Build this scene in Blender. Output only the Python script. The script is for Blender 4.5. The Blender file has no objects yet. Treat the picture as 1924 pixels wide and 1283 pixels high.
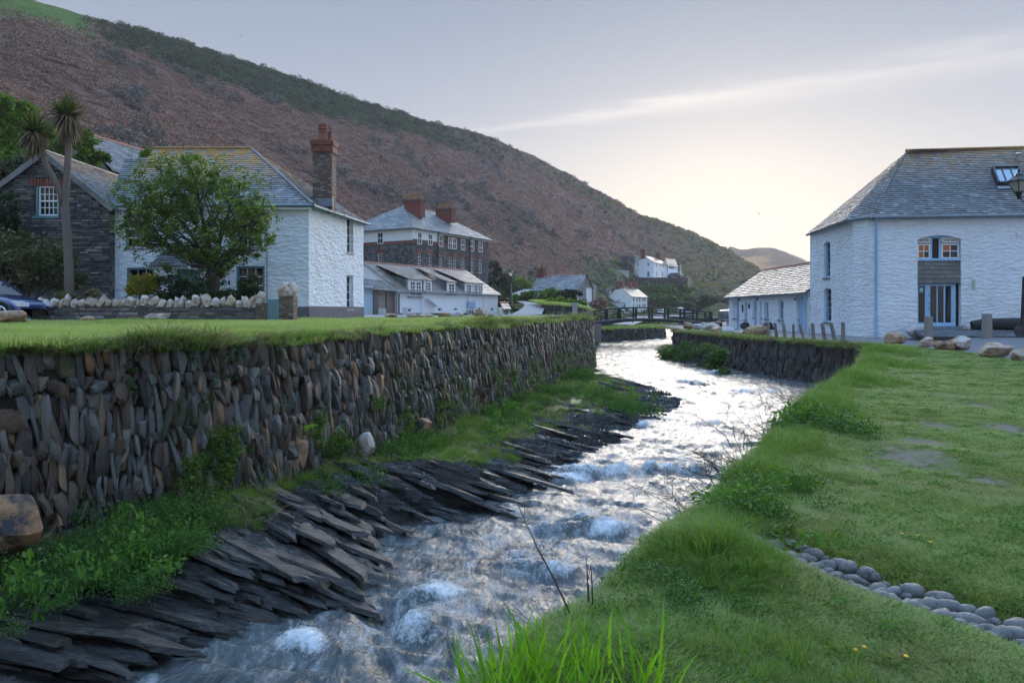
import bpy, bmesh, math, random
import numpy as np
from mathutils import Vector, Matrix
random.seed(7); rng = np.random.default_rng(7)
scene = bpy.context.scene
COL = scene.collection
F, CX, HY, CAMZ = 1390.0, 962.0, 583.0, 1.6      # focal length in photo pixels, principal column, horizon row, eye height
# ------------------------------------------------------------------ camera
cam = bpy.data.objects.new('camera', bpy.data.cameras.new('camera')); COL.objects.link(cam)
cam.data.sensor_width = 36; cam.data.lens = F / 1924 * 36
cam.data.shift_y = -(641.5 - HY) / 1924
cam.data.clip_start = 0.05; cam.data.clip_end = 5000
cam.location = (0, 0, CAMZ); cam.rotation_euler = (math.radians(90), 0, 0)
scene.camera = cam
# ------------------------------------------------------------------ sky and sun
SUN_AZ, SUN_EL = math.radians(16.0), math.radians(4.0)   # azimuth right of the view axis (+Y)
world = bpy.data.worlds.new('World'); scene.world = world; world.use_nodes = True
wt = world.node_tree; wt.nodes.clear()
def wn(t, **k):
    n = wt.nodes.new(t)
    for a, b in k.items(): setattr(n, a, b)
    return n
def wmath(op, a, b=None, c=None, clamp=False):
    n = wn('ShaderNodeMath', operation=op); n.use_clamp = clamp
    for i, x in enumerate((a, b, c)):
        if x is None: continue
        if isinstance(x, (int, float)): n.inputs[i].default_value = x
        else: wt.links.new(x, n.inputs[i])
    return n.outputs[0]
def wvm(op, a, b):
    n = wn('ShaderNodeVectorMath', operation=op)
    for i, x in enumerate((a, b)):
        if isinstance(x, (tuple, list)): n.inputs[i].default_value = x
        else: wt.links.new(x, n.inputs[i])
    return n
wout = wn('ShaderNodeOutputWorld'); wbg = wn('ShaderNodeBackground')
sky = wn('ShaderNodeTexSky', sky_type='NISHITA'); sky.sun_disc = False
sky.sun_elevation = math.radians(9.0); sky.sun_rotation = SUN_AZ
sky.altitude = 0; sky.air_density = 1.0; sky.dust_density = 2.0; sky.ozone_density = 2.5
tc = wn('ShaderNodeTexCoord'); D = tc.outputs['Generated']
def pdir(px, py):
    v = Vector(((px - CX) / F, 1.0, -(py - HY) / F)); v.normalize(); return v
# thin high veil that softens the clear sky everywhere, and one long band of cirrus
d0, d1 = pdir(900, 248), pdir(1924, 98)
bn = d0.cross(d1).normalized(); bt = (d1 - d0).normalized()
across = wvm('DOT_PRODUCT', D, tuple(bn)).outputs['Value']
along = wvm('DOT_PRODUCT', D, tuple(bt)).outputs['Value']
mp = wn('ShaderNodeMapping'); wt.links.new(D, mp.inputs[0])
mp.inputs['Rotation'].default_value = (0, math.radians(-9), 0); mp.inputs['Scale'].default_value = (3, 3, 30)
nz = wn('ShaderNodeTexNoise'); nz.inputs['Scale'].default_value = 1.6; nz.inputs['Detail'].default_value = 7; nz.inputs['Roughness'].default_value = .62
wt.links.new(mp.outputs[0], nz.inputs['Vector'])
wob = wmath('MULTIPLY_ADD', nz.outputs['Fac'], .035, -.0175)
acr = wmath('ADD', across, wob)
width = wmath('MULTIPLY_ADD', along, .03, .014)
q = wmath('DIVIDE', acr, width)
band = wmath('POWER', 2.718, wmath('MULTIPLY', wmath('MULTIPLY', q, q), -1.0))
band = wmath('MULTIPLY', band, wmath('MULTIPLY_ADD', nz.outputs['Fac'], 1.5, -.2), clamp=True)
fade = wn('ShaderNodeMapRange'); fade.inputs['From Min'].default_value = d0.dot(bt) - .12; fade.inputs['From Max'].default_value = d0.dot(bt) + .15
wt.links.new(along, fade.inputs['Value'])
fade2 = wn('ShaderNodeMapRange'); fade2.inputs['From Min'].default_value = d1.dot(bt) + .25; fade2.inputs['From Max'].default_value = d1.dot(bt) - .35
wt.links.new(along, fade2.inputs['Value'])
band = wmath('MULTIPLY', wmath('MULTIPLY', band, fade.outputs[0]), wmath('MULTIPLY_ADD', fade2.outputs[0], .8, .2))
# the dusk gradient: cool dome, warm low glow where the sun has gone behind the hill
sep = wn('ShaderNodeSeparateXYZ'); wt.links.new(D, sep.inputs[0])
elev = wmath('MAXIMUM', sep.outputs['Z'], 0.0)
sd = Vector((math.sin(SUN_AZ) * math.cos(SUN_EL), math.cos(SUN_AZ) * math.cos(SUN_EL), math.sin(SUN_EL)))
sund = wvm('DOT_PRODUCT', D, tuple(sd)).outputs['Value']
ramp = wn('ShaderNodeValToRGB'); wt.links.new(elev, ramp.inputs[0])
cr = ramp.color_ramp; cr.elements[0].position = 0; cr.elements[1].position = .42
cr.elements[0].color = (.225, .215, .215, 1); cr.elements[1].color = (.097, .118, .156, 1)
e = cr.elements.new(1.0); e.color = (.33, .55, .90, 1)  # overhead stop raised well above the low sky to light walls and lawns
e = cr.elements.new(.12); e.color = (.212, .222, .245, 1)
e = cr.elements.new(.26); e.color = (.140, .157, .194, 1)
gaz = wvm('DOT_PRODUCT', D, (math.cos(SUN_AZ), -math.sin(SUN_AZ), 0)).outputs['Value']
gfw = wvm('DOT_PRODUCT', D, (math.sin(SUN_AZ), math.cos(SUN_AZ), 0)).outputs['Value']
ga, ge = wmath('DIVIDE', gaz, .42), wmath('DIVIDE', elev, .22)
glow = wmath('POWER', 2.718, wmath('MULTIPLY', wmath('ADD', wmath('MULTIPLY', ga, ga), wmath('MULTIPLY', ge, ge)), -1.0))
fwd = wn('ShaderNodeMapRange'); fwd.interpolation_type = 'SMOOTHSTEP'; fwd.inputs['From Min'].default_value = 0; fwd.inputs['From Max'].default_value = .5
wt.links.new(gfw, fwd.inputs['Value']); glow = wmath('MULTIPLY', glow, fwd.outputs[0])
def wmix(fac, a, b, mode='MIX'):
    n = wn('ShaderNodeMix', data_type='RGBA', blend_type=mode)
    for i, x in ((0, fac), (6, a), (7, b)):
        if isinstance(x, (int, float, tuple)): n.inputs[i].default_value = x
        else: wt.links.new(x, n.inputs[i])
    return n.outputs[2]
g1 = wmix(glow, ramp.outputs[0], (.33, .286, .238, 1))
g2 = wmix(wmath('MULTIPLY', band, .72), g1, (.36, .33, .305, 1))
SKYMIX = .9
skc = wmix(1.0, sky.outputs[0], (.02, .02, .02, 1), 'MULTIPLY')
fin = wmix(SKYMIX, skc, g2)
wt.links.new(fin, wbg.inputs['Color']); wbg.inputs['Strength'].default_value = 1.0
wt.links.new(wbg.outputs[0], wout.inputs[0])
sun = bpy.data.objects.new('sun', bpy.data.lights.new('sun', 'SUN')); COL.objects.link(sun)
sun.data.energy = 1.0; sun.data.angle = math.radians(44); sun.data.color = (1, .92, .83)
LAMP_EL, LAMP_AZ = math.radians(12), math.radians(22)
sv = Vector((math.sin(LAMP_AZ) * math.cos(LAMP_EL), math.cos(LAMP_AZ) * math.cos(LAMP_EL), math.sin(LAMP_EL)))
sun.rotation_euler = (-sv).to_track_quat('-Z', 'Y').to_euler()
vs = scene.view_settings
vs.view_transform = 'Standard'; vs.look = 'None'; vs.gamma = 1.0; vs.use_curve_mapping = False
vs.exposure = 1.78
scene.cycles.max_bounces = 5; scene.cycles.diffuse_bounces = 3; scene.cycles.glossy_bounces = 2; scene.cycles.use_adaptive_sampling = True; scene.cycles.adaptive_threshold = .03
scene.cycles.transmission_bounces = 4; scene.cycles.transparent_max_bounces = 6
scene.cycles.use_denoising = True; scene.cycles.sample_clamp_indirect = 4.0
# ------------------------------------------------------------------ numeric helpers
def P(px, py, Y): return np.array(((px - CX) * Y / F, Y, CAMZ - (py - HY) * Y / F))
def _h(ix, iy, iz, s):
    with np.errstate(over='ignore'):
        n = (ix.astype(np.int64) * 374761393 + iy.astype(np.int64) * 668265263 + iz.astype(np.int64) * 2147483647 + s * 974634777)
        n = n.astype(np.uint64) & np.uint64(0xffffffff)
        n = (n ^ (n >> np.uint64(13))) * np.uint64(1274126177) & np.uint64(0xffffffff)
        n = n ^ (n >> np.uint64(16)); n = n * np.uint64(2246822519) & np.uint64(0xffffffff); n = n ^ (n >> np.uint64(15))
    return n.astype(np.float64) / 4294967295.0
def vn(p, s=0):
    p = np.asarray(p, float); i = np.floor(p); f = p - i; f = f * f * (3 - 2 * f); i = i.astype(np.int64)
    r = 0
    for a in (0, 1):
        for b in (0, 1):
            for c in (0, 1):
                w = (f[..., 0] if a else 1 - f[..., 0]) * (f[..., 1] if b else 1 - f[..., 1]) * (f[..., 2] if c else 1 - f[..., 2])
                r = r + w * _h(i[..., 0] + a, i[..., 1] + b, i[..., 2] + c, s)
    return r * 2 - 1
def fbm(p, o=4, s=0, g=.5, l=2.03):
    p = np.asarray(p, float); a = 1; t = 0; r = 0
    for k in range(o):
        r = r + a * vn(p, s + k * 17); t += a; a *= g; p = p * l
    return r / t
def xyz(x, y, z=0): 
    x, y, z = np.broadcast_arrays(np.asarray(x, float), np.asarray(y, float), np.asarray(z, float)); return np.stack((x, y, z), -1)
def sstep(a, b, x): 
    t = np.clip((np.asarray(x, float) - a) / (b - a), 0, 1); return t * t * (3 - 2 * t)
# ------------------------------------------------------------------ scene helpers
ORG = {}
def tag(o, label=None, cat=None, group=None, kind=None):
    if label: o['label'] = label
    if cat: o['category'] = cat
    if group: o['group'] = group
    if kind: o['kind'] = kind
    return o
def org(o): return ORG.get(o.name, np.zeros(3)) if o is not None else np.zeros(3)
def thing(name, label, cat, loc, group=None):
    o = bpy.data.objects.new(name, None); COL.objects.link(o); o.location = loc; o.empty_display_size = .2
    ORG[o.name] = np.array(loc, float); return tag(o, label, cat, group)
class M:
    """collects faces in world coordinates; build() links them as one mesh object"""
    def __init__(s): s.v = []; s.f = []; s.r = []; s.n = 0
    def add(s, v, f, r=None):
        s.v.append(np.asarray(v, float)); s.f += [tuple(i + s.n for i in q) for q in f]
        s.r += [random.random() if r is None else r] * len(f); s.n += len(v)
    def quad(s, *p, r=None): s.add(p, [tuple(range(len(p)))], r)
    def box(s, c, ax, ay, az, r=None, taper=1.0):
        c, ax, ay, az = (np.asarray(k, float) for k in (c, ax, ay, az))
        v = [c + a * ax * (taper if d > 0 else 1) + b * ay * (taper if d > 0 else 1) + d * az for d in (-1, 1) for b in (-1, 1) for a in (-1, 1)]
        s.add(v, [(0, 2, 3, 1), (4, 5, 7, 6), (0, 1, 5, 4), (2, 6, 7, 3), (0, 4, 6, 2), (1, 3, 7, 5)], r)
    def abox(s, x0, x1, y0, y1, z0, z1, r=None):
        s.box(((x0 + x1) / 2, (y0 + y1) / 2, (z0 + z1) / 2), ((x1 - x0) / 2, 0, 0), (0, (y1 - y0) / 2, 0), (0, 0, (z1 - z0) / 2), r)
    def bar(s, a, b, w, h, up=(0, 0, 1), r=None):
        a, b = np.asarray(a, float), np.asarray(b, float); d = b - a; L = np.linalg.norm(d); d = d / L
        sd_ = np.cross(d, up); 
        if np.linalg.norm(sd_) < 1e-4: sd_ = np.cross(d, (0, 1, 0))
        sd_ /= np.linalg.norm(sd_); u = np.cross(sd_, d)
        s.box((a + b) / 2, d * L / 2, sd_ * w / 2, u * h / 2, r)
    def tube(s, pts, rad, n=8, cap=True, r=None):
        pts = [np.asarray(p, float) for p in pts]; k = len(pts)
        if np.isscalar(rad): rad = [rad] * k
        vs_ = []; up = np.array((.3, .2, .93))
        for i in range(k):
            d = pts[min(i + 1, k - 1)] - pts[max(i - 1, 0)]; d = d / (np.linalg.norm(d) + 1e-9)
            a = np.cross(d, up)
            if np.linalg.norm(a) < .05: a = np.cross(d, (1, 0, 0))
            a /= np.linalg.norm(a); b = np.cross(d, a)
            for j in range(n):
                t = 2 * math.pi * j / n; vs_.append(pts[i] + rad[i] * (math.cos(t) * a + math.sin(t) * b))
        fs = [(i * n + j, i * n + (j + 1) % n, (i + 1) * n + (j + 1) % n, (i + 1) * n + j) for i in range(k - 1) for j in range(n)]
        if cap: fs += [tuple(range(n - 1, -1, -1)), tuple((k - 1) * n + j for j in range(n))]
        s.add(vs_, fs, r)
    def lathe(s, c, prof, n=12, r=None):
        c = np.asarray(c, float)
        v = [c + (p[0] * math.cos(2 * math.pi * j / n), p[0] * math.sin(2 * math.pi * j / n), p[1]) for p in prof for j in range(n)]
        f = [(i * n + j, i * n + (j + 1) % n, (i + 1) * n + (j + 1) % n, (i + 1) * n + j) for i in range(len(prof) - 1) for j in range(n)]
        f += [tuple(range(n - 1, -1, -1)), tuple((len(prof) - 1) * n + j for j in range(n))]
        s.add(v, f, r)
    def mesh(s, name, mat, o=None, smooth=False, sharp=None):
        me = bpy.data.meshes.new(name)
        v = np.concatenate(s.v) if s.v else np.zeros((0, 3))
        if o is not None: v = v - o
        me.from_pydata(v.tolist(), [], s.f); 
        at = me.attributes.new('rnd', 'FLOAT', 'FACE'); at.data.foreach_set('value', np.array(s.r, np.float32))
        if mat: me.materials.append(mat)
        if smooth:
            me.polygons.foreach_set('use_smooth', [True] * len(me.polygons))
            if sharp: me.set_sharp_from_angle(angle=math.radians(sharp))
        me.update(); return me
    def build(s, name, mat, parent=None, smooth=False, sharp=None, kind=None, loc=None):
        og = org(parent) if parent is not None else (np.zeros(3) if loc is None else np.asarray(loc, float))
        o = bpy.data.objects.new(name, s.mesh(name, mat, og, smooth, sharp)); COL.objects.link(o)
        if parent is not None: o.parent = parent
        else: o.location = og
        ORG[o.name] = og
        if kind: o['kind'] = kind
        return o
def grid_mesh(name, V, mat, attrs=None, smooth=True, parent=None, kind=None, flip=False):
    """V: (rows, cols, 3) world points; attrs: name -> (rows, cols) float or (rows, cols, 3) colour"""
    nr, nc = V.shape[:2]; og = org(parent) if parent is not None else np.zeros(3)
    i = np.arange(nr * nc).reshape(nr, nc)
    q = np.stack((i[:-1, :-1], i[:-1, 1:], i[1:, 1:], i[1:, :-1]), -1).reshape(-1, 4)
    if flip: q = q[:, ::-1]
    me = bpy.data.meshes.new(name); me.vertices.add(nr * nc); me.vertices.foreach_set('co', (V.reshape(-1, 3) - og).astype(np.float32).ravel())
    me.loops.add(q.size); me.loops.foreach_set('vertex_index', q.astype(np.int32).ravel())
    me.polygons.add(len(q)); me.polygons.foreach_set('loop_start', np.arange(0, q.size, 4, dtype=np.int32))
    me.polygons.foreach_set('use_smooth', np.full(len(q), smooth))
    for k, a in (attrs or {}).items():
        if a.ndim == 3:
            at = me.attributes.new(k, 'FLOAT_COLOR', 'POINT'); at.data.foreach_set('color', np.concatenate((a.reshape(-1, 3), np.ones((nr * nc, 1))), 1).astype(np.float32).ravel())
        else:
            at = me.attributes.new(k, 'FLOAT', 'POINT'); at.data.foreach_set('value', a.astype(np.float32).ravel())
    me.materials.append(mat); me.update(calc_edges=True); me.validate()
    o = bpy.data.objects.new(name, me); COL.objects.link(o)
    if parent is not None: o.parent = parent
    ORG[o.name] = og
    if kind: o['kind'] = kind
    return o
def inst(name, me, parent, loc, basis):
    """one object of shared mesh data; basis = 3x3 columns, loc in world"""
    o = bpy.data.objects.new(name, me); COL.objects.link(o)
    l = np.asarray(loc, float)
    if parent is not None: o.parent = parent; l = l - org(parent)
    m = Matrix.Identity(4)
    for c in range(3):
        for r_ in range(3): m[r_][c] = float(basis[r_][c])
        m[c][3] = float(l[c])
    o.matrix_local = m; return o
def scatter(name, pts, rotz, scl, protos, tilt=None, kind='stuff', label=None, cat=None, parent=None, pid=None):
    """geometry-node instances of small leaf or blade meshes on points: for grass and ground cover only"""
    n = len(pts); me = bpy.data.meshes.new(name); me.vertices.add(n)
    og = org(parent) if parent is not None else np.zeros(3)
    me.vertices.foreach_set('co', (np.asarray(pts, float) - og).astype(np.float32).ravel())
    rot = np.zeros((n, 3)); rot[:, 2] = rotz
    if tilt is not None: rot[:, :2] = tilt
    at = me.attributes.new('rot', 'FLOAT_VECTOR', 'POINT'); at.data.foreach_set('vector', rot.astype(np.float32).ravel())
    scl = np.asarray(scl, float)
    if scl.ndim == 1: scl = np.repeat(scl[:, None], 3, 1)
    at = me.attributes.new('scl', 'FLOAT_VECTOR', 'POINT'); at.data.foreach_set('vector', scl.astype(np.float32).ravel())
    at = me.attributes.new('pid', 'INT', 'POINT'); at.data.foreach_set('value', (rng.integers(0, len(protos), n) if pid is None else pid).astype(np.int32))
    ng = bpy.data.node_groups.new(name + '_nodes', 'GeometryNodeTree')
    ng.interface.new_socket('Geometry', in_out='INPUT', socket_type='NodeSocketGeometry')
    ng.interface.new_socket('Geometry', in_out='OUTPUT', socket_type='NodeSocketGeometry')
    gi = ng.nodes.new('NodeGroupInput'); go = ng.nodes.new('NodeGroupOutput'); ip = ng.nodes.new('GeometryNodeInstanceOnPoints')
    jn = ng.nodes.new('GeometryNodeJoinGeometry')
    for pm in reversed(protos):
        po = bpy.data.objects.new(name + '_source', pm)
        oi = ng.nodes.new('GeometryNodeObjectInfo'); oi.inputs['Object'].default_value = po; oi.inputs['As Instance'].default_value = True
        ng.links.new(oi.outputs['Geometry'], jn.inputs[0])
    def attr(nm, t):
        a = ng.nodes.new('GeometryNodeInputNamedAttribute'); a.data_type = t; a.inputs['Name'].default_value = nm; return a.outputs[0]
    ip.inputs['Pick Instance'].default_value = True
    ng.links.new(gi.outputs[0], ip.inputs['Points']); ng.links.new(jn.outputs[0], ip.inputs['Instance'])
    ng.links.new(attr('pid', 'INT'), ip.inputs['Instance Index'])
    e2 = ng.nodes.new('FunctionNodeEulerToRotation'); ng.links.new(attr('rot', 'FLOAT_VECTOR'), e2.inputs[0]); ng.links.new(e2.outputs[0], ip.inputs['Rotation'])
    ng.links.new(attr('scl', 'FLOAT_VECTOR'), ip.inputs['Scale']); ng.links.new(ip.outputs[0], go.inputs[0])
    o = bpy.data.objects.new(name, me); COL.objects.link(o)
    if parent is not None: o.parent = parent
    md = o.modifiers.new('scatter', 'NODES'); md.node_group = ng
    ORG[o.name] = og
    tag(o, label, cat, kind=kind); return o
def copy_tree(o, loc, label=None):
    c = o.copy(); COL.objects.link(c); c.location = loc
    if label: c['label'] = label
    for ch in [x for x in o.children]:
        d = ch.copy(); COL.objects.link(d); d.parent = c
        for g in [x for x in ch.children]:
            k = g.copy(); COL.objects.link(k); k.parent = d
    return c
# ------------------------------------------------------------------ materials
class NT:
    def __init__(s, name):
        s.m = bpy.data.materials.new(name); s.m.use_nodes = True; s.t = s.m.node_tree; s.t.nodes.clear()
        s.out = s.t.nodes.new('ShaderNodeOutputMaterial'); s.b = s.t.nodes.new('ShaderNodeBsdfPrincipled')
        s.t.links.new(s.b.outputs[0], s.out.inputs[0])
    def n(s, t, **k):
        x = s.t.nodes.new(t)
        for a, b in k.items(): setattr(x, a, b)
        return x
    def l(s, a, b): s.t.links.new(a, b)
    def set(s, node, **k):
        for a, b in k.items():
            sock = node.inputs[a.replace('_', ' ')]
            if hasattr(b, 'links') or isinstance(b, bpy.types.NodeSocket): s.l(b, sock)
            else: sock.default_value = b
    def math(s, op, a, b=None, c=None, clamp=False):
        x = s.n('ShaderNodeMath', operation=op); x.use_clamp = clamp
        for i, y in enumerate((a, b, c)):
            if y is None: continue
            if isinstance(y, (int, float)): x.inputs[i].default_value = y
            else: s.l(y, x.inputs[i])
        return x.outputs[0]
    def mix(s, fac, a, b, mode='MIX'):
        x = s.n('ShaderNodeMix', data_type='RGBA', blend_type=mode)
        for i, y in ((0, fac), (6, a), (7, b)):
            if isinstance(y, (int, float)): x.inputs[i].default_value = y
            elif isinstance(y, tuple): x.inputs[i].default_value = y if len(y) == 4 else y + (1,)
            else: s.l(y, x.inputs[i])
        return x.outputs[2]
    def coord(s, kind='Object', scale=(1, 1, 1), rot=(0, 0, 0)):
        if kind == 'World': c = s.n('ShaderNodeNewGeometry').outputs['Position']
        else: c = s.n('ShaderNodeTexCoord').outputs[kind]
        if scale == (1, 1, 1) and rot == (0, 0, 0): return c
        mp_ = s.n('ShaderNodeMapping'); s.l(c, mp_.inputs[0]); mp_.inputs['Scale'].default_value = scale; mp_.inputs['Rotation'].default_value = rot
        return mp_.outputs[0]
    def noise(s, c, scale, detail=5, rough=.55, dist=0.0, out='Fac'):
        x = s.n('ShaderNodeTexNoise'); s.l(c, x.inputs['Vector']); x.inputs['Scale'].default_value = scale
        x.inputs['Detail'].default_value = detail; x.inputs['Roughness'].default_value = rough; x.inputs['Distortion'].default_value = dist
        return x.outputs[out]
    def voro(s, c, scale, feature='F1', out='Distance', rand=1.0):
        x = s.n('ShaderNodeTexVoronoi', feature=feature); s.l(c, x.inputs['Vector']); x.inputs['Scale'].default_value = scale; x.inputs['Randomness'].default_value = rand
        return x.outputs[out]
    def ramp(s, fac, stops, interp='LINEAR'):
        x = s.n('ShaderNodeValToRGB'); s.l(fac, x.inputs[0]); r = x.color_ramp; r.interpolation = interp
        while len(r.elements) > 2: r.elements.remove(r.elements[0])
        for i, (p, c) in enumerate(stops):
            e_ = r.elements[i] if i < 2 else r.elements.new(p)
            e_.position = p; e_.color = (c if isinstance(c, tuple) else (c, c, c)) + (1,)
        return x.outputs[0]
    def attr(s, nm, out='Fac'): x = s.n('ShaderNodeAttribute', attribute_name=nm); return x.outputs[out]
    def rnd(s):   # per piece random: face attribute plus per-object random
        return s.math('FRACT', s.math('ADD', s.attr('rnd'), s.n('ShaderNodeObjectInfo').outputs['Random']))
    def bump(s, h, strength=.5, dist=.02, prev=None):
        x = s.n('ShaderNodeBump'); s.l(h, x.inputs['Height']); x.inputs['Strength'].default_value = strength; x.inputs['Distance'].default_value = dist
        if prev is not None: s.l(prev, x.inputs['Normal'])
        return x.outputs[0]
def plain(name, col, rough=.6, metal=0.0, var=.12, bump=0.0, scale=8.0, spec=.4):
    k = NT(name); c = k.coord('Object'); nzz = k.noise(c, scale, 5)
    a = tuple(x * (1 - var) for x in col); b = tuple(min(1, x * (1 + var)) for x in col)
    k.set(k.b, Base_Color=k.ramp(nzz, [(.3, a), (.7, b)]), Metallic=metal, Specular_IOR_Level=spec)
    k.l(k.ramp(k.noise(c, scale * .4, 3), [(.3, max(.02, rough - .1)), (.7, min(1, rough + .1))]), k.b.inputs['Roughness'])
    if bump: k.set(k.b, Normal=k.bump(nzz, bump, .02))
    return k.m
def whitewash(name, col=(.78, .84, .90), stone=2.2, strength=.75, grime=.35):
    k = NT(name); c = k.coord('World'); cs = k.coord('World', (1, 1, 2.4))
    wv = k.noise(cs, stone * 1.1, 4, .6); v = k.voro(cs, stone * 1.7, 'SMOOTH_F1')
    fine = k.noise(cs, stone * 7, 6, .65)
    h = k.math('ADD', k.math('MULTIPLY', v, -1.0), k.math('ADD', k.math('MULTIPLY', wv, .9), k.math('MULTIPLY', fine, .35)))
    k.set(k.b, Normal=k.bump(h, strength, .07), Roughness=.75, Specular_IOR_Level=.25)
    st = k.noise(k.coord('World', (1.2, 1.2, .35)), .9, 6, .65)
    base = k.ramp(fine, [(.25, tuple(x * .93 for x in col)), (.75, col)])
    d = k.mix(k.math('MULTIPLY', k.ramp(st, [(.50, 0.0), (.78, 1.0)]), grime), base, (.52, .50, .46))
    lich = k.math('MULTIPLY', k.ramp(k.noise(c, 4.5, 6, .7), [(.66, 0.0), (.72, 1.0)]), .22)
    k.set(k.b, Base_Color=k.mix(lich, d, (.42, .38, .30))); return k.m
def slate(name, stops, lichen=0.0, lz=None, rough=.5, lcol=(.42, .22, .035)):
    k = NT(name); r = k.rnd(); c = k.coord('World')
    col = k.ramp(r, stops); g = k.noise(c, 14, 6, .65); big = k.noise(c, .7, 4, .6)
    col = k.mix(k.math('MULTIPLY', k.ramp(g, [(.35, 0.0), (.75, 1.0)]), .45), col, (.30, .31, .30))
    col = k.mix(k.math('MULTIPLY', k.ramp(big, [(.42, 0.0), (.62, 1.0)]), .5), col, (.055, .06, .062))
    if lichen:
        f = k.ramp(k.noise(c, 2.2, 7, .72), [(.40, 0.0), (.53, 1.0)])
        if lz:
            sp = k.n('ShaderNodeSeparateXYZ'); k.l(c, sp.inputs[0]); mr = k.n('ShaderNodeMapRange'); k.l(sp.outputs['Z'], mr.inputs[0])
            mr.inputs['From Min'].default_value = lz[0]; mr.inputs['From Max'].default_value = lz[1]; f = k.math('MULTIPLY', f, mr.outputs[0])
        col = k.mix(k.math('MULTIPLY', f, lichen), col, lcol)
    k.set(k.b, Base_Color=col, Normal=k.bump(g, .35, .012), Specular_IOR_Level=.5)
    k.l(k.ramp(g, [(.2, rough - .12), (.8, rough + .15)]), k.b.inputs['Roughness']); return k.m
def stone(name, stops, rough=.6, strata=(1, 1, 1), bump=.5, moss=0.0, spec=.4, sc=9.0, speck=None):
    k = NT(name); r = k.rnd(); c = k.coord('World', strata); cw = k.coord('World')
    col = k.ramp(r, stops); g = k.noise(c, sc, 7, .65); 
    col = k.mix(k.math('MULTIPLY', g, .55), col, k.mix(1.0, col, (.45, .45, .5), 'MULTIPLY'))
    if speck: col = k.mix(k.ramp(k.noise(cw, sc * .8, 6, .7), [(.45, 0.0), (.60, 1.0)]), col, speck)
    if moss: col = k.mix(k.math('MULTIPLY', k.ramp(k.noise(cw, 1.3, 6, .7), [(.55, 0.0), (.66, 1.0)]), moss), col, (.035, .06, .014))
    k.set(k.b, Base_Color=col, Specular_IOR_Level=spec, Normal=k.bump(g, bump, .05))
    k.l(k.ramp(k.noise(c, sc * .5, 3), [(.3, rough - .15), (.7, rough + .12)]), k.b.inputs['Roughness']); return k.m
def leafmat(name, stops, trans=.45, rough=.5, patch=.35, patchcol=(.10, .085, .03), pscale=1.1, rootdark=None):
    k = NT(name); r = k.rnd(); col = k.ramp(r, stops)
    pn = k.noise(k.coord('World'), pscale, 4, .6)
    col = k.mix(k.math('MULTIPLY', k.ramp(pn, [(.48, 0.0), (.68, 1.0)]), patch), col, patchcol)
    k.set(k.b, Base_Color=col, Roughness=rough, Specular_IOR_Level=.15)
    tr = k.n('ShaderNodeBsdfTranslucent'); k.l(k.mix(1.0, col, (1.35, 1.35, .7), 'MULTIPLY'), tr.inputs[0])
    mx = k.n('ShaderNodeMixShader'); mx.inputs[0].default_value = trans
    k.l(k.b.outputs[0], mx.inputs[1]); k.l(tr.outputs[0], mx.inputs[2]); k.l(mx.outputs[0], k.out.inputs[0]); return k.m
MT = {}
MT['white'] = whitewash('whitewash')
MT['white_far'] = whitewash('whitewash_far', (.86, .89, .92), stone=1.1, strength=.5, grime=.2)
MT['slate_left'] = slate('slate_left', [(0, (.10, .10, .108)), (.5, (.17, .172, .178)), (1, (.29, .29, .295))], .95, (6.9, 8.5))
MT['slate_right'] = slate('slate_right', [(0, (.048, .050, .056)), (.5, (.095, .098, .106)), (.9, (.165, .17, .178)), (1, (.26, .265, .27))], .55, (8.8, 11.0))
MT['slate_wing'] = slate('slate_wing', [(0, (.17, .15, .14)), (.5, (.26, .235, .22)), (1, (.36, .33, .31))], .15, rough=.38)
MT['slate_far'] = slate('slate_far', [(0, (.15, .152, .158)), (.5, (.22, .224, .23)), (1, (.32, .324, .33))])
MT['underlay'] = plain('roof_underlay', (.05, .055, .06), .8)
MT['ridge_clay'] = plain('ridge_clay', (.42, .20, .14), .7, var=.3)
MT['ridge_ochre'] = plain('ridge_ochre', (.30, .18, .07), .75, var=.35)
MT['gutter'] = plain('gutter_paint', (.11, .19, .22), .45)
MT['gutter_grey'] = plain('gutter_grey', (.16, .20, .24), .45)
MT['pale_blue'] = plain('pale_blue_paint', (.30, .52, .74), .45, var=.06)
MT['teal'] = plain('teal_paint', (.10, .22, .25), .45)
MT['gate_teal'] = plain('gate_teal', (.13, .27, .29), .5)
MT['white_paint'] = plain('white_paint', (.80, .82, .84), .4, var=.05)
MT['black_iron'] = plain('black_iron', (.012, .014, .017), .4, spec=.5)
MT['brick_red'] = stone('brick_red', [(0, (.17, .05, .032)), (.5, (.25, .08, .052)), (1, (.30, .12, .085))], .75, sc=20)
MT['brick_old'] = stone('brick_old', [(0, (.10, .075, .06)), (.5, (.17, .12, .095)), (.8, (.24, .17, .13)), (1, (.32, .29, .26))], .8, sc=18)
MT['mortar'] = plain('mortar', (.26, .24, .22), .9, bump=.4, scale=20)
MT['slate_rubble'] = stone('slate_rubble', [(0, (.055, .058, .065)), (.4, (.11, .112, .118)), (.75, (.175, .17, .165)), (.93, (.24, .20, .16)), (1, (.34, .33, .32))], .7, (1, 1, 3), sc=14)
MT['wallstone'] = stone('wallstone', [(0, (.05, .045, .042)), (.2, (.12, .094, .075)), (.42, (.18, .13, .092)), (.54, (.11, .116, .110)), (.74, (.165, .174, .164)), (.86, (.23, .228, .21)), (.94, (.26, .185, .11)), (.98, (.36, .21, .10)), (1, (.34, .33, .29))], .5, (2.2, 2.2, .8), bump=1.0, moss=.75, sc=9)
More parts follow.
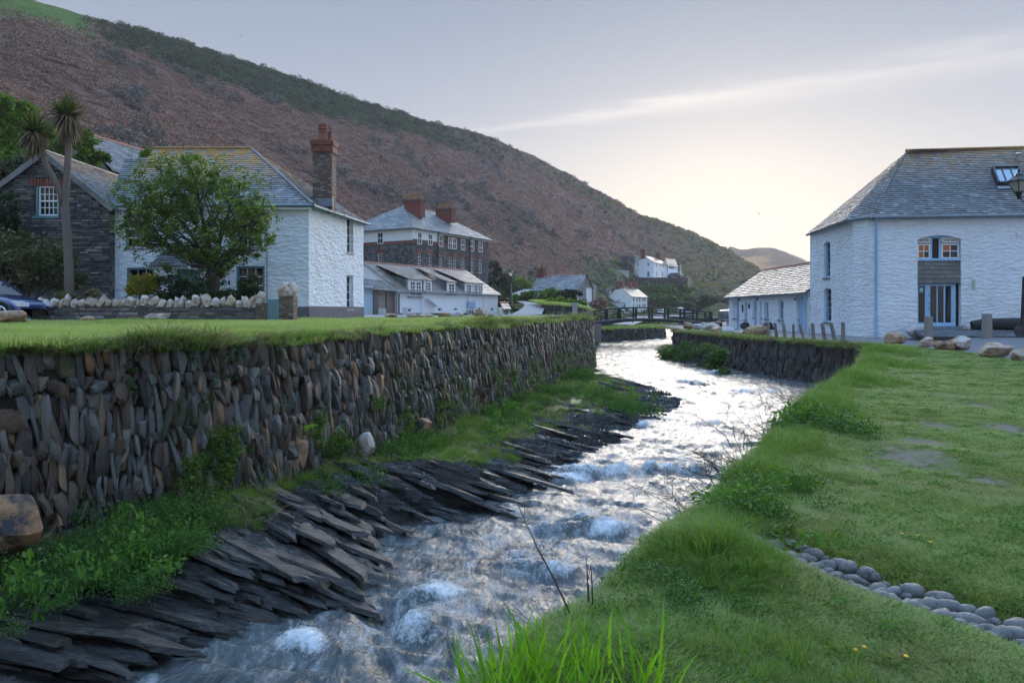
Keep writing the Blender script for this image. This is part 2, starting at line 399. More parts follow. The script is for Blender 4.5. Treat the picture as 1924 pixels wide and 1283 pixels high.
MT['wallstone_far'] = stone('wallstone_far', [(0, (.045, .040, .040)), (.4, (.085, .070, .062)), (.7, (.10, .095, .092)), (.95, (.14, .11, .085)), (1, (.20, .18, .16))], .7, (2, 2, .8), bump=.6, moss=.5, sc=9)
MT['wallback'] = plain('wall_backing_earth', (.035, .031, .024), .95, var=.4)
MT['quartz'] = stone('quartz', [(0, (.52, .43, .33)), (.35, (.58, .54, .50)), (.7, (.66, .65, .64)), (1, (.42, .28, .15))], .7, sc=6, bump=.8, speck=(.34, .22, .12))
MT['boulder'] = stone('boulder', [(0, (.40, .28, .19)), (.5, (.50, .42, .35)), (1, (.58, .54, .50))], .75, sc=4.5, bump=.9, speck=(.27, .15, .08))
MT['boulder_ochre'] = stone('boulder_ochre', [(0, (.36, .25, .13)), (1, (.42, .31, .18))], .75, sc=4, bump=1.0, speck=(.20, .12, .06))
MT['boulder_white'] = stone('boulder_white', [(0, (.60, .60, .60)), (1, (.66, .66, .66))], .7, sc=4, bump=.8, speck=(.45, .44, .43))
MT['boulder_rust'] = stone('boulder_rust', [(0, (.33, .17, .08)), (1, (.36, .20, .10))], .7, (1, 1, .3), sc=4, bump=.9, speck=(.035, .035, .04))
MT['pebble'] = stone('pebble', [(0, (.085, .09, .10)), (.5, (.14, .145, .15)), (1, (.22, .215, .205))], .65, sc=22, bump=.45, speck=(.19, .185, .17))
MT['asphalt'] = plain('asphalt', (.17, .165, .17), .85, var=.18, bump=.3, scale=30)
MT['track'] = plain('pale_track', (.25, .25, .26), .9, var=.2, bump=.3, scale=18)
MT['soil'] = plain('soil', (.045, .032, .022), .95, var=.4, bump=.6, scale=14)
MT['oldwood'] = stone('oldwood', [(0, (.19, .18, .17)), (1, (.31, .295, .27))], .85, (3, 3, .35), sc=9, bump=.8)
MT['darkwood'] = stone('darkwood', [(0, (.035, .034, .036)), (1, (.07, .066, .062))], .8, (.4, 3, 3), sc=9, bump=.8)
MT['door_wood'] = plain('door_wood', (.30, .245, .23), .7, var=.12, bump=.2, scale=12)
MT['twig'] = plain('twig', (.085, .06, .045), .85, var=.35)
MT['straw'] = plain('straw', (.26, .20, .12), .85, var=.35)
MT['bark'] = stone('bark', [(0, (.075, .065, .055)), (1, (.10, .09, .078))], .9, (3, 3, .5), sc=12, bump=1.0)
MT['palmbark'] = stone('palmbark', [(0, (.20, .165, .14)), (1, (.24, .20, .17))], .9, (4, 4, .8), sc=10, bump=1.0)
g = NT('window_glass'); g.set(g.b, Base_Color=(.012, .016, .02, 1), Roughness=.06, Specular_IOR_Level=.5); MT['glass'] = g.m
g = NT('sky_glass'); g.set(g.b, Base_Color=(.25, .33, .42, 1), Roughness=.08, Specular_IOR_Level=.6, Metallic=.5); MT['skyglass'] = g.m
g = NT('lit_glass'); g.set(g.b, Base_Color=(.08, .035, .015, 1), Roughness=.1)
g.set(g.b, Emission_Color=(.9, .33, .09, 1), Emission_Strength=.03); MT['litglass'] = g.m
g = NT('curtain_glass'); g.set(g.b, Base_Color=(.30, .31, .32, 1), Roughness=.12); MT['curtainglass'] = g.m
def rubble_far():
    k = NT('dark_rubble_far'); c = k.coord('World', (1, 1, 1.6)); v = k.voro(c, 2.6, 'F1', 'Color'); d = k.voro(c, 2.6, 'F1')
    sp = k.n('ShaderNodeSeparateColor'); k.l(v, sp.inputs[0])
    col = k.ramp(sp.outputs[0], [(0, (.03, .032, .038)), (.5, (.07, .07, .075)), (1, (.16, .155, .15))])
    k.set(k.b, Base_Color=col, Roughness=.85, Normal=k.bump(d, .6, .05)); return k.m
MT['rubble_far'] = rubble_far()
# foliage
G = lambda *s: [(p, c) for p, c in s]
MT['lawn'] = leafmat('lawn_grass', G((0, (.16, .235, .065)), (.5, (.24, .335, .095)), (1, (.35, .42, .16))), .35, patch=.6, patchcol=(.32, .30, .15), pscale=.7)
MT['lawn_left'] = leafmat('lawn_grass_left', G((0, (.24, .32, .10)), (.5, (.34, .42, .14)), (1, (.45, .48, .20))), .45, patch=.35, patchcol=(.2, .19, .08), pscale=.4)  # paler, yellower blade tones for the left lawn
MT['longgrass'] = leafmat('long_grass', G((0, (.08, .17, .03)), (.5, (.14, .26, .045)), (.9, (.21, .32, .075)), (1, (.36, .31, .16))), .45, patch=.2, pscale=2.0)
MT['drygrass'] = leafmat('dry_grass', G((0, (.10, .10, .04)), (.5, (.18, .155, .075)), (1, (.28, .23, .13))), .35, patch=.3, patchcol=(.06, .10, .02))
MT['weed'] = leafmat('bank_weed', G((0, (.03, .085, .02)), (.5, (.05, .125, .03)), (1, (.08, .165, .04))), .35, patch=.1)
MT['iris'] = leafmat('sword_leaf', G((0, (.10, .26, .018)), (.6, (.16, .36, .025)), (1, (.22, .42, .04))), .5, patch=0.0, rough=.35)
MT['broad'] = leafmat('broad_leaf', G((0, (.06, .15, .025)), (1, (.11, .23, .045))), .4, patch=0.0, rough=.65)
MT['penny'] = leafmat('pennywort', G((0, (.035, .095, .03)), (1, (.06, .15, .05))), .25, patch=0.0, rough=.35)
MT['moss'] = plain('moss', (.022, .045, .008), .95, var=.5, bump=1.0, scale=60)
MT['haw'] = leafmat('hawthorn_leaf', G((0, (.065, .115, .03)), (.5, (.145, .215, .055)), (1, (.26, .33, .095))), .4, patch=.2, patchcol=(.045, .075, .02))
MT['yellow'] = leafmat('golden_leaf', G((0, (.22, .20, .02)), (.6, (.36, .31, .03)), (1, (.20, .22, .04))), .35, patch=.2, patchcol=(.10, .13, .02))
MT['dark'] = leafmat('dark_evergreen', G((0, (.012, .028, .012)), (.6, (.025, .05, .018)), (1, (.05, .075, .025))), .2, rough=.4, patch=.1)
MT['laurel'] = leafmat('laurel', G((0, (.035, .05, .022)), (.6, (.075, .09, .036)), (1, (.18, .165, .08))), .2, rough=.38, patch=.35, patchcol=(.11, .085, .05), pscale=.8)
MT['green'] = leafmat('hedge_green', G((0, (.05, .10, .018)), (.5, (.085, .155, .025)), (1, (.14, .21, .04))), .35, patch=.25)
MT['bright'] = leafmat('bright_shrub', G((0, (.08, .16, .02)), (1, (.17, .27, .03))), .35, patch=.1)
MT['palmleaf'] = leafmat('palm_leaf', G((0, (.05, .075, .025)), (.6, (.09, .12, .045)), (1, (.20, .17, .09))), .3, patch=.1)
MT['palmdead'] = leafmat('palm_dead_leaf', G((0, (.13, .09, .055)), (1, (.25, .19, .12))), .2, patch=0.0)
MT['bracken'] = leafmat('bracken', G((0, (.20, .112, .092)), (.5, (.31, .19, .155)), (1, (.43, .275, .225))), .15, rough=.9, patch=.6, patchcol=(.19, .17, .15), pscale=.045)
MT['bareshrub'] = leafmat('bare_thicket', G((0, (.12, .105, .108)), (.6, (.19, .17, .17)), (1, (.20, .185, .14))), .1, rough=.9, patch=.3, patchcol=(.045, .05, .025), pscale=.06)
MT['gorse'] = leafmat('gorse', G((0, (.062, .072, .040)), (.6, (.092, .104, .058)), (1, (.13, .138, .085))), .15, rough=.85, patch=.35, patchcol=(.075, .068, .05), pscale=.05)
MT['ochregrass'] = leafmat('cliff_grass', G((0, (.22, .185, .085)), (1, (.34, .275, .14))), .2, rough=.9, patch=.45, patchcol=(.14, .135, .065), pscale=.04)
# ------------------------------------------------------------------ bank lines (world metres)
WATER = -1.9
LW = np.array([(-14, 3.0), (-8.5, 6.0), (-6.4, 8.3), (-5.3, 9.3), (-4.55, 10.0), (-3.95, 11.1), (-3.4, 12.5), (-3.0, 13.7), (-2.2, 16.5), (-1.34, 20.2), (-.3, 24.2), (.78, 28.4), (2.1, 34), (3.3, 39), (4.6, 44.7)])
LWB = np.array([-1.0, -1.0, -1.0, -1.05, -.95, -1.0, -1.0, -1.05, -1.12, -1.25, -1.35, -1.45, -1.6, -1.75, -1.95])
WE = np.array([(-9, 2.0), (-5.0, 5.2), (-3.8, 6.95), (-2.83, 8.15), (-2.0, 9.5), (-2.15, 11.0), (-1.25, 12.5), (.35, 14.0), (.75, 15.9), (1.55, 17.4), (3.3, 21.4), (5.9, 26.6), (6.3, 32), (5.4, 39), (4.9, 44.9)])
_s = np.linspace(0, 1, len(LW))
def smooth_curve(pts, n, k=.35):
    """resample a polyline with Catmull-Rom so that the bank bends without kinks"""
    pts = np.asarray(pts, float); m = len(pts); t = np.linspace(0, m - 1, n); i = np.clip(t.astype(int), 0, m - 2); f = (t - i)[:, None]
    g = lambda j: pts[np.clip(j, 0, m - 1)]
    p0, p1, p2, p3 = g(i - 1), g(i), g(i + 1), g(i + 2)
    return .5 * (2 * p1 + (p2 - p0) * f + (2 * p0 - 5 * p1 + 4 * p2 - p3) * f ** 2 + (3 * p1 - p0 - 3 * p2 + p3) * f ** 3)
lw_s = smooth_curve(LW, 400); we_s = smooth_curve(WE, 400); lwb_s = smooth_curve(LWB[:, None], 400)[:, 0]
def Xw(Y): return np.interp(Y, lw_s[:, 1], lw_s[:, 0])
LTOP = 1.12
RE = np.array([(-3.0, -1.0), (-1.0, 1.6), (-.12, 3.0), (.46, 3.9), (1.02, 4.9), (1.6, 5.9), (2.45, 7.5), (4.1, 10.7), (6.2, 14.6), (8.6, 18.6), (11.0, 22.9), (13.6, 28.2), (15.1, 31.2)])
re_s = smooth_curve(RE, 300)
RW = np.array([(15.15, 31.0), (14.6, 34), (14.0, 38), (13.3, 44), (12.8, 50), (12.6, 57.5)])
rw_s = smooth_curve(RW, 120)
_ry = np.concatenate((re_s[:, 1], rw_s[1:, 1])); _rx = np.concatenate((re_s[:, 0], rw_s[1:, 0]))
def Xr(Y): return np.interp(Y, _ry, _rx)
# ------------------------------------------------------------------ base ground that reaches the horizon
k = NT('ground_far'); k.set(k.b, Base_Color=k.ramp(k.noise(k.coord('World'), .05, 5), [(.3, (.045, .055, .02)), (.7, (.08, .075, .04))]), Roughness=.95)
gm = M(); gm.abox(-1250, 1250, -250, 1250, -9, -3.2); gm.build('ground', k.m, kind='structure')
# ------------------------------------------------------------------ river
def water_material():
    k = NT('river_water'); c = k.coord('World'); cf = k.coord('World', (1.0, .42, 1), (0, 0, math.radians(-22)))
    foam = k.attr('foam'); n1 = k.noise(cf, 5.5, 6, .6, .6); n2 = k.noise(cf, 17, 5, .6, .8); fn = k.noise(c, 26, 8, .75); f2 = k.noise(cf, 3.2, 7, .7, 1.2)
    base = k.ramp(f2, [(.35, (.034, .043, .046)), (.65, (.135, .152, .158))])
    fm = k.math('ADD', k.math('MULTIPLY', foam, .85), k.math('MULTIPLY', k.math('SUBTRACT', k.math('ADD', k.math('MULTIPLY', fn, .6), k.math('MULTIPLY', n2, .4)), .5), 2.2))
    fm = k.ramp(fm, [(.34, 0.0), (.88, 1.0)])
    streak = k.math('MULTIPLY', k.ramp(k.math('ADD', k.math('MULTIPLY', f2, .65), k.math('MULTIPLY', fn, .35)), [(.51, 0.0), (.72, 1.0)]), k.attr('churn'))
    fm2 = k.math('MAXIMUM', fm, k.math('MULTIPLY', streak, .75))
    k.set(k.b, Base_Color=k.mix(fm2, base, (.68, .72, .74)), IOR=1.33, Specular_IOR_Level=.36)
    k.l(k.math('MULTIPLY_ADD', fm2, .6, .13), k.b.inputs['Roughness'])
    h = k.math('ADD', k.math('MULTIPLY', n1, 1.0), k.math('MULTIPLY', n2, .26))
    nb = k.bump(h, .55, .085); nb = k.bump(k.math('MULTIPLY', fn, k.math('MULTIPLY_ADD', fm2, .8, .05)), .6, .05, nb)
    k.set(k.b, Normal=nb); return k.m
MT['water'] = water_material()
# left and right edges of the water sheet by row
LE = np.array([(-12, 0.0), (-8.5, 2.2), (-6.5, 5.2), (-4.9, 7.0), (-3.9, 8.4), (-3.2, 10), (-3.0, 12), (-1.8, 14), (-.8, 16), (.2, 18), (2.0, 22), (3.5, 27), (4.0, 32), (4.0, 39), (4.2, 44.9), (6.0, 58), (8.0, 76), (8.3, 81), (16.0, 88.5), (20.5, 93), (24, 100)])
RR = np.array([(-1.5, 0.0), (-.8, 2.2), (2.2, 5.2), (3.0, 7.0), (3.8, 8.4), (4.7, 10), (5.8, 12), (7, 14), (8.2, 16), (9.3, 18), (11.6, 22), (14, 27), (15.4, 32), (14.2, 39), (13.6, 45), (13.2, 58), (19, 76), (22, 82), (27, 90), (31, 97), (34, 104)])
NY, NX = 640, 420
yy = 2.2 * (100 / 2.2) ** np.linspace(0, 1, NY); lx = np.interp(yy, LE[:, 1], LE[:, 0]); rx = np.interp(yy, RR[:, 1], RR[:, 0])
T = np.linspace(0, 1, NX)[None, :]; WX = lx[:, None] + (rx - lx)[:, None] * T; WY = np.repeat(yy[:, None], NX, 1)
ca, sa = math.cos(math.radians(22)), math.sin(math.radians(22))
fl = WX * sa + WY * ca; ac = WX * ca - WY * sa       # along and across the flow
warp = fbm(xyz(WX * .5, WY * .5), 3, 5) * .8
h = .075 * fbm(xyz(ac * 1.0 + warp, fl * .8, 0), 3, 11) + .055 * (1 - np.abs(fbm(xyz(ac * 1.1 + warp, fl * 2.1, 3), 4, 23)) * 2) + .045 * fbm(xyz(ac * 2.0 + warp * 2, fl * 4.2, 1), 5, 31, .6)
near = 1 - sstep(30, 75, WY); h = h * (.8 + .4 * near)
foam = np.zeros_like(h); churn = .35 + .4 * fbm(xyz(ac * .35, fl * .2, 9), 3, 41)
WAVES = [  # x px, y px on the water plane, half width m, length m, height m
    (1120, 892, 1.1, .50, .20, -8), (1230, 886, 1.05, .45, .22, 4), (1060, 900, .6, .4, .13, -10), (1310, 885, .6, .5, .2, 0),
    (1090, 995, .75, .45, .26, -16), (1155, 1005, .45, .35, .16, 10), (1012, 1075, .50, .36, .20, -25), (985, 1050, .35, .3, .12, -20),
    (800, 1135, .42, .5, .24, -50), (775, 1185, .40, .45, .24, -35), (560, 1230, .3, .3, .08, 0),
    (1300, 722, .9, .6, .22, 0), (1235, 640, 1.6, 1.0, .2, 0), (1265, 632, 2.0, 1.5, .25, 0), (1420, 738, 1.2, .7, .14, 10), (1340, 700, 1.3, .7, .14, 0), (1180, 672, 1.6, .8, .12, 0), (700, 1060, .25, .3, .1, 0), (860, 1040, .3, .3, .13, -30), (1210, 800, .7, .5, .12, 0), (1330, 800, .6, .5, .10, 0)]
for (px, py, hw, ln, ht, an) in WAVES:
    Y0 = (CAMZ - WATER) * F / (py - HY); X0 = (px - CX) * Y0 / F
    a = math.radians(an); dx, dy = WX - X0, WY - Y0
    u = dx * math.cos(a) + dy * math.sin(a); v = -dx * math.sin(a) + dy * math.cos(a)
    v = v + .22 * fbm(xyz(u * 2.2, v * 0 + px, 0), 3, 7) * min(1, ln * 2)
    env = np.exp(-(u / hw) ** 2)
    prof = np.where(v < 0, np.exp(-(v / (ln * .38)) ** 2), np.exp(-(v / (ln * .9)) ** 2)) - .55 * np.exp(-((v + ln * .95) / (ln * .6)) ** 2)
    rag = np.clip(.9 + .8 * fbm(xyz(WX * 2.6, WY * 2.6, px), 3, 3), .2, 1.5) + .25 * fbm(xyz(WX * 8, WY * 8, px), 3, 3)
    h += ht * .68 * env * prof * rag
    foam = np.maximum(foam, np.exp(-(u / (hw * 1.05)) ** 4) * np.where(v < 0, np.exp(-(v / (ln * .55)) ** 2), np.exp(-(v / (ln * 1.5)) ** 2)) * np.clip(.75 + 1.0 * fbm(xyz(WX * 2.6, WY * 2.6, px), 3, 3), .1, 1.15))
    churn += .7 * np.exp(-(u / (hw * 1.6)) ** 2 - ((v - ln) / (ln * 2.4)) ** 2)
h += foam ** 1.5 * (.05 * fbm(xyz(WX * 9, WY * 9, 2), 4, 51) + .028 * fbm(xyz(WX * 22, WY * 22, 2), 3, 57))
grid_mesh('river_water', xyz(WX, WY, WATER + h), MT['water'], {'foam': foam, 'churn': np.clip(churn, 0, 1.2)}, kind='structure')
# ------------------------------------------------------------------ slate bedrock on the left bank
def rock_material():
    k = NT('bedrock_slate'); c = k.coord('World', (1, 1, 1)); cs = k.coord('World', (.6, 2.6, 4.0), (0, 0, math.radians(22)))
    g_ = k.noise(cs, 3.5, 8, .7, .4); b = k.noise(c, 1.2, 5, .6); fi = k.noise(c, 22, 6, .7)
    col = k.ramp(g_, [(.25, (.010, .010, .010)), (.45, (.030, .030, .029)), (.62, (.062, .061, .060)), (.82, (.15, .148, .146))])
    col = k.mix(k.ramp(b, [(.55, 0.0), (.7, .55)]), col, (.075, .052, .036))
    so = k.attr('soil'); col = k.mix(k.ramp(k.math('ADD', so, k.math('MULTIPLY', k.math('SUBTRACT', fi, .5), .5)), [(.45, 0.0), (.6, 1.0)]), col, (.030, .028, .014))
    k.set(k.b, Base_Color=col, Specular_IOR_Level=.55, Normal=k.bump(k.math('ADD', g_, k.math('MULTIPLY', fi, .25)), .75, .06))
    k.l(k.ramp(k.math('ADD', k.math('MULTIPLY', b, .5), k.math('MULTIPLY', so, .6)), [(.2, .14), (.6, .36)]), k.b.inputs['Roughness']); return k.m
MT['rock'] = rock_material()
NS, NTT = 900, 150
si = np.linspace(0, 399, NS); f_ = lambda a: np.interp(si, np.arange(400), a)
wx, wy, wb = f_(lw_s[:, 0]), f_(lw_s[:, 1]), f_(lwb_s); ex, ey = f_(we_s[:, 0]), f_(we_s[:, 1])
tt = np.linspace(-.08, 1.22, NTT)[None, :]
RX = wx[:, None] + (ex - wx)[:, None] * tt; RY = wy[:, None] + (ey - wy)[:, None] * tt
t01 = np.clip(tt, 0, 1); edge = fbm(xyz(RX * .9, RY * .9), 4, 61)
tj = np.clip(t01 + .16 * edge * np.sin(np.pi * t01), 0, 1)
shelf = .45 * tj + .55 * tj ** 3.2
base = wb[:, None] + (WATER - .05 - wb[:, None]) * shelf - np.maximum(tt - 1, 0) * 3.2
base = base + .10 * fbm(xyz(RX * .6, RY * .6, 4), 3, 71)
# bedding: ledges that run right and away, dipping towards the water
th_ = np.radians(np.interp(RY, [6, 8, 9.5, 11.5, 16, 24, 40], [4, -10, -34, -28, -12, 8, 16]))
d_ = -RX * np.sin(th_) + RY * np.cos(th_) + .22 * fbm(xyz(RX * .55, RY * .55, 1), 3, 81) + base * 1.0
def saw(q_, sharp=.82):
    fr = q_ - np.floor(q_); return np.where(fr < sharp, fr / sharp, (1 - fr) / (1 - sharp))
amp1 = .45 + 1.0 * np.clip(fbm(xyz(RX * .55, RY * .9, 3), 3, 84) + .45, 0, 1.2)
lay = amp1 * .27 * (saw(-d_ / .74, .86) - .5) + amp1 * .12 * (saw(-d_ / .27 + .4 * edge, .82) - .5) + .055 * (saw(-d_ / .095 + 1.2 * edge, .76) - .5)
sh_ = .30 * sstep(12.5, 17, RY)
rockm = sstep(.12 + sh_, .55 + sh_, tj + .25 * fbm(xyz(RX * .7, RY * .7, 8), 3, 91)) * (1 - .5 * sstep(26, 44, RY))
crack = np.minimum(0, .25 - np.abs(fbm(xyz(RX * 1.3, RY * 2.6, 2), 3, 95)) * 2.2) * .0
RZ = base + lay * rockm * 1.25 + .025 * fbm(xyz(RX * 6, RY * 9, RX * 0), 4, 99) * (.4 + rockm)
soilm = np.clip(1.15 - rockm * 1.15 - .1 * sstep(.8, 1, tt), 0, 1)
RXo = RX + .10 * rockm * lay * 3; 
grid_mesh('rock_bank', xyz(RXo, RY, RZ), MT['rock'], {'soil': soilm}, kind='structure', smooth=False, flip=True)
# loose angular plates of slate lying along the bedding
sl = M()
def plate(c, L, W_, H_, yaw, pitch, roll):
    R_ = np.array(Matrix.Rotation(yaw, 3, 'Z') @ Matrix.Rotation(pitch, 3, 'Y') @ Matrix.Rotation(roll, 3, 'X'))
    n = random.choice((7, 8, 9, 10)); ang = sorted(random.uniform(0, 2 * math.pi) for _ in range(n))
    ring = [(L * math.cos(a) * random.uniform(.7, 1.15), W_ * math.sin(a) * random.uniform(.6, 1.2)) for a in ang]
    top = [np.array((x * .94, y * .94, H_)) for x, y in ring]; bot = [np.array((x, y, -H_)) for x, y in ring]
    sl.add([R_ @ v + c for v in top + bot], [tuple(range(n))] + [(j, j + n, (j + 1) % n + n, (j + 1) % n) for j in range(n)])
def rock_z(i, j): return RZ[i, j]
for q_ in range(1900):
    i = int(NS * (random.uniform(.05, .97) if q_ % 3 else random.uniform(.06, .34))); j = int(NTT * random.uniform(.2, .82))
    if rockm[i, j] < .35: continue
    s_ = random.choice((random.uniform(.35, .7), random.uniform(.4, .95), random.uniform(.7, 1.4))) * (1 + .012 * RY[i, j])
    yw_ = float(np.interp(RY[i, j], [6, 8, 9.5, 11.5, 16, 24, 40], [0, -12, -38, -30, -14, 6, 15]))
    plate(np.array((RX[i, j], RY[i, j], RZ[i, j] - .03)), .78 * s_, .14 * s_, random.uniform(.012, .032), math.radians(random.gauss(yw_, 4)), math.radians(random.gauss(12, 2.5)), math.radians(random.gauss(-9, 4)))
rs = sl.build('loose_slate_plates', MT['rock'], kind='stuff'); tag(rs, 'dark wet slate plates layered along the left river bank', 'rock')
# ------------------------------------------------------------------ left terrace: lawn, street
def zL(X, Y):
    d = Xw(Y) - X
    z = LTOP + .05 * sstep(0, 4, d) + .10 * sstep(6, 18, d) + .05 * fbm(xyz(np.asarray(X) * .5, np.asarray(Y) * .5), 3, 13)
    z = z + .10 * fbm(xyz(np.asarray(X) * 1.7, np.asarray(Y) * 1.7, 5), 3, 15) * (1 - sstep(.5, 5, d))
    return z
yv = np.concatenate((np.linspace(2.5, 50, 190), np.linspace(51, 66, 20)))
dv = np.concatenate((np.linspace(-.12, 6, 60), np.linspace(6.3, 30, 50), np.linspace(32, 110, 30)))
LY = np.repeat(yv[:, None], len(dv), 1); LX = np.where(yv[:, None] < 44.7, Xw(yv)[:, None], 4.6 + (yv[:, None] - 44.7) * .09) - dv[None, :]
LZ = zL(LX, LY)
k = NT('left_turf'); c = k.coord('World'); nn = k.noise(c, 2.5, 6, .65)
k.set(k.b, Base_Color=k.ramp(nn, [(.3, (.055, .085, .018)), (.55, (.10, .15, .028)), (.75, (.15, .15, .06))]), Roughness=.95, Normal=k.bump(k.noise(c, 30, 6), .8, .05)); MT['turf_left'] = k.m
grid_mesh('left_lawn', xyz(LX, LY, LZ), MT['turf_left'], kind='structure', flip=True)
# the street behind the left lawn (a sheet just above the turf)
def LB(px): return np.interp(px, [-400, 0, 100, 480, 700, 930, 1090], [21, 21.5, 22.0, 27.5, 32.5, 40, 47])   # back edge of the lawn by image column
sx = np.linspace(-500, 1075, 90); rows = [0, .15, .5, 1, 2, 4, 7, 12, 20, 32, 44]
SV = np.zeros((len(rows), len(sx), 3))
for i, d in enumerate(rows):
    Y_ = LB(sx) + d * (1 if True else 0); Y_ = np.minimum(Y_ , 72) 
    X_ = (sx - CX) * Y_ / F
    SV[i] = xyz(X_, Y_, np.maximum(zL(X_, np.minimum(Y_, 44.6)), 1.15) + .03 - .02 * (d > 6))
grid_mesh('street_left', SV, MT['track'], kind='structure')
# ------------------------------------------------------------------ right bank: lawn with its bank, road
def bank_dip(X, Y):
    d = X - Xr(Y); return d
def zR(X, Y):
    X = np.asarray(X, float); Y = np.asarray(Y, float); d = X - Xr(Y)
    z = .05 * fbm(xyz(X * .6, Y * .6, 1), 3, 19) + .012 * fbm(xyz(X * 4, Y * 4, 1), 3, 29)
    z = z + .10 * np.exp(-((d - .35) / .5) ** 2) * (.5 + fbm(xyz(X * .9, Y * .9, 7), 2, 21)) * (Y < 30)
    z = z - .10 * np.exp(-(((pebd(X, Y)) / .26) ** 2))
    z = z + .07 * np.exp(-((X - 1.25) ** 2 + (Y - 4.55) ** 2) / .25)
    return z
PEB0, PEB1 = P(1440, 1022, CAMZ * F / (1022 - HY)), P(1990, 1190, CAMZ * F / (1190 - HY))
def pebd(X, Y):
    a, b = PEB0[:2], PEB1[:2]; d = (b - a); L = np.linalg.norm(d); d = d / L
    u = (X - a[0]) * d[0] + (Y - a[1]) * d[1]; v = -(X - a[0]) * d[1] + (Y - a[1]) * d[0]
    return np.where((u > -.1) & (u < L + .6), v, 9.0)
def RL(Y): return np.interp(Y, [-5, 14, 20, 23.5, 27, 30.0, 32.0, 33.2, 36, 60], [20, 17.2, 16.2, 16.2, 17.0, 17.6, 17.2, 16.4, 15.6, 13.9])
yv = np.concatenate((np.linspace(-4, 2, 12), np.linspace(2.2, 12, 190), np.linspace(12.2, 58, 150)))
offs = np.concatenate((np.array([-1.25, -1.0, -.75, -.55, -.38, -.24, -.12, -.04]), np.zeros(110)))
drop = np.concatenate((np.array([-2.6, -2.15, -1.75, -1.3, -.85, -.48, -.2, -.05]), np.zeros(110)))
tcol = np.concatenate((np.zeros(8), np.linspace(0, 1, 110) ** 1.5))
RLX = Xr(yv)[:, None] + offs[None, :] * (1 - .97 * sstep(30.5, 31.5, yv))[:, None] + (RL(yv) - Xr(yv))[:, None] * tcol[None, :]
RLY = np.repeat(yv[:, None], len(offs), 1)
RLZ = zR(RLX, RLY) + drop[None, :] + (.18 * fbm(xyz(RLX * 1.6, RLY * 1.6, drop[None, :] * 1.5), 4, 33)) * (drop[None, :] < -.1)
RLX = RLX + (.22 * fbm(xyz(RLX * 1.3, RLY * 1.3, drop[None, :] * 2), 3, 35)) * (drop[None, :] < -.1) * (RLY < 31)
k = NT('right_turf'); c = k.coord('World'); nn = k.noise(c, 1.0, 6, .7); n2 = k.noise(c, 7, 6, .7); bare = k.attr('bare')
col = k.ramp(n2, [(.3, (.035, .055, .012)), (.55, (.06, .10, .018)), (.8, (.11, .115, .035))])
col = k.mix(k.ramp(k.math('ADD', bare, k.math('MULTIPLY', k.math('SUBTRACT', n2, .5), 2.6)), [(.50, 0.0), (.85, 1.0)]), col, (.15, .135, .11))
k.set(k.b, Base_Color=col, Roughness=.95, Normal=k.bump(k.noise(c, 40, 6), .9, .04)); MT['turf_right'] = k.m
BARE = [(1800, 745, .45), (1890, 805, .4), (1725, 860, .55), (1770, 800, .3), (1740, 830, .35), (1640, 880, .2), (1840, 760, .35), (1850, 900, .22)]
def bare_at(X, Y):
    b = np.zeros(np.shape(X))
    for px, py, r_ in BARE:
        Y0 = CAMZ * F / (py - HY); X0 = (px - CX) * Y0 / F
        b = np.maximum(b, np.exp(-((X - X0) / (r_ * .9)) ** 2 - ((Y - Y0) / (r_ * 1.9)) ** 2))
    return np.maximum(b, 1.1 * np.exp(-(pebd(X, Y) / .2) ** 2))
grid_mesh('right_lawn', xyz(RLX, RLY, RLZ), MT['turf_right'], {'bare': bare_at(RLX, RLY)}, kind='structure')
def zRoad(X, Y): return -.03 + .31 * sstep(19.5, 23, X) * sstep(30.5, 36.5, Y) + .20 * sstep(32, 41, Y) * (1 - sstep(19, 21, X)) * sstep(14.5, 19, X) * (1 - sstep(48, 62, Y))
ry = np.linspace(-4, 84, 120); rxx = np.linspace(0, 1, 50)
RDX = (np.minimum(RL(ry) - .25, 17) + np.where(ry > 58, (ry - 58) * .12, 0))[:, None] + (46 - RL(ry))[:, None] * rxx[None, :]; RDY = np.repeat(ry[:, None], 50, 1)
grid_mesh('road_right', xyz(RDX, RDY, zRoad(RDX, RDY)), MT['asphalt'], kind='structure')
# ------------------------------------------------------------------ the hillside across the harbour
HX = np.array([-1400, -420, -200, 0, 150, 250, 400, 550, 700, 800, 900, 1000, 1100, 1200, 1300, 1370, 1430, 1500, 1560, 1640])
HS = np.array([-605, -160, -105, -22, 28, 52, 97, 146, 196, 226, 252, 292, 345, 402, 437, 470, 508, 555, 588, 600])
HT = np.array([80, 125, 140, 165, 180, 190, 208, 225, 245, 265, 288, 308, 328, 352, 385, 405, 418, 425, 428, 430])
HB = np.array([42, 52, 56, 60, 64, 68, 78, 100, 128, 134, 136, 142, 172, 204, 204, 206, 212, 222, 230, 240])
HZ = np.array([3, 3, 3, 3.2, 3.5, 3.5, 3.5, 3, 3, 3, 3.5, 4, 3.0, .8, .6, .3, 0, -1, -1.5, -2])
HN = np.array([38, 46, 46, 46, 46, 48, 52, 56, 60, 64, 72, 78, 94, 98, 108, 118, 124, 128, 130, 130])   # near foot
HN0 = np.array([1.1, 1.1, 1.1, 1.1, 1.1, 1.1, 1.1, 1.1, 1.0, 1.0, 1.0, .6, -.7, -.7, -1.2, -1.6, -2, -2, -2.2, -2.5])
cx = np.concatenate((np.linspace(-1400, -430, 110), np.linspace(-420, 1640, 680))); I = lambda a: np.interp(cx, HX, np.convolve(np.pad(a, 1, 'edge'), [.12, .76, .12], 'valid'))
hs = np.interp(cx, HX, HS) + 2.5 * fbm(xyz(cx / 40., 0, 0), 4, 3)
ht, hb, hz, hn, hn0 = I(HT), I(HB), I(HZ), I(HN), I(HN0)
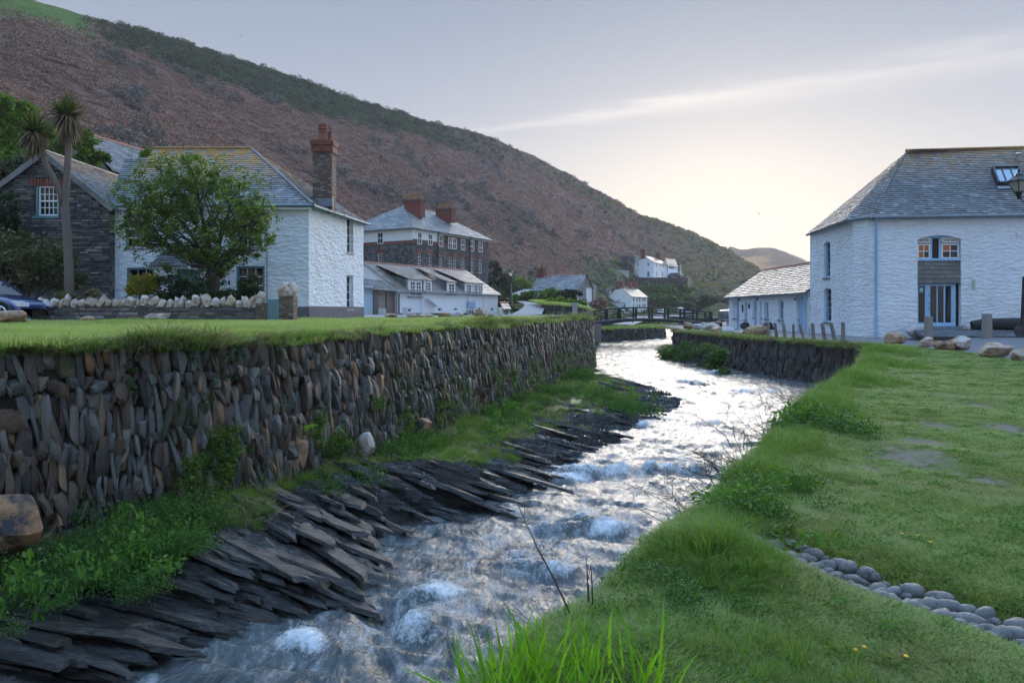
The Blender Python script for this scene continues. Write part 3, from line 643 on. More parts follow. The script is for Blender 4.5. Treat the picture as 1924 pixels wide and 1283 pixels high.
tv = np.concatenate((np.linspace(-.35, 0, 24)[:-1], np.linspace(0, 1, 170), np.linspace(1.03, 1.5, 12)))
HY_ = np.zeros((len(tv), len(cx))); HZ_ = np.zeros_like(HY_)
ztop = CAMZ + (HY - hs) * ht / F
for i, t in enumerate(tv):
    if t < 0: w = (t + .35) / .35; HY_[i] = hn + (hb - hn) * w; HZ_[i] = hn0 + (hz - hn0) * w ** 1.4
    elif t <= 1: HY_[i] = hb + (ht - hb) * t; HZ_[i] = hz + (ztop - hz) * (t - .10 * np.sin(math.pi * t) * (1 - t))
    else: HY_[i] = ht + (t - 1) * 160; HZ_[i] = ztop + (t - 1) * 4 - (t - 1) ** 2 * 60
HXw = (cx[None, :] - CX) * HY_ / F
TV = np.repeat(tv[:, None], len(cx), 1); PX = np.repeat(cx[None, :], len(tv), 0)
am = sstep(0, .15, TV) * (1 - .75 * sstep(.9, 1.0, TV))
gul = fbm(xyz(HXw * .035, HY_ * .035, 0), 4, 101); HZ_ = HZ_ + am * (2.6 * gul + 1.0 * fbm(xyz(HXw * .13, HY_ * .13, 0), 4, 103) + .45 * fbm(xyz(HXw * .5, HY_ * .5, 0), 3, 104))
# sea cliffs at the right-hand end
cl = sstep(1290, 1360, PX) * (1 - sstep(.05, .5, TV)) * sstep(-.2, 0.0, TV)
HZ_ = HZ_ + cl * (8 * np.abs(fbm(xyz(HXw * .06, HY_ * .06, HZ_ * .02), 4, 105)))
# ground cover masks (what grows where)
n1 = fbm(xyz(HXw * .03, HY_ * .03, 0), 4, 111); n2 = fbm(xyz(HXw * .11, HY_ * .11, 0), 4, 113)
gorse = np.clip(sstep(.74, .83, TV + .10 * n1) * sstep(140, 260, PX) * (1 - sstep(760, 1000, PX) * .75), 0, 1)
field = sstep(.74, .86, TV + .05 * n1 + .0 * PX) * (1 - sstep(130, 240, PX))
bare = np.clip(sstep(.42, .2, TV + .18 * n1 + .00012 * PX) * (1 - sstep(500, 760, PX)) + .75 * sstep(.12, .4, n2 + .3 * n1), 0, 1) * (1 - field)
right = sstep(1170, 1330, PX + 130 * n1 + 120 * (TV - .5))
low = np.maximum(sstep(.16, .02, TV + .08 * n1), sstep(.40, .24, TV + .12 * n1) * sstep(1060, 1140, PX) * (1 - sstep(1310, 1350, PX)))
cliff = cl * sstep(-.1, .3, n2 + .2)
C = lambda *c: np.array(c)[None, None, :]
colr = C(.26, .15, .115) * (1 + .30 * n2[..., None])
def mixc(a, m, c): return a * (1 - m[..., None]) + C(*c) * m[..., None]
colr = mixc(colr, bare * .7, (.125, .105, .10)); colr = mixc(colr, right, (.17, .14, .075)); colr = mixc(colr, gorse, (.075, .092, .04))
colr = mixc(colr, low, (.13, .16, .06)); colr = mixc(colr, field, (.12, .19, .04)); colr = mixc(colr, cliff, (.075, .065, .058))
strip = sstep(.25, .45, n1 + .1) * sstep(900, 1100, PX) * (1 - cliff); colr = mixc(colr, strip * .6, (.10, .105, .05))
k = NT('hillside'); c = k.coord('World'); hc = k.attr('hcol', 'Color'); q2 = k.noise(c, 1.1, 8, .75); q3 = k.noise(k.coord('World', (1, 1, 2.2)), .35, 6, .65)
cc = k.mix(k.ramp(q2, [(.35, 0.0), (.7, .75)]), hc, k.mix(1.0, hc, (.42, .42, .42), 'MULTIPLY')); cc = k.mix(k.ramp(q3, [(.45, 0.0), (.7, .5)]), cc, k.mix(1.0, hc, (1.5, 1.42, 1.35), 'MULTIPLY'))
k.set(k.b, Base_Color=cc, Roughness=.95, Specular_IOR_Level=.1, Normal=k.bump(q2, 1.0, .8)); MT['hill'] = k.m
grid_mesh('hillside', xyz(HXw, HY_, HZ_), MT['hill'], {'hcol': colr}, kind='structure')
# distant headland, warm backlit haze painted into its colour
fx = np.linspace(1290, 2300, 200); fs = np.interp(fx, [1290, 1360, 1372, 1395, 1420, 1455, 1480, 1500, 1523, 1600, 1800, 2300], [500, 474, 463, 469, 466, 467, 474, 482, 494, 520, 552, 575]) + 1.8 * fbm(xyz(fx / 14., 0, 0), 4, 9)
ft = np.linspace(0, 1.4, 60); FY = 520 + 160 * ft[:, None] + 0 * fx[None, :]; fz = CAMZ + (HY - fs) * 680 / F
FZ = -4 + (fz + 4)[None, :] * np.where(ft < 1, ft ** .8, 1 - (ft - 1) * .8)[:, None]; FX = (fx[None, :] - CX) * FY / F
FZ = FZ + 2.5 * fbm(xyz(FX * .03, FY * .03, 0), 4, 17) * np.clip(ft * 3, 0, 1)[:, None] * (ft < .9)[:, None]
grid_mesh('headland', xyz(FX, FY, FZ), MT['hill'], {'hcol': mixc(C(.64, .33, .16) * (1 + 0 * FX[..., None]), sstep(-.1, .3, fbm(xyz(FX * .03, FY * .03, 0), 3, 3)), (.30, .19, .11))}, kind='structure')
sea = M(); sea.abox(15, 900, 99, 700, -3.0, -2.35); sea.build('harbour_water', MT['water'], kind='structure')
def hill_z(px, t):
    j = np.clip(np.searchsorted(cx, px), 0, len(cx) - 1); i = np.clip(np.searchsorted(tv, t), 0, len(tv) - 1); return i, j
# ------------------------------------------------------------------ stones
def stone_mesh(name, mat, sub=2, sq=.55, rough=.16, seed=0, cuts=5):
    bm = bmesh.new(); bmesh.ops.create_icosphere(bm, subdivisions=sub, radius=1)
    r_ = random.Random(seed); pl = []
    for _ in range(cuts):
        n = Vector((r_.gauss(0, 1), r_.gauss(0, 1), r_.gauss(0, 1))).normalized(); pl.append((n, r_.uniform(.72, .95)))
    co = np.array([v.co for v in bm.verts]); co = np.sign(co) * np.abs(co) ** sq
    co = co / np.max(np.abs(co), axis=0)
    co = co * (1 + rough * fbm(co * 1.4 + seed * 7.3, 3, seed)[:, None])
    if sub > 3: co = co * (1 + rough * .32 * (np.abs(fbm(co * 3.6 + seed, 4, seed + 3)) - .2)[:, None])
    for n, d in pl:
        n = np.array(n); e_ = co @ n - d * .95; co = co - np.maximum(e_, 0)[:, None] * n * .85
    for v, c_ in zip(bm.verts, co): v.co = c_
    me = bpy.data.meshes.new(name); bm.to_mesh(me); bm.free()
    me.polygons.foreach_set('use_smooth', [True] * len(me.polygons)); me.set_sharp_from_angle(angle=math.radians(38))
    at = me.attributes.new('rnd', 'FLOAT', 'FACE'); me.materials.append(mat); return me
def mesh_arrays(me):
    v = np.zeros(len(me.vertices) * 3, np.float32); me.vertices.foreach_get('co', v)
    return v.reshape(-1, 3).astype(float), [tuple(p.vertices) for p in me.polygons]
HI = [stone_mesh('stone', MT['wallstone'], 3, .20 + .05 * (i % 4), .34, i, 8) for i in range(30)]
HIF = [stone_mesh('stone', MT['wallstone_far'], 2, .32, .3, i + 40, 4) for i in range(12)]
LO = [mesh_arrays(stone_mesh('s', MT['wallstone'], 2, .30, .3, i + 80, 5)) for i in range(14)]; LO1 = [mesh_arrays(stone_mesh('s', MT['wallstone'], 1, .36, .3, i + 120, 4)) for i in range(14)]
def stone_wall(thing_o, curve, zb, zt, mat, protos, mb_name, n_ind, batter=.10, wr=(.07, .19), hr=(.20, .46), out=(1, 0), nearest=None, dep=.09, tiltsd=.07, big=True):
    """upright stones packed along a curve; curve (n,2), zb/zt arrays of n; out: side the face looks to (+1 = right of the travel direction)"""
    seg = np.diff(curve, axis=0); L = np.concatenate(([0], np.cumsum(np.linalg.norm(seg, axis=1)))); tot = L[-1]
    pos = lambda s: np.array([np.interp(s, L, curve[:, 0]), np.interp(s, L, curve[:, 1])])
    st = []
    lev = 0.0; row = 0; hmax = float(np.max(zt - zb))
    while lev < hmax + .1:
        fr = lev / hmax; rowh = random.uniform(*hr) * (1.25 - .5 * fr)
        s = random.uniform(0, .1)
        while s < tot:
            w = random.uniform(*wr) * (1.15 - .35 * fr) * (random.uniform(1.3, 2.0) if big and random.random() < .10 else 1)
            sc = s + w / 2; Zt = float(np.interp(sc, L, zt)); Zb = float(np.interp(sc, L, zb))
            hh = rowh * random.uniform(.75, 1.35) * (random.uniform(1.1, 1.5) if random.random() < .12 else 1); zc = Zt - lev - rowh / 2 + random.gauss(0, .05)
            s += w * .93
            if zc - rowh * .35 < Zb - .25: continue
            if zc + hh / 2 > Zt + .05: hh = max(.1, (Zt + random.uniform(-.03, .06) - zc) * 2)
            p = pos(sc); p2 = pos(min(sc + .05, tot)); p1 = pos(max(sc - .05, 0)); tg = (p2 - p1) / (np.linalg.norm(p2 - p1) + 1e-9); nr = np.array((tg[1], -tg[0])) * out
            d = batter * (Zt - zc) + random.gauss(0, .03)
            st.append((np.array((p[0] + nr[0] * d, p[1] + nr[1] * d, zc)), tg, nr, w, hh))
        lev += rowh * .90; row += 1
    key = lambda q_: -(q_[3] * q_[4]) / (q_[0][1] ** 2)
    if nearest is not None: vis = [q_ for q_ in st if nearest(q_[0])]
    else: vis = st
    ids = set(id(q_) for q_ in sorted(vis, key=key)[:n_ind]); mb = M()
    for q_ in st:
        c_, tg, nr, w, hh = q_; ti = random.gauss(0, tiltsd)
        T3 = np.array((tg[0], tg[1], ti)); N3 = np.array((nr[0], nr[1], random.gauss(-.05, .12))); U3 = np.array((-tg[0] * ti + nr[0] * random.gauss(-.12, .05), -tg[1] * ti, 1.0))
        B = np.stack((T3 * w * random.uniform(.56, .64), N3 * dep * random.uniform(.7, 1.7), U3 * hh * random.uniform(.56, .66)), 1)
        if id(q_) in ids: inst('stone', random.choice(protos), thing_o, c_, B)
        else:
            v, f = random.choice(LO if c_[1] < 20 else LO1); mb.add(v @ B.T + c_, f, random.random())
    if mb.n: mb.build(mb_name, mat, thing_o, smooth=True, sharp=40, kind='stuff')
    return len(st)
def backing(thing_o, curve, zb, zt, batter, out, mat, name='wall_core', back=.015):
    tg = np.gradient(curve, axis=0); tg /= np.linalg.norm(tg, axis=1)[:, None]; nr = np.stack((tg[:, 1], -tg[:, 0]), 1) * out
    rows = []
    for t in np.linspace(0, 1, 8):
        z = zt - .02 + (zb - .5 - zt) * t; d = batter * (zt - z) - back
        rows.append(np.stack((curve[:, 0] + nr[:, 0] * d, curve[:, 1] + nr[:, 1] * d, z), 1))
    rows.insert(0, np.stack((curve[:, 0] - nr[:, 0] * .7, curve[:, 1] - nr[:, 1] * .7, zt - .30), 1))
    return grid_mesh(name, np.stack(rows), mat, parent=thing_o, smooth=False)
# left retaining wall (runs from beside the camera to the bend)
lwall = thing('retaining_wall', 'long dark retaining wall of upright slate stones below the left lawn', 'stone wall', (-4.5, 10, -1))
m_ = (lw_s[:, 1] > 5.5); cv = lw_s[m_]; zb_ = lwb_s[m_]; zt_ = np.full(len(cv), LTOP - .02) + .05 * fbm(xyz(cv[:, 0], cv[:, 1]), 3, 4)
vis_l = lambda p: (p[0] * F / p[1] + CX) > -15
stone_wall(lwall, cv, zb_, zt_, MT['wallstone'], HI, 'stones_beyond', 300, .10, (.038, .118), (.12, .36), 1, vis_l, dep=.10, tiltsd=.14)
backing(lwall, cv, zb_, zt_, .10, 1, MT['wallback'])
# return of that wall round the corner towards the bridge
cvr = np.array([(4.6, 44.7), (5.0, 46.5), (5.2, 50), (6.0, 58), (7.4, 74)])
cvr = smooth_curve(cvr, 60); ztr = np.interp(cvr[:, 1], [44.7, 52, 60, 74], [LTOP, .9, .35, .2])
stone_wall(lwall, cvr, np.full(60, -2.0), ztr, MT['wallstone'], HI, 'stones_round_corner', 0, .06, (.12, .25), (.3, .55), 1)
backing(lwall, cvr, np.full(60, -2.0), ztr, .06, 1, MT['wallback'], 'wall_core_return')
# quartz and rust blocks set in the foot of the left wall
def blockobj(name, mat, c, half, seed, parent=None, label=None, cat=None, yaw=0, sub=3, sq=.5, rough=.22, group=None):
    me = stone_mesh(name, mat, sub, sq, rough, seed, 9)
    ca_, sa_ = math.cos(yaw), math.sin(yaw)
    B = np.array([[ca_ * half[0], -sa_ * half[1], 0], [sa_ * half[0], ca_ * half[1], 0], [0, 0, half[2]]])
    o = inst(name, me, parent, c, B); ORG[o.name] = np.asarray(c, float)
    if label: tag(o, label, cat, group)
    return o
blockobj('boulder', MT['boulder_rust'], P(16, 992, 7.85), (.30, .26, .34), 211, label='large rust-stained block at the foot of the dark wall, far left', cat='boulder', yaw=.55, sub=4, rough=.30, sq=.24)
for i, (px, py, Y, w, h_, lb) in enumerate([(548, 858, 11.75, .25, .27, 'rounded orange and white quartz block set low in the dark wall'), (688, 838, 13.5, .13, .25, 'upright tan quartz block leaning at the foot of the dark wall'), (442, 856, 10.8, .09, .18, 'small pale quartz block low in the wall beside the larger orange block'), (793, 803, 15.9, .22, .24, 'purplish boulder half buried at the foot of the dark wall')]):
    blockobj('boulder', MT['boulder'] if i < 3 else MT['boulder_rust'], P(px, py, Y), (w, .16, h_), 210 + i, label=lb, cat='boulder', yaw=.5 + .2 * i)
# right retaining wall
rwall = thing('retaining_wall', 'brown slate retaining wall below the row of grey posts on the right bank', 'stone wall', (14, 40, -1.9))
cv2 = rw_s.copy(); zt2 = np.full(len(cv2), -.03) + .05 * fbm(xyz(cv2[:, 0], cv2[:, 1]), 3, 6); zb2 = np.full(len(cv2), -1.95)
vis_r = lambda p: p[1] > 31
stone_wall(rwall, cv2, zb2, zt2, MT['wallstone_far'], HIF, 'stones_beyond', 300, .10, (.09, .2), (.25, .45), -1, vis_r)
backing(rwall, cv2, zb2, zt2, .10, -1, MT['wallback'])
# low river wall beyond the bridge
fwall = thing('river_wall', 'low dark river wall seen under the footbridge', 'stone wall', (12, 84, -2))
cv3 = smooth_curve(np.array([(7.4, 79), (9.0, 82), (13.5, 86), (17.5, 90), (19.3, 93.5), (19.0, 97)]), 60)
stone_wall(fwall, cv3, np.full(60, -2.0), np.full(60, -.5), MT['wallstone_far'], HIF, 'stones', 0, .06, (.2, .4), (.3, .6), 1)
backing(fwall, cv3, np.full(60, -2.0), np.full(60, -.5), .06, 1, MT['wallback'])
# ------------------------------------------------------------------ pebble channel across the lawn
peb = thing('pebble_channel', 'narrow drain channel paved with rounded grey pebbles across the lawn', 'drain', (PEB0[0], PEB0[1], 0))
PB = [stone_mesh('pebble', MT['pebble'], 3, .92, .12, 300 + i, 2) for i in range(8)]
a, b = PEB0[:2], PEB1[:2]; dv_ = (b - a) / np.linalg.norm(b - a); nv_ = np.array((-dv_[1], dv_[0])); Lp = np.linalg.norm(b - a)
s = 0.0
while s < Lp:
    wd = .20 + .02 * math.sin(s * 3); nrow = 4
    for r_ in range(nrow):
        sz = random.uniform(.026, .064)
        if random.random() < .06: continue
        c2 = a + dv_ * (s + random.gauss(0, .018) + .03 * r_) + nv_ * ((r_ - (nrow - 1) / 2) * wd * .42 + random.gauss(0, .012))
        yaw = math.atan2(dv_[1], dv_[0]) + random.gauss(.55, .35); e_ = random.uniform(1.05, 1.45)
        ti = random.gauss(.25, .2)
        R_ = np.array(Matrix.Rotation(yaw, 3, 'Z') @ Matrix.Rotation(-ti, 3, 'Y'))
        B = R_ @ np.diag((sz * e_, sz * .82, sz * .78))
        inst('pebble', random.choice(PB), peb, (c2[0], c2[1], float(zR(c2[0], c2[1])) + .016), B)
    s += random.uniform(.075, .095)
# ------------------------------------------------------------------ boulders on the grass
def boulder(px, py, wpx, hpx, Y, label, mat='boulder', seed=0, group=None, sink=.12, zb=None):
    c = P(px, py, Y)
    if zb is not None: c[2] = zb(c[0], c[1]) - .02
    w = wpx * Y / F / 2; h_ = hpx * Y / F / 2
    return blockobj('boulder', MT[mat], (c[0], c[1], c[2] + h_ * (1 - sink)), (w * 1.06, w * .8, h_ * 1.12), seed, label=label, cat='boulder', yaw=random.uniform(-.4, .4), sq=.72, rough=.42, sub=4, group=group)
Yz = lambda py, z: (CAMZ - z) * F / (py - HY)
LBD = [(22, 617, 52, 24, 'large tan boulder in front of the blue car wheel'), (165, 617, 30, 8, 'flat pale boulder in the grass between car and garden wall'), (292, 612, 46, 13, 'long low boulder on the lawn below the hawthorn side of the garden wall'), (376, 611, 40, 17, 'rounded white and tan boulder before the right half of the garden wall'), (470, 608, 28, 12, 'small pointed orange boulder left of the teal gate'), (510, 606, 26, 10, 'low grey boulder directly before the teal gate'), (537, 607, 24, 8, 'low tan boulder just right of the teal gate'),
       (733, 600, 24, 9, 'tan boulder nearest the wooden shed doors'), (774, 599, 21, 10, 'tan boulder beside the stone standing slab'), (801, 598, 27, 9, 'wide flat tan boulder before the low cottage wall'), (834, 598, 23, 11, 'brown boulder, middle of the row before the cottages'), (859, 597, 26, 13, 'pale domed boulder left of the blue cottage sign'), (901, 597, 24, 15, 'large lumpy boulder just right of the blue cottage sign'), (922, 596, 10, 6, 'smallest brown boulder at the right end of the cottage row'), (938, 597, 12, 5, 'flat brown boulder before the small hut')]
for i, (px, py, w, h_, lb) in enumerate(LBD): boulder(px, py, w, h_, max(18, float(LB(px)) - .3) if px > 60 else 19.0, lb, seed=400 + i, mat='boulder_white' if i in (3, 11) else ('boulder_ochre' if i in (4, 10, 13) else 'boulder'), zb=lambda x, y: float(zL(x, min(y, 44.6))) + .09)
RBD = [(1680, 645, 40, 20, 33.5, 'squarish ochre boulder at the end of the post row', 'boulder_ochre'), (1741, 653, 30, 19, 31.5, 'small rounded tan boulder left of the grey and tan pair'), (1771, 657, 34, 18, 30.2, 'dark grey half of the boulder pair on the lawn edge', 'boulder_rust'), (1803, 657, 38, 26, 30.2, 'peaked tan half of the boulder pair on the lawn edge'), (1868, 671, 58, 27, 25.6, 'large smooth tan boulder at the lawn edge near the lamp'), (1922, 680, 40, 27, 23.5, 'pale jagged boulder cut by the right edge'),
       (1418, 631, 46, 19, 47, 'big ochre boulder left of the first grey post', 'boulder_ochre'), (1368, 627, 24, 14, 50, 'white quartz boulder before the low wing', 'boulder_white'), (1392, 629, 26, 9, 48.5, 'flat tan boulder between the white and ochre boulders'), (1348, 625, 28, 12, 52, 'jumbled pale boulder left of the white quartz one'), (1330, 621, 20, 13, 54, 'tan boulder near the right end of the bridge'), (1311, 619, 18, 11, 55.5, 'grey boulder in the pile by the bridge end', 'boulder_white'), (1294, 617, 20, 12, 57, 'pointed white boulder at the left end of the pile by the bridge'), (1322, 611, 10, 5, 62, 'small brown boulder behind the pile by the bridge end'), (1350, 608, 12, 5, 66, 'small pale boulder on the road by the bridge end')]
for i, t in enumerate(RBD):
    px, py, w, h_, Y, lb = t[:6]; boulder(px, py, w, h_, Y, lb, t[6] if len(t) > 6 else 'boulder', 440 + i)
# ------------------------------------------------------------------ building kit
class Fr:
    """a wall plane: O bottom-left corner seen from outside, U to the right, N outwards"""
    def __init__(s, O, B):
        s.O = np.asarray(O, float); d = np.asarray(B, float)[:2] - s.O[:2]; s.W = float(np.linalg.norm(d)); d = d / s.W
        s.U = np.array((d[0], d[1], 0)); s.N = np.array((d[1], -d[0], 0)); s.Z = np.array((0, 0, 1.0))
    def p(s, u, v, d=0.0): return s.O + s.U * u + s.Z * v + s.N * d
    def uv(s, px, py):
        """wall coordinates of an image point lying on this wall"""
        r = np.array(((px - CX) / F, 1.0, -(py - HY) / F)); c = np.array((0, 0, CAMZ)); t = np.dot(s.O - c, s.N) / np.dot(r, s.N)
        q = c + r * t - s.O; return float(np.dot(q, s.U)), float(q[2])
    def rect(s, x0, y0, x1, y1):
        a = s.uv(x0, y1); b = s.uv(x1, y0); return min(a[0], b[0]), max(a[0], b[0]), a[1], b[1]
    def box(s, m, u0, u1, v0, v1, d0, d1, r=None):
        m.box(s.p((u0 + u1) / 2, (v0 + v1) / 2, (d0 + d1) / 2), s.U * (u1 - u0) / 2, s.N * (d1 - d0) / 2, s.Z * (v1 - v0) / 2, r)
def wall(name, fr, H, mat, parent, ops=(), top=None, cell=.3, amp=.02, rev=.2, W=None, u0=0.0):
    W = fr.W if W is None else W
    def lines(a, b, ex):
        g_ = [x for x in np.linspace(a, b, max(2, int((b - a) / cell) + 1)) if all(abs(x - e_) > cell * .35 for e_ in ex)]
        return np.array(sorted(set(g_ + [e_ for e_ in ex if a <= e_ <= b] + [a, b])))
    us = lines(u0, W, [o[0] for o in ops] + [o[1] for o in ops]); vs_ = lines(0, H, [o[2] for o in ops] + [o[3] for o in ops])
    nu, nv = len(us), len(vs_); V = np.zeros((nv, nu, 3)); vv = np.zeros((nv, nu))
    for i, v in enumerate(vs_):
        for j, u in enumerate(us):
            t = min(v, top(u)) if top else v; vv[i, j] = t; V[i, j] = fr.p(u, t)
    if amp: V = V + amp * np.stack([fbm(V * 1.7, 3, 5), fbm(V * 1.7, 3, 9), 0 * V[..., 0]], -1) * np.abs(fr.N[None, None, :] * 1.0 + .001) * np.sign(fr.N[None, None, :] + 1e-9)
    f = []
    for i in range(nv - 1):
        for j in range(nu - 1):
            uc, vc = (us[j] + us[j + 1]) / 2, (vs_[i] + vs_[i + 1]) / 2
            if any(o[0] < uc < o[1] and o[2] < vc < o[3] for o in ops): continue
            if top and vv[i + 1, j] - vv[i, j] < 1e-6 and vv[i + 1, j + 1] - vv[i, j + 1] < 1e-6: continue
            a_ = i * nu + j; f.append((a_, a_ + 1, a_ + nu + 1, a_ + nu))
    m = M(); m.add(V.reshape(-1, 3), f, .5)
    for o in ops:
        q_ = [(o[0], o[2]), (o[1], o[2]), (o[1], o[3]), (o[0], o[3])]
        for a_ in range(4):
            (ua, va), (ub, vb) = q_[a_], q_[(a_ + 1) % 4]
            m.quad(fr.p(ua, va, .0), fr.p(ub, vb, .0), fr.p(ub, vb, -rev), fr.p(ua, va, -rev), r=.5)
    return m.build(name, mat, parent, smooth=False)
def window(parent, fr, op, cols, rows, frame='white_paint', glass='glass', panes=True, setb=.12, fw=.06, bw=.025, sill=None, meet=None, name='window', lit=(), surround=None, label=None):
    """frame and glazing bars as one part, the panes and the sill as its sub-parts"""
    u0, u1, v0, v1 = op; m = M(); d0, d1 = -setb - .05, -setb + .015
    if surround:
        for (a_, b_, c_, e_) in ((u0, u0 + fw, v0, v1), (u1 - fw, u1, v0, v1), (u0, u1, v1 - fw, v1), (u0, u1, v0, v0 + fw)):
            pass
    for (a_, b_, c_, e_) in ((u0, u0 + fw, v0, v1), (u1 - fw, u1, v0, v1), (u0 + fw, u1 - fw, v1 - fw, v1), (u0 + fw, u1 - fw, v0, v0 + fw)): fr.box(m, a_, b_, c_, e_, d0, d1)
    iu0, iu1, iv0, iv1 = u0 + fw, u1 - fw, v0 + fw, v1 - fw
    for i in range(1, cols): u = iu0 + (iu1 - iu0) * i / cols; fr.box(m, u - bw / 2, u + bw / 2, iv0, iv1, d0 + .01, d1 - .015)
    for j in range(1, rows):
        v = iv0 + (iv1 - iv0) * j / rows; t = bw * (2.2 if meet == j else 1); fr.box(m, iu0, iu1, v - t / 2, v + t / 2, d0 + .012, d1 - .012 + (.02 if meet == j else 0))
    w = m.build(name, MT[frame], parent)
    if label: w['label'] = label
    if panes:
        for i in range(cols):
            for j in range(rows):
                a_, b_ = iu0 + (iu1 - iu0) * i / cols, iu0 + (iu1 - iu0) * (i + 1) / cols; c_, e_ = iv0 + (iv1 - iv0) * j / rows, iv0 + (iv1 - iv0) * (j + 1) / rows
                q_ = M(); tl = [random.gauss(0, .004) for _ in range(4)]
                dd = d0 + .03; q_.quad(fr.p(a_, c_, dd + tl[0]), fr.p(b_, c_, dd + tl[1]), fr.p(b_, e_, dd - tl[0]), fr.p(a_, e_, dd - tl[1]))
                q_.build('pane', MT['litglass' if (i, j) in lit else glass], w)
    else:
        q_ = M(); q_.quad(*(fr.p(a_, c_, d0 + .03) for a_, c_ in ((iu0, iv0), (iu1, iv0), (iu1, iv1), (iu0, iv1)))); q_.build('pane', MT[glass], w)
    if sill:
        q_ = M(); fr.box(q_, u0 - .06, u1 + .06, v0 - .07, v0, -setb, .05); q_.build('sill', MT[sill], w)
    return w
UNIT = None
def slate_unit(mat):
    m = M(); v = [(-.5, 0, .6), (.5, 0, .6), (.5, 1, 0), (-.5, 1, 0), (-.5, 0, -.4), (.5, 0, -.4)]
    m.add(v, [(0, 1, 2, 3), (4, 5, 1, 0), (0, 3, 4), (1, 5, 2)]); return m.mesh('slate', mat)
def slates(parent, faces, mat, row=.2, w=.24, thick=.028, n_ind=0, name='slates', skip=None, over=.08):
    """faces: list of (A, B, C, D) with A-B the eave (left to right seen from outside) and D-C the top edge"""
    m = M(); um = slate_unit(mat); allS = []
    for fi, (A, B_, C_, D_) in enumerate(faces):
        A, B_, C_, D_ = (np.asarray(x, float) for x in (A, B_, C_, D_))
        mid = ((D_ + C_) - (A + B_)) / 2; U = (B_ - A) / np.linalg.norm(B_ - A); N = np.cross(U, mid); N /= np.linalg.norm(N)
        if N[2] < 0: N = -N
        up = np.cross(N, U); up /= np.linalg.norm(up)
        if up[2] < 0: up = -up
        H = float(np.dot(mid, up)); nrow = max(2, int(H / row)); rh = H / nrow
        A2 = A - up * over; 
        for i in range(-1 if over else 0, nrow):
            t0, t1 = max(i, -over / rh) * rh / H, min((i + 1.15) * rh / H, 1.0)
            l0, r0 = A + (D_ - A) * t0, B_ + (C_ - B_) * t0; l1, r1 = A + (D_ - A) * t1, B_ + (C_ - B_) * t1
            W0 = np.dot(r0 - A, U); x = np.dot(l0 - A, U) - random.uniform(0, w); L0 = np.dot(l0 - A, U); L1, R1 = np.dot(l1 - A, U), np.dot(r1 - A, U)
            while x < W0 - .01:
                ww = w * random.uniform(.7, 1.3); xa, xb = max(x, L0), min(x + ww * .975, W0); x += ww
                if xb - xa < .03: continue
                ya, yb = max(xa, L1), min(xb, R1)
                if yb <= ya: ya = yb = min(max((xa + xb) / 2, L1), max(R1, L1))
                if i < 0 and t1 <= t0: continue
                lo = t0 * H + random.gauss(0, .008); hi = t1 * H; th = thick * random.uniform(.8, 1.5)
                if skip and skip(fi, (xa + xb) / 2, lo): continue
                full = abs(ya - xa) < .01 and abs(yb - xb) < .01
                allS.append((full, xb - xa, (A, U, up, N, xa, xb, ya, yb, lo, hi, th)))
    full = sorted([s_ for s_ in allS if s_[0]], key=lambda s_: (s_[2][0] + s_[2][1] * s_[2][4] + s_[2][2] * s_[2][8])[1] - 3 * s_[1])[:n_ind] if n_ind else []
    ids = set(id(s_) for s_ in full)
    for s_ in allS:
        A, U, up, N, xa, xb, ya, yb, lo, hi, th = s_[2]
        if id(s_) in ids:
            c = A + U * (xa + xb) / 2 + up * lo; B = np.stack((U * (xb - xa), up * (hi - lo), N * th), 1); inst('slate', um, parent, c, B)
        else:
            q_ = lambda x_, y_, z_: A + U * x_ + up * y_ + N * z_
            tj = random.gauss(0, .004)
            v = [q_(xa, lo, th + tj), q_(xb, lo, th - tj), q_(yb, hi, .004), q_(ya, hi, .004), q_(xa, lo, -.01), q_(xb, lo, -.01)]
            m.add(v, [(0, 1, 2, 3), (4, 5, 1, 0)], random.random())
    if m.n: m.build(name, mat, parent, kind='stuff')
    ul = M()
    for (A, B_, C_, D_) in faces: 
        dz = np.array((0, 0, .015))
        ul.quad(*(np.asarray(x, float) - dz for x in ((A, B_, C_, D_) if np.linalg.norm(np.asarray(C_, float) - D_) > .01 else (A, B_, C_))))
    return ul
def gutter(parent, a, b, mat, r_=.06): m = M(); m.tube([a, b], r_, 8); return m.build('gutter', MT[mat], parent, smooth=True, sharp=50)
def pipe(parent, pts, mat, r_=.045, brackets=0):
    m = M(); m.tube(pts, r_, 8)
    a_, b_ = np.asarray(pts[-2], float), np.asarray(pts[-1], float)
    for i in range(brackets): c = a_ + (b_ - a_) * (i + .5) / brackets; m.lathe(c - (0, 0, .03), [(r_ * 1.5, 0), (r_ * 1.5, .06)], 8)
    return m.build('downpipe', MT[mat], parent, smooth=True, sharp=50)
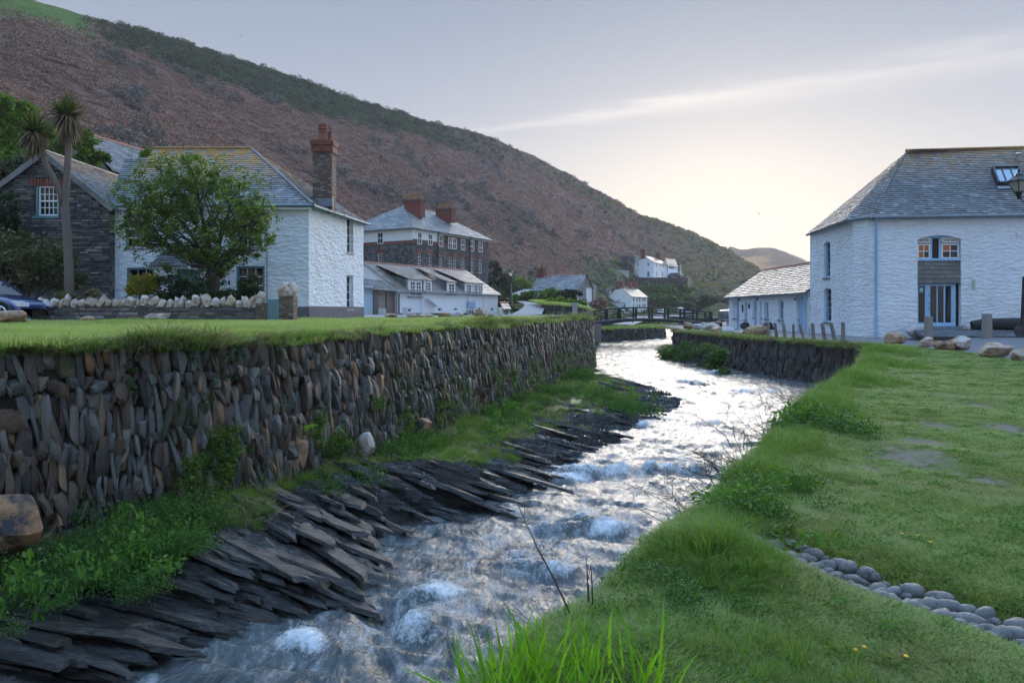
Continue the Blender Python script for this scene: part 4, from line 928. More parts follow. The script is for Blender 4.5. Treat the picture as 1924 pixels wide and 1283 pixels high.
def bricks(parent, c, hx, hy, z0, z1, mat, U=(1, 0), bl=.22, bh=.075, name='bricks', core='mortar', kind='stuff'):
    """a stack of individual bricks round a mortar core"""
    U3 = np.array((U[0], U[1], 0.)); V3 = np.array((-U[1], U[0], 0.)); m = M(); c = np.array((c[0], c[1], 0.))
    nr = max(1, int(round((z1 - z0) / bh))); bh = (z1 - z0) / nr
    for i in range(nr):
        z = z0 + (i + .5) * bh
        for (ax, ay, la, lb) in ((U3, V3, hx, hy), (V3, U3, hy, hx)):
            for sg in (-1, 1):
                x = -la + (-bl / 2 if i % 2 else 0)
                while x < la - .01:
                    xa, xb = max(x, -la), min(x + bl - .012, la); x += bl
                    if xb - xa < .03: continue
                    m.box(c + ax * (xa + xb) / 2 + ay * sg * (lb - .03 + random.gauss(0, .003)) + (0, 0, z), ax * (xb - xa) / 2, ay * .035, (0, 0, bh / 2 - .006), random.random())
    k_ = M(); k_.box(c + (0, 0, (z0 + z1) / 2), U3 * (hx - .015), V3 * (hy - .015), (0, 0, (z1 - z0) / 2 - .004)); k_.build('chimney_core', MT[core], parent)
    return m.build(name, mat, parent, kind=kind)
def rubble(parent, fr, H, mat, ops=(), top=None, row=.11, w=.32, dep=.05, name='stones', W=None, u0=0.0, n_ind=0):
    """thin-bedded slate masonry: real stones in uneven courses"""
    m = M(); v = 0; W = fr.W if W is None else W
    while v < H:
        rh = row * random.uniform(.55, 1.5); u = u0 - random.uniform(0, w)
        while u < W:
            ww = w * random.uniform(.4, 1.7); a_, b_ = max(u, u0), min(u + ww - .012, W); u += ww
            if b_ - a_ < .05: continue
            vt = min(v + rh - .012, H)
            segs = [(a_, b_)]
            for o in ops:
                if vt > o[2] + .01 and v < o[3] - .01:
                    ns = []
                    for (x, y) in segs:
                        if y <= o[0] or x >= o[1]: ns.append((x, y)); continue
                        if o[0] - x > .05: ns.append((x, o[0]))
                        if y - o[1] > .05: ns.append((o[1], y))
                    segs = ns
            for (x, y) in segs:
                if top and vt > min(top(x), top(y)) - .01: continue
                d = dep * random.uniform(.3, 1.2); j = lambda: random.gauss(0, .008)
                pts = [fr.p(x, v, -.05), fr.p(y, v, -.05), fr.p(y, vt, -.05), fr.p(x, vt, -.05), fr.p(x + .01 + j(), v + .008, d), fr.p(y - .01 + j(), v + .008, d + j()), fr.p(y - .01 + j(), vt - .008 + j(), d), fr.p(x + .01 + j(), vt - .008 + j(), d + j())]
                m.add(pts, [(4, 5, 6, 7), (0, 1, 5, 4), (1, 2, 6, 5), (2, 3, 7, 6), (3, 0, 4, 7)], random.random())
        v += rh
    return m.build(name, mat, parent, kind='stuff')
def simple_house(name, label, cat, near, right, left, base, eave, ridge, wmat, rmat, wins=(), hip=False, along='R', over=.25, roofrow=.4, chimneys=(), gcol='white_paint', amp=.03, cell=.8, top_mats=None, wall_name='wall'):
    """near: corner closest to the viewer (xy); right: end of the right-hand visible wall; left: end of the left-hand visible wall.
    along 'R': the ridge runs along the right-hand wall, so the left wall is a gable"""
    near, right, left = (np.asarray(x, float) for x in (near, right, left)); far = right + left - near
    t = thing(name, label, cat, (near[0], near[1], base)); H = eave - base
    z3 = lambda p, z: np.array((p[0], p[1], z))
    fL = Fr(z3(left, base), z3(near, base)); fR = Fr(z3(near, base), z3(right, base)); fB = Fr(z3(right, base), z3(far, base)); fD = Fr(z3(far, base), z3(left, base))
    frs = {'L': fL, 'R': fR, 'B': fB, 'D': fD}; ops = {'L': [], 'R': [], 'B': [], 'D': []}
    for w in wins: ops[w[0]].append(frs[w[0]].rect(*w[1]))
    gab = ('L', 'B') if along == 'R' else ('R', 'D')
    rise = ridge - eave
    for q_, f in frs.items():
        tp = (lambda u, W=f.W: H + rise * (1 - abs(2 * u / W - 1))) if (q_ in gab and not hip) else None
        wall(wall_name, f, H + (rise if tp else 0), wmat, t, ops[q_], tp, cell, amp, .18)
    for w in wins:
        o = frs[w[0]].rect(*w[1]); kw = dict(w[3]) if len(w) > 3 else {}
        window(t, frs[w[0]], o, w[2][0], w[2][1], panes=kw.pop('panes', False), fw=kw.pop('fw', max(.05, (o[1] - o[0]) * .09)), bw=kw.pop('bw', .04), **kw)
    e_ = lambda p: z3(p, eave)
    if along == 'R': m0, m1 = (near + left) / 2, (right + far) / 2; A_, B_, C_, D_ = near, right, far, left
    else: m0, m1 = (near + right) / 2, (left + far) / 2; A_, B_, C_, D_ = left, near, right, far
    ax = (m1 - m0) / np.linalg.norm(m1 - m0)
    # roof planes: eave pairs with overhang
    if along == 'R':
        lo = (near - left) / np.linalg.norm(near - left) * over; r0, r1 = m0, m1
        if hip: hd = np.linalg.norm(near - left) / 2; r0, r1 = m0 + ax * hd, m1 - ax * hd
        dz = -over * rise / (np.linalg.norm(near - left) / 2)
        vo = 0 if hip else over * .6
        ho = over if hip else vo
        n_, r_, f_, l_ = near + lo - ax * ho, right + lo + ax * ho, far - lo + ax * ho, left - lo - ax * ho
        R0, R1 = (r0 - ax * vo, r1 + ax * vo)
        faces = [(z3(n_, eave + dz), z3(r_, eave + dz), z3(R1, ridge), z3(R0, ridge)), (z3(f_, eave + dz), z3(l_, eave + dz), z3(R0, ridge), z3(R1, ridge))]
        if hip: faces += [(z3(l_, eave + dz), z3(n_, eave + dz), z3(R0, ridge), z3(R0, ridge)), (z3(r_, eave + dz), z3(f_, eave + dz), z3(R1, ridge), z3(R1, ridge))]
    else:
        lo = (near - right) / np.linalg.norm(near - right) * over; vo = over * .6
        dz = -over * rise / (np.linalg.norm(near - right) / 2)
        n_, r_, f_, l_ = near + lo - ax * vo, right - lo - ax * vo, far - lo + ax * vo, left + lo + ax * vo
        R0, R1 = m0 - ax * vo, m1 + ax * vo
        faces = [(z3(l_, eave + dz), z3(n_, eave + dz), z3(R0, ridge), z3(R1, ridge)), (z3(r_, eave + dz), z3(f_, eave + dz), z3(R1, ridge), z3(R0, ridge))]
    ul = slates(t, faces, rmat, roofrow, roofrow * 1.3, .035, over=0); rf = ul.build('roof', MT['underlay'], t)
    rg = M(); rg.tube([z3(R0, ridge + .03), z3(R1, ridge + .03)], .09, 6); rg.build('ridge_tiles', MT['ridge_clay'], t)
    for f in faces[:1] + ([faces[2]] if hip else []):
        gutter(t, f[0] + (0, 0, -.06), f[1] + (0, 0, -.06), 'gutter_grey', .07)
    for (c, hx, hy, z0, z1, pots, pm) in chimneys:
        u = fR.U[:2] if along == 'R' else fL.U[:2]
        ch = M(); U3 = np.array((u[0], u[1], 0)); V3 = np.array((-u[1], u[0], 0)); cc_ = np.array((c[0], c[1], 0))
        ch.box(cc_ + (0, 0, (z0 + z1) / 2), U3 * hx, V3 * hy, (0, 0, (z1 - z0) / 2)); co = ch.build('chimney', MT['brick_red'], t)
        cap = M(); cap.box(cc_ + (0, 0, z1 + .12), U3 * (hx + .12), V3 * (hy + .12), (0, 0, .12)); cap.build('chimney_cap', MT['brick_old'], co)
        long_ = V3 if hy > hx else U3; LL = max(hx, hy)
        for i in range(pots):
            pp = M(); pp.lathe(cc_ + long_ * (LL * (2 * (i + .5) / pots - 1)) + (0, 0, z1 + .24), [(.15, 0), (.12, .15), (.12, .7), (.16, .75), (.16, .85), (.1, .85)], 8); pp.build('chimney_pot', MT[pm], co)
    return t, frs
# ------------------------------------------------------------------ white house on the left
base = 1.15
A = P(208, 600, 31.0); Bc = P(580, 600, 31.0); Cc = P(683, 598, 37.3); eav = CAMZ + 202 * 31 / F; rz = 9.0
lh = thing('white_house', 'whitewashed stone house with hipped slate roof behind the hawthorn tree', 'house', (Bc[0], Bc[1], base))
fF = Fr((A[0], 31, base), (Bc[0], 31, base)); fS = Fr((Bc[0], 31, base), (Cc[0], Cc[1], base)); HW = eav - base
opsF = [fF.rect(*r) for r in ((238, 503, 290, 556), (236, 392, 282, 466), (444, 500, 497, 556), (448, 392, 492, 464), (330, 505, 377, 600))]
wall('wall', fF, HW, MT['white'], lh, opsF, None, .22, .03)
for i, (o, cr_) in enumerate(zip(opsF[:4], ((3, 3), (3, 4), (3, 3), (3, 4)))):
    window(lh, fF, o, cr_[0], cr_[1], 'white_paint', setb=.14, fw=.05, sill='slate_far', meet=cr_[1] // 2)
    m = M(); u0, u1, v0, v1 = o
    for (a_, b_, c_, e_) in ((u0 - .0, u0 + .09, v0, v1), (u1 - .09, u1, v0, v1), (u0, u1, v1 - .08, v1)): fF.box(m, a_, b_, c_, e_, -.125, -.03)
    m.build('window_casing', MT['teal'], lh)
# porch and door
o = opsF[4]; m = M(); fF.box(m, o[0], o[1], o[2], o[3], -.2, -.15); m.build('door', MT['teal'], lh)
pm_ = M(); pu0, pu1 = fF.uv(308, 500)[0], fF.uv(378, 500)[0]; pz = fF.uv(340, 503)[1]
pf = [(fF.p(pu0, pz, 1.3), fF.p(pu1, pz, 1.3), fF.p(pu1 - .1, pz + .75, .05), fF.p(pu0 + .1, pz + .75, .05))]
ul = slates(lh, pf, MT['slate_right'], .2, .25, name='porch_slates'); ul.build('porch_roof', MT['underlay'], lh)
m = M(); m.bar(fF.p(pu0, pz - .06, 1.25), fF.p(pu1, pz - .06, 1.25), .08, .1); m.bar(fF.p(pu0 + .05, pz - .06, 1.25), fF.p(pu0 + .05, pz - .06, .03), .08, .1); m.bar(fF.p(pu1 - .05, pz - .06, 1.25), fF.p(pu1 - .05, pz - .06, .03), .08, .1); m.build('porch_frame', MT['white_paint'], lh)
# side wall with narrow windows and stone plinth
opsS = [fS.rect(*r) for r in ((652, 411, 664, 474), (651, 518, 664, 581))]
wall('side_wall', fS, HW, MT['white'], lh, opsS, None, .22, .035, .22)
for o in opsS: window(lh, fS, o, 2, 4, 'white_paint', setb=.17, fw=.06, sill='slate_far')
m = M(); fS.box(m, -.04, fS.W, -.1, .62, -.05, .035); fF.box(m, fF.W - 1.2, fF.W + .034, -.1, .60, -.05, .04); m.build('plinth', plain('plinth_render', (.13, .13, .14), .9, var=.3, bump=.4, scale=6), lh)
fB = Fr((Cc[0], Cc[1], base), (Cc[0] - 8.3, Cc[1] + .6, base)); wall('rear_wall', fB, HW, MT['white'], lh, (), None, .6, .02)
# roofs
ov = .22; eL = np.array((A[0] - .0, 31 - ov, eav - .12)); eR = np.array((Bc[0] + ov, 31 - ov, eav - .12)); eB = np.array((Cc[0] + ov, Cc[1] + ov, eav - .12))
rR = P(473, 280, 34.2); rL = P(290, 281, 34.2); rz = float(rR[2]); rR[2] = rL[2] = rz
mainL = np.array((rL[0], 31 - ov, eav - .12))
faces = [(mainL, eR, rR, rL), (eR, eB, rR, rR), (eB, np.array((rL[0], Cc[1] + ov, eav - .12)), rL, rR)]
slates(lh, faces, MT['slate_left'], .17, .22, .03, n_ind=300).build('roof', MT['underlay'], lh)
rz2 = rz - .52; r2L = np.array((A[0] - 3.4, 33.7, rz2)); r2R = np.array((rL[0] + .02, 33.7, rz2))
slates(lh, [(eL + (.0, 0, 0), mainL + (.0, 0, 0), r2R, r2L + (2.6, 0, 0))], MT['slate_right'], .17, .22, name='link_slates').build('link_roof', MT['underlay'], lh)
m = M(); m.quad(mainL + (0, .2, .1), (rL[0], 33.7, rz2), (rL[0], 33.9, rz2), rL); m.build('roof_step', MT['underlay'], lh)
m = M(); m.tube([rL + (0, 0, .03), rR + (0, 0, .03)], .08, 6); m.build('ridge_tiles', MT['ridge_ochre'], lh)
m = M(); m.tube([rR + (0, 0, .02), eR + (0, 0, .05)], .07, 6); m.build('hip_tiles', MT['slate_far'], lh)
gutter(lh, eL + (0, -.03, -.04), eR + (.02, -.03, -.04), 'gutter'); gutter(lh, eR + (.03, 0, -.04), eB + (.03, 0, -.04), 'gutter')
m = M(); m.box((eL + eR) / 2 + (0, .1, -.13), ((eR - eL)[0] / 2 - .1, 0, 0), (0, .09, 0), (0, 0, .06)); m.build('fascia', MT['white_paint'], lh)
pipe(lh, [fF.p(.12, HW - .15, .12), fF.p(.12, .1, .12)], 'teal', .05, 3)
m = M(); m.tube([fF.p(fF.uv(502, 400)[0], HW - .1, .03), fF.p(fF.uv(502, 400)[0], .3, .04)], .015, 5); m.build('cable', MT['black_iron'], lh)
# chimney stack on the side wall
cc_ = P(607, 300, 32.9)[:2] + np.array((-.02, .35)); zk = lambda py: CAMZ - (py - HY) * 33.0 / F
ch = M(); ch.abox(cc_[0] - .1, cc_[0] + .1, cc_[1] - .1, cc_[1] + .1, 6, 6.2); cho = ch.build('chimney', MT['mortar'], lh)
bricks(cho, cc_, .42, .42, 5.9, zk(287), MT['brick_old']); bricks(cho, cc_, .47, .47, zk(287), zk(274), MT['brick_red'], name='brick_band'); bricks(cho, cc_, .51, .51, zk(274), zk(265), MT['brick_red'], name='brick_cap')
for i, (dx, dy, r_, tz) in enumerate(((-.03, -.15, .20, 234), (.12, .2, .16, 244))):
    m = M(); z0_, z1_ = zk(265), zk(tz); h_ = z1_ - z0_
    m.lathe((cc_[0] + dx, cc_[1] + dy, z0_), [(r_, 0), (r_ * .95, h_ * .5), (r_ * 1.1, h_ * .52), (r_ * 1.1, h_ * .60), (r_ * .92, h_ * .62), (r_ * .92, h_ * .7), (r_ * 1.1, h_ * .72), (r_ * 1.1, h_ * .8), (r_ * .92, h_ * .82), (r_ * .95, h_ * .92), (r_ * 1.08, h_ * .94), (r_ * 1.08, h_), (r_ * .8, h_)], 14); m.build('chimney_pot', MT['brick_red'], cho, smooth=True, sharp=40)
m = M(); m.tube([(cc_[0] + .20, cc_[1] + .2, zk(262)), (cc_[0] + .24, cc_[1] + .2, zk(238)), (cc_[0] + .16, cc_[1] + .1, zk(233)), (cc_[0] + .05, cc_[1], zk(234))], .025, 6); m.build('aerial', MT['black_iron'], cho)
m = M(); m.abox(cc_[0] - .55, cc_[0] + .50, cc_[1] - .55, cc_[1] - .44, 6.2, 6.55); m.build('lead_flashing', MT['gutter_grey'], cho)
# ------------------------------------------------------------------ slate-stone gabled wing at far left
gw = thing('stone_cottage', 'dark slate-stone gabled cottage wing with one sash window', 'house', P(85, 600, 30.6))
g0 = P(-52, 600, 30.6); g1 = P(206, 600, 30.6); fG = Fr((g0[0], 30.6, base), (g1[0], 30.6, base)); apx = fG.uv(85, 290); eR_ = fG.uv(206, 384)[1]
gtop = lambda u: np.interp(u, [0, apx[0], fG.W], [eR_ - .05, apx[1], eR_])
oG = fG.rect(68, 350, 111, 408)
wall('wall_core', fG, apx[1] + .02, plain('slate_mortar', (.035, .035, .035), .95), gw, [oG], gtop, .4, 0)
rubble(gw, fG, apx[1], MT['slate_rubble'], [(oG[0] - .05, oG[1] + .05, oG[2], oG[3] + .32)], gtop, .085, .34, .05)
window(gw, fG, (oG[0] + .1, oG[1] - .04, oG[2] + .06, oG[3]), 4, 4, 'white_paint', setb=.05, fw=.055, meet=2)
m = M(); fG.box(m, oG[0], oG[0] + .09, oG[2], oG[3], -.1, .02); fG.box(m, oG[1] - .05, oG[1] + .02, oG[2], oG[3], -.1, .02); fG.box(m, oG[0] - .05, oG[1] + .05, oG[2] - .06, oG[2] + .05, -.1, .08); m.build('window_casing', MT['teal'], gw)
m = M(); nb = 13
for i in range(nb):
    u = oG[0] - .28 + (oG[1] - oG[0] + .56) * i / (nb - 1); fG.box(m, u - .045, u + .045, oG[3] + .02, oG[3] + .30, -.05, .04 + random.gauss(0, .004), random.random())
m.build('brick_lintel', MT['brick_red'], gw, kind='stuff')
ob = np.array((.0, -.12, 0)); ap = fG.p(*apx) + ob + (0, 0, .12); er = fG.p(fG.W + .2, eR_ - .14) + ob; el = fG.p(-.2, eR_ - .2) + ob
bk = np.array((.0, 7.5, 0)); 
slates(gw, [(er, er + bk, ap + bk, ap), (el + bk, el, ap, ap + bk)], MT['slate_left'], .17, .24).build('roof', MT['underlay'], gw)
for (a_, b_) in ((el, ap), (ap, er)):
    m = M(); n = 9
    for i in range(n):
        t0, t1 = i / n, (i + .97) / n; m.bar(a_ + (b_ - a_) * t0 + (0, 0, -.10), a_ + (b_ - a_) * t1 + (0, 0, -.10), .10, .22)
    m.build('verge_slates', MT['slate_far'], gw)
m = M(); m.tube([ap + (0, -.02, .02), ap + bk], .07, 6); m.build('ridge_tiles', MT['slate_far'], gw)
for (a_, b_, nm) in ((fG.p(fG.W, 0), fG.p(fG.W, 0) + bk, 'side_wall'), (fG.p(0, 0) + bk, fG.p(0, 0), 'side_wall')):
    f_ = Fr(a_, b_); wall(nm, f_, eR_ - .1, MT['rubble_far'], gw, (), None, 1.0, 0)
# house behind with its long roof
b0 = P(140, 246, 39); b1 = P(296, 292, 45.5); bh_ = thing('slate_roofed_house', 'long slate roof with pink ridge tiles rising behind the stone cottage', 'house', (b0[0], b0[1], base))
dn = np.array((3.4, -2.6, -2.6)); dn2 = np.array((-3.4, 2.6, -2.6))
slates(bh_, [(b0 + dn, b1 + dn, b1, b0), (b1 + dn2, b0 + dn2, b0, b1)], MT['slate_far'], .2, .28).build('roof', MT['underlay'], bh_)
m = M(); m.tube([b0 + (0, 0, .03), b1 + (0, 0, .03)], .09, 6); m.build('ridge_tiles', MT['ridge_clay'], bh_)
q0, q1, q2, q3 = (x * np.array((1, 1, 0)) + (0, 0, base) for x in (b0 + dn2 * .93, b0 + dn * .93, b1 + dn * .93, b1 + dn2 * .93))
for (x, y) in ((q0, q1), (q1, q2), (q2, q3), (q3, q0)):
    f_ = Fr(x, y); g_ = (x is q0) or (x is q2); hh = b0[2] - 2.6 - base + .1
    if g_: rr = (b0[2] if x is q0 else b1[2]) - base; wall('wall', f_, rr, MT['slate_rubble'], bh_, (), (lambda u, W=f_.W, rr=rr: rr - 2.5 * abs(2 * u / W - 1) - .05), .6, .0)
    else: wall('wall', f_, b1[2] - 2.6 - base, MT['slate_rubble'], bh_, (), None, 1.0, 0)
# ------------------------------------------------------------------ garden wall, coping, gate piers, gate
yG = 24.0; gA, gB = P(60, 605, 23.6), P(482, 605, 25.4); fW = Fr((gA[0], gA[1], 1.05), (gB[0], gB[1], 1.05))
gwl = thing('garden_wall', 'low dark slate garden wall topped with upright white stones', 'stone wall', (gA[0], gA[1], 1.05))
htop = fW.uv(270, 577)[1]
m = M(); fW.box(m, 0, fW.W, -.2, htop, -.35, -.03); m.build('wall_core', MT['mortar'], gwl)
rubble(gwl, fW, htop, MT['slate_rubble'], (), None, .075, .26, .03)
CP = [stone_mesh('coping_stone', MT['quartz'], 3, .55, .55, 500 + i, 9) for i in range(9)]
u = .1; i = 0
while u < fW.W - .1:
    big_ = .36 if abs(u - fW.uv(168, 570)[0]) < .2 else random.uniform(.13, .33); hh = random.uniform(.26, .48) + (.08 if big_ > .33 else 0); ti = random.gauss(-.12, .25)
    B = np.stack(((fW.U + fW.Z * ti) * big_ * .54, fW.N * .2, (fW.Z - fW.U * ti) * hh * .55), 1)
    inst('coping_stone', random.choice(CP), gwl, fW.p(u + big_ / 2, htop + hh * .42, -.18), B); u += big_ * .98
for i, (x0, x1, yt, Yp, lb) in enumerate(((483, 500, 569, 25.4, 'left brick pier of the teal garden gate'), (528, 555, 556, 26.2, 'right brick pier of the teal garden gate, broad and weathered'))):
    a_, b_ = P(x0, 604, Yp), P(x1, 604, Yp); w = (b_[0] - a_[0]) / 2; zt = CAMZ - (yt - HY) * Yp / F
    pr = thing('gate_pier', lb, 'gate pier', ((a_[0] + b_[0]) / 2, Yp, 1.1)); bricks(pr, ((a_[0] + b_[0]) / 2, Yp), w, w * 1.0, 1.05, zt, MT['brick_old'])
    for q_ in range(4 if i else 1):
        B = np.diag((w * (.7 if i else 1.0), w * .7, .34 if q_ % 2 else .25)); inst('cap_stone', CP[q_ + 2], pr, ((a_[0] + b_[0]) / 2 + (q_ - 1.5) * w * .45 * (i > 0), Yp, zt + .16), B)
gt = thing('garden_gate', 'teal boarded garden gate between two brick piers', 'gate', P(513, 604, 25.8)); ga, gb = P(500, 604, 25.6), P(528, 604, 26.0); fg = Fr((ga[0], ga[1], 1.1), (gb[0], gb[1], 1.1)); gh = fg.uv(513, 562)[1]
for i in range(7): m = M(); fg.box(m, fg.W * i / 7 + .006, fg.W * (i + 1) / 7 - .006, .05, gh, -.02, .0); m.build('board', MT['gate_teal'], gt)
m = M(); fg.box(m, 0, fg.W, .2, .28, -.06, -.02); fg.box(m, 0, fg.W, gh - .25, gh - .17, -.06, -.02); m.build('rail', MT['gate_teal'], gt)
# ------------------------------------------------------------------ large white building on the right
rb = thing('white_building', 'large whitewashed stone building with hipped slate roof and pale blue door', 'building', (18.7, 40, 0))
zb0 = -.1; c0 = np.array((18.75, 40.0, zb0)); c1 = np.array((19.5, 48.4, zb0)); cE = np.array((36.0, 37.9, zb0)); ez = CAMZ + 178 * 40 / F; rdz = 11.25
fm_ = Fr(c0 + (.5, -.1, 0), cE); fs_ = Fr(c1, c0 + (.06, .75, 0)); fch = Fr(c0 + (.06, .75, 0), c0 + (.5, -.1, 0)); HW = ez - zb0
oW = fm_.rect(1724, 441, 1806, 490); oP = fm_.rect(1722, 490, 1806, 531); oD = fm_.rect(1724, 531, 1801, 613)
op_all = (oD[0], oW[1], oD[2], oW[3])
wall('wall', fm_, HW, MT['white'], rb, [op_all], None, .22, .04, .3)
oS = [fs_.rect(1548, 452, 1560, 522), fs_.rect(1548, 540, 1562, 604)]
wall('side_wall', fs_, HW, MT['white'], rb, oS, None, .22, .05, .3); wall('corner_wall', fch, HW, MT['white'], rb, (), None, .22, .04)
fe = Fr(cE, cE + (.9, 10, 0)); wall('end_wall', fe, HW, MT['white'], rb, (), None, .8, .02); fbk = Fr(cE + (.9, 10, 0), c1); wall('rear_wall', fbk, HW, MT['white'], rb, (), None, .8, .02)
for o in oS:
    window(rb, fs_, o, 2, 5, 'white_paint', setb=.24, fw=.07, meet=None)
    m = M(); fs_.box(m, o[0], o[0] + .12, o[2], o[3], -.23, -.10); fs_.box(m, o[1] - .12, o[1], o[2], o[3], -.23, -.10); fs_.box(m, o[0] - .03, o[1] + .03, o[2] - .02, o[2] + .08, -.23, -.06); m.build('window_casing', MT['pale_blue'], rb)
    m = M(); fs_.box(m, o[0] - .08, o[1] + .08, o[2] - .12, o[2] - .02, -.15, .07); m.build('sill', MT['slate_far'], rb)
    m = M(); n = 7
    for i in range(n): a_ = (i + .5) / n * 2 - 1; fs_.box(m, o[0] + (o[1] - o[0]) * i / n, o[0] + (o[1] - o[0]) * (i + .97) / n, o[3] - .12 * a_ * a_ - .02, o[3] + .03, -.3, .02)
    m.build('arch_stones', MT['white'], rb)
# arched head of the big window
m = M(); n = 14; W_ = oW[1] - oD[0]
for i in range(n):
    a0 = (i / n * 2 - 1); a1 = ((i + 1) / n * 2 - 1); y0, y1 = -.22 * a0 * a0, -.22 * a1 * a1; x0, x1 = oD[0] + W_ * i / n, oD[0] + W_ * (i + 1) / n; vt = op_all[3]
    m.add([fm_.p(x0, vt + y0 - .02, .015), fm_.p(x1, vt + y1 - .02, .015), fm_.p(x1, vt + .05, .015), fm_.p(x0, vt + .05, .015), fm_.p(x0, vt + y0 - .02, -.28), fm_.p(x1, vt + y1 - .02, -.28)], [(0, 1, 2, 3), (0, 4, 5, 1)], .5)
m.build('window_arch', MT['white'], rb)
# the window: blue frame, two lights with open hoppers, dark middle
wf = M(); u0, u1, v0, v1 = oD[0] + .02, oW[1], oW[2] + .12, oW[3]; sb = -.20
a1_, a2_ = fm_.uv(1752, 450)[0], fm_.uv(1770, 450)[0]
for (a_, b_, c_, e_) in ((u0, u0 + .05, v0, v1), (u1 - .05, u1, v0, v1), (a1_ - .05, a1_ + .07, v0, v1), (a2_ - .07, a2_ + .05, v0, v1), (u0, u1, v1 - .16, v1)): fm_.box(wf, a_, b_, c_, e_, sb - .06, sb)
win = wf.build('window', MT['pale_blue'], rb)
m = M(); fm_.box(m, u0 - .05, u1 + .02, v0 - .12, v0 + .01, sb - .1, -.04); m.build('sill', MT['pale_blue'], win)
midv = fm_.uv(1740, 458)[1]
for (x0, x1, litset) in ((u0 + .05, a1_ - .05, ((0, 1), (0, 0), (1, 1))), (a2_ + .05, u1 - .05, ((0, 1),))):
    window(rb, fm_, (x0, x1, v0, midv), 2, 2, 'white_paint', setb=-sb - .03, fw=.06, bw=.035, lit=litset)
    # top hopper, tilted outwards
    m = M(); t0_, t1_ = midv + .05, v1 - .14
    for (a_, b_, c_, e_) in ((x0, x0 + .06, t0_, t1_), (x1 - .06, x1, t0_, t1_), (x0, x1, t0_, t0_ + .06), (x0, x1, t1_ - .06, t1_), ((x0 + x1) / 2 - .02, (x0 + x1) / 2 + .02, t0_, t1_)): fm_.box(m, a_, b_, c_, e_, sb + .02, sb + .07)
    hp = m.build('window', MT['white_paint'], rb)
    for (a_, b_) in ((x0 + .06, (x0 + x1) / 2), ((x0 + x1) / 2, x1 - .06)): q_ = M(); q_.quad(*(fm_.p(x, y, sb + .035) for x, y in ((a_, t0_ + .05), (b_, t0_ + .05), (b_, t1_ - .05), (a_, t1_ - .05)))); q_.build('pane', MT['curtainglass'], hp)
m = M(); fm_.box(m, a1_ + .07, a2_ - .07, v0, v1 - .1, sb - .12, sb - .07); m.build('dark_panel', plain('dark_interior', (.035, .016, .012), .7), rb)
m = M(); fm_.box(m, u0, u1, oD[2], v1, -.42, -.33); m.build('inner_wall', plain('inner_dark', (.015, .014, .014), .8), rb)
# hung slates between window and door
sp = [(fm_.p(oD[0] + .01, oP[2] + .02, -.10), fm_.p(oW[1] - .01, oP[2] + .02, -.10), fm_.p(oW[1] - .01, oP[3] + .02, -.14), fm_.p(oD[0] + .01, oP[3] + .02, -.14))]
hs_m = slate('hung_slate', [(0, (.13, .135, .14)), (.5, (.18, .185, .18)), (1, (.25, .25, .24))]); nsl = int((oW[1] - oD[0]) / .33)
for rI in range(5):
    off = .16 if rI % 2 else 0; rh = (oP[3] - oP[2]) / 5
    x = oD[0] - off
    while x < oW[1] - .05:
        xa, xb = max(x, oD[0]) + .006, min(x + .40, oW[1]) - .006; x += .40
        if xb - xa < .05: continue
        m = M(); y0 = oP[2] + rI * rh; m.add([fm_.p(xa, y0 + .004, -.10), fm_.p(xb, y0 + .004, -.10), fm_.p(xb, y0 + rh + .03, -.135), fm_.p(xa, y0 + rh + .03, -.135), fm_.p(xa, y0 + .004, -.13), fm_.p(xb, y0 + .004, -.13)], [(0, 1, 2, 3), (4, 5, 1, 0)]); m.build('hung_slate', hs_m, rb)
m = M(); fm_.box(m, oD[0] - .02, oW[1] + .02, oP[2] - .06, oP[2] + .0, -.25, -.06); m.build('slate_lintel', MT['slate_right'], rb)
# door: blue frame, side light, three-pane door
du0, du1, dv0, dv1 = oD[0] + .02, fm_.uv(1799, 570)[0], oD[2], oD[3] - .08
m = M(); d0, d1 = -.26, -.20; g1 = [fm_.uv(x, 570)[0] for x in (1728.5, 1741, 1751, 1763.5, 1764.5, 1777, 1778.5, 1790.5)]
gv0, gv1 = fm_.uv(1760, 606)[1], fm_.uv(1760, 537)[1]
for (a_, b_) in ((du0, g1[0]), (g1[1], g1[2]), (g1[3] - .015, g1[4] + .015), (g1[5] - .02, g1[6] + .02), (g1[7], du1)): fm_.box(m, a_, b_, dv0, dv1, d0, d1)
fm_.box(m, du0, du1, gv1, dv1 + .02, d0, d1 + .003); fm_.box(m, du0, du1, dv0, gv0, d0, d1 + .003)
dr = m.build('door', MT['pale_blue'], rb)
for (a_, b_) in ((g1[0], g1[1]), (g1[2], g1[3]), (g1[4], g1[5]), (g1[6], g1[7])):
    q_ = M(); q_.quad(*(fm_.p(x, y, d0 + .03) for x, y in ((a_, gv0), (b_, gv0), (b_, gv1), (a_, gv1)))); q_.build('pane', MT['glass'], dr)
m = M(); h0 = fm_.uv(1748, 576); m.tube([fm_.p(h0[0], h0[1], d1), fm_.p(h0[0], h0[1], d1 + .06), fm_.p(h0[0] + .12, h0[1], d1 + .06)], .018, 6); m.tube([fm_.p(h0[0], h0[1] - .12, d1), fm_.p(h0[0], h0[1] - .12, d1 + .04)], .03, 8)
for py in (554, 569): hh = fm_.uv(1748, py); m.tube([fm_.p(hh[0], hh[1], d1 - .01), fm_.p(hh[0], hh[1], d1 + .03)], .035, 8)
m.build('handle', MT['black_iron'], dr)
m = M(); s_ = fm_.rect(1731, 540, 1738, 549.5); fm_.box(m, s_[0], s_[1], s_[2], s_[3], d0 + .034, d0 + .04); m.build('door_notice', plain('teal_notice', (.13, .42, .38), .5), dr)
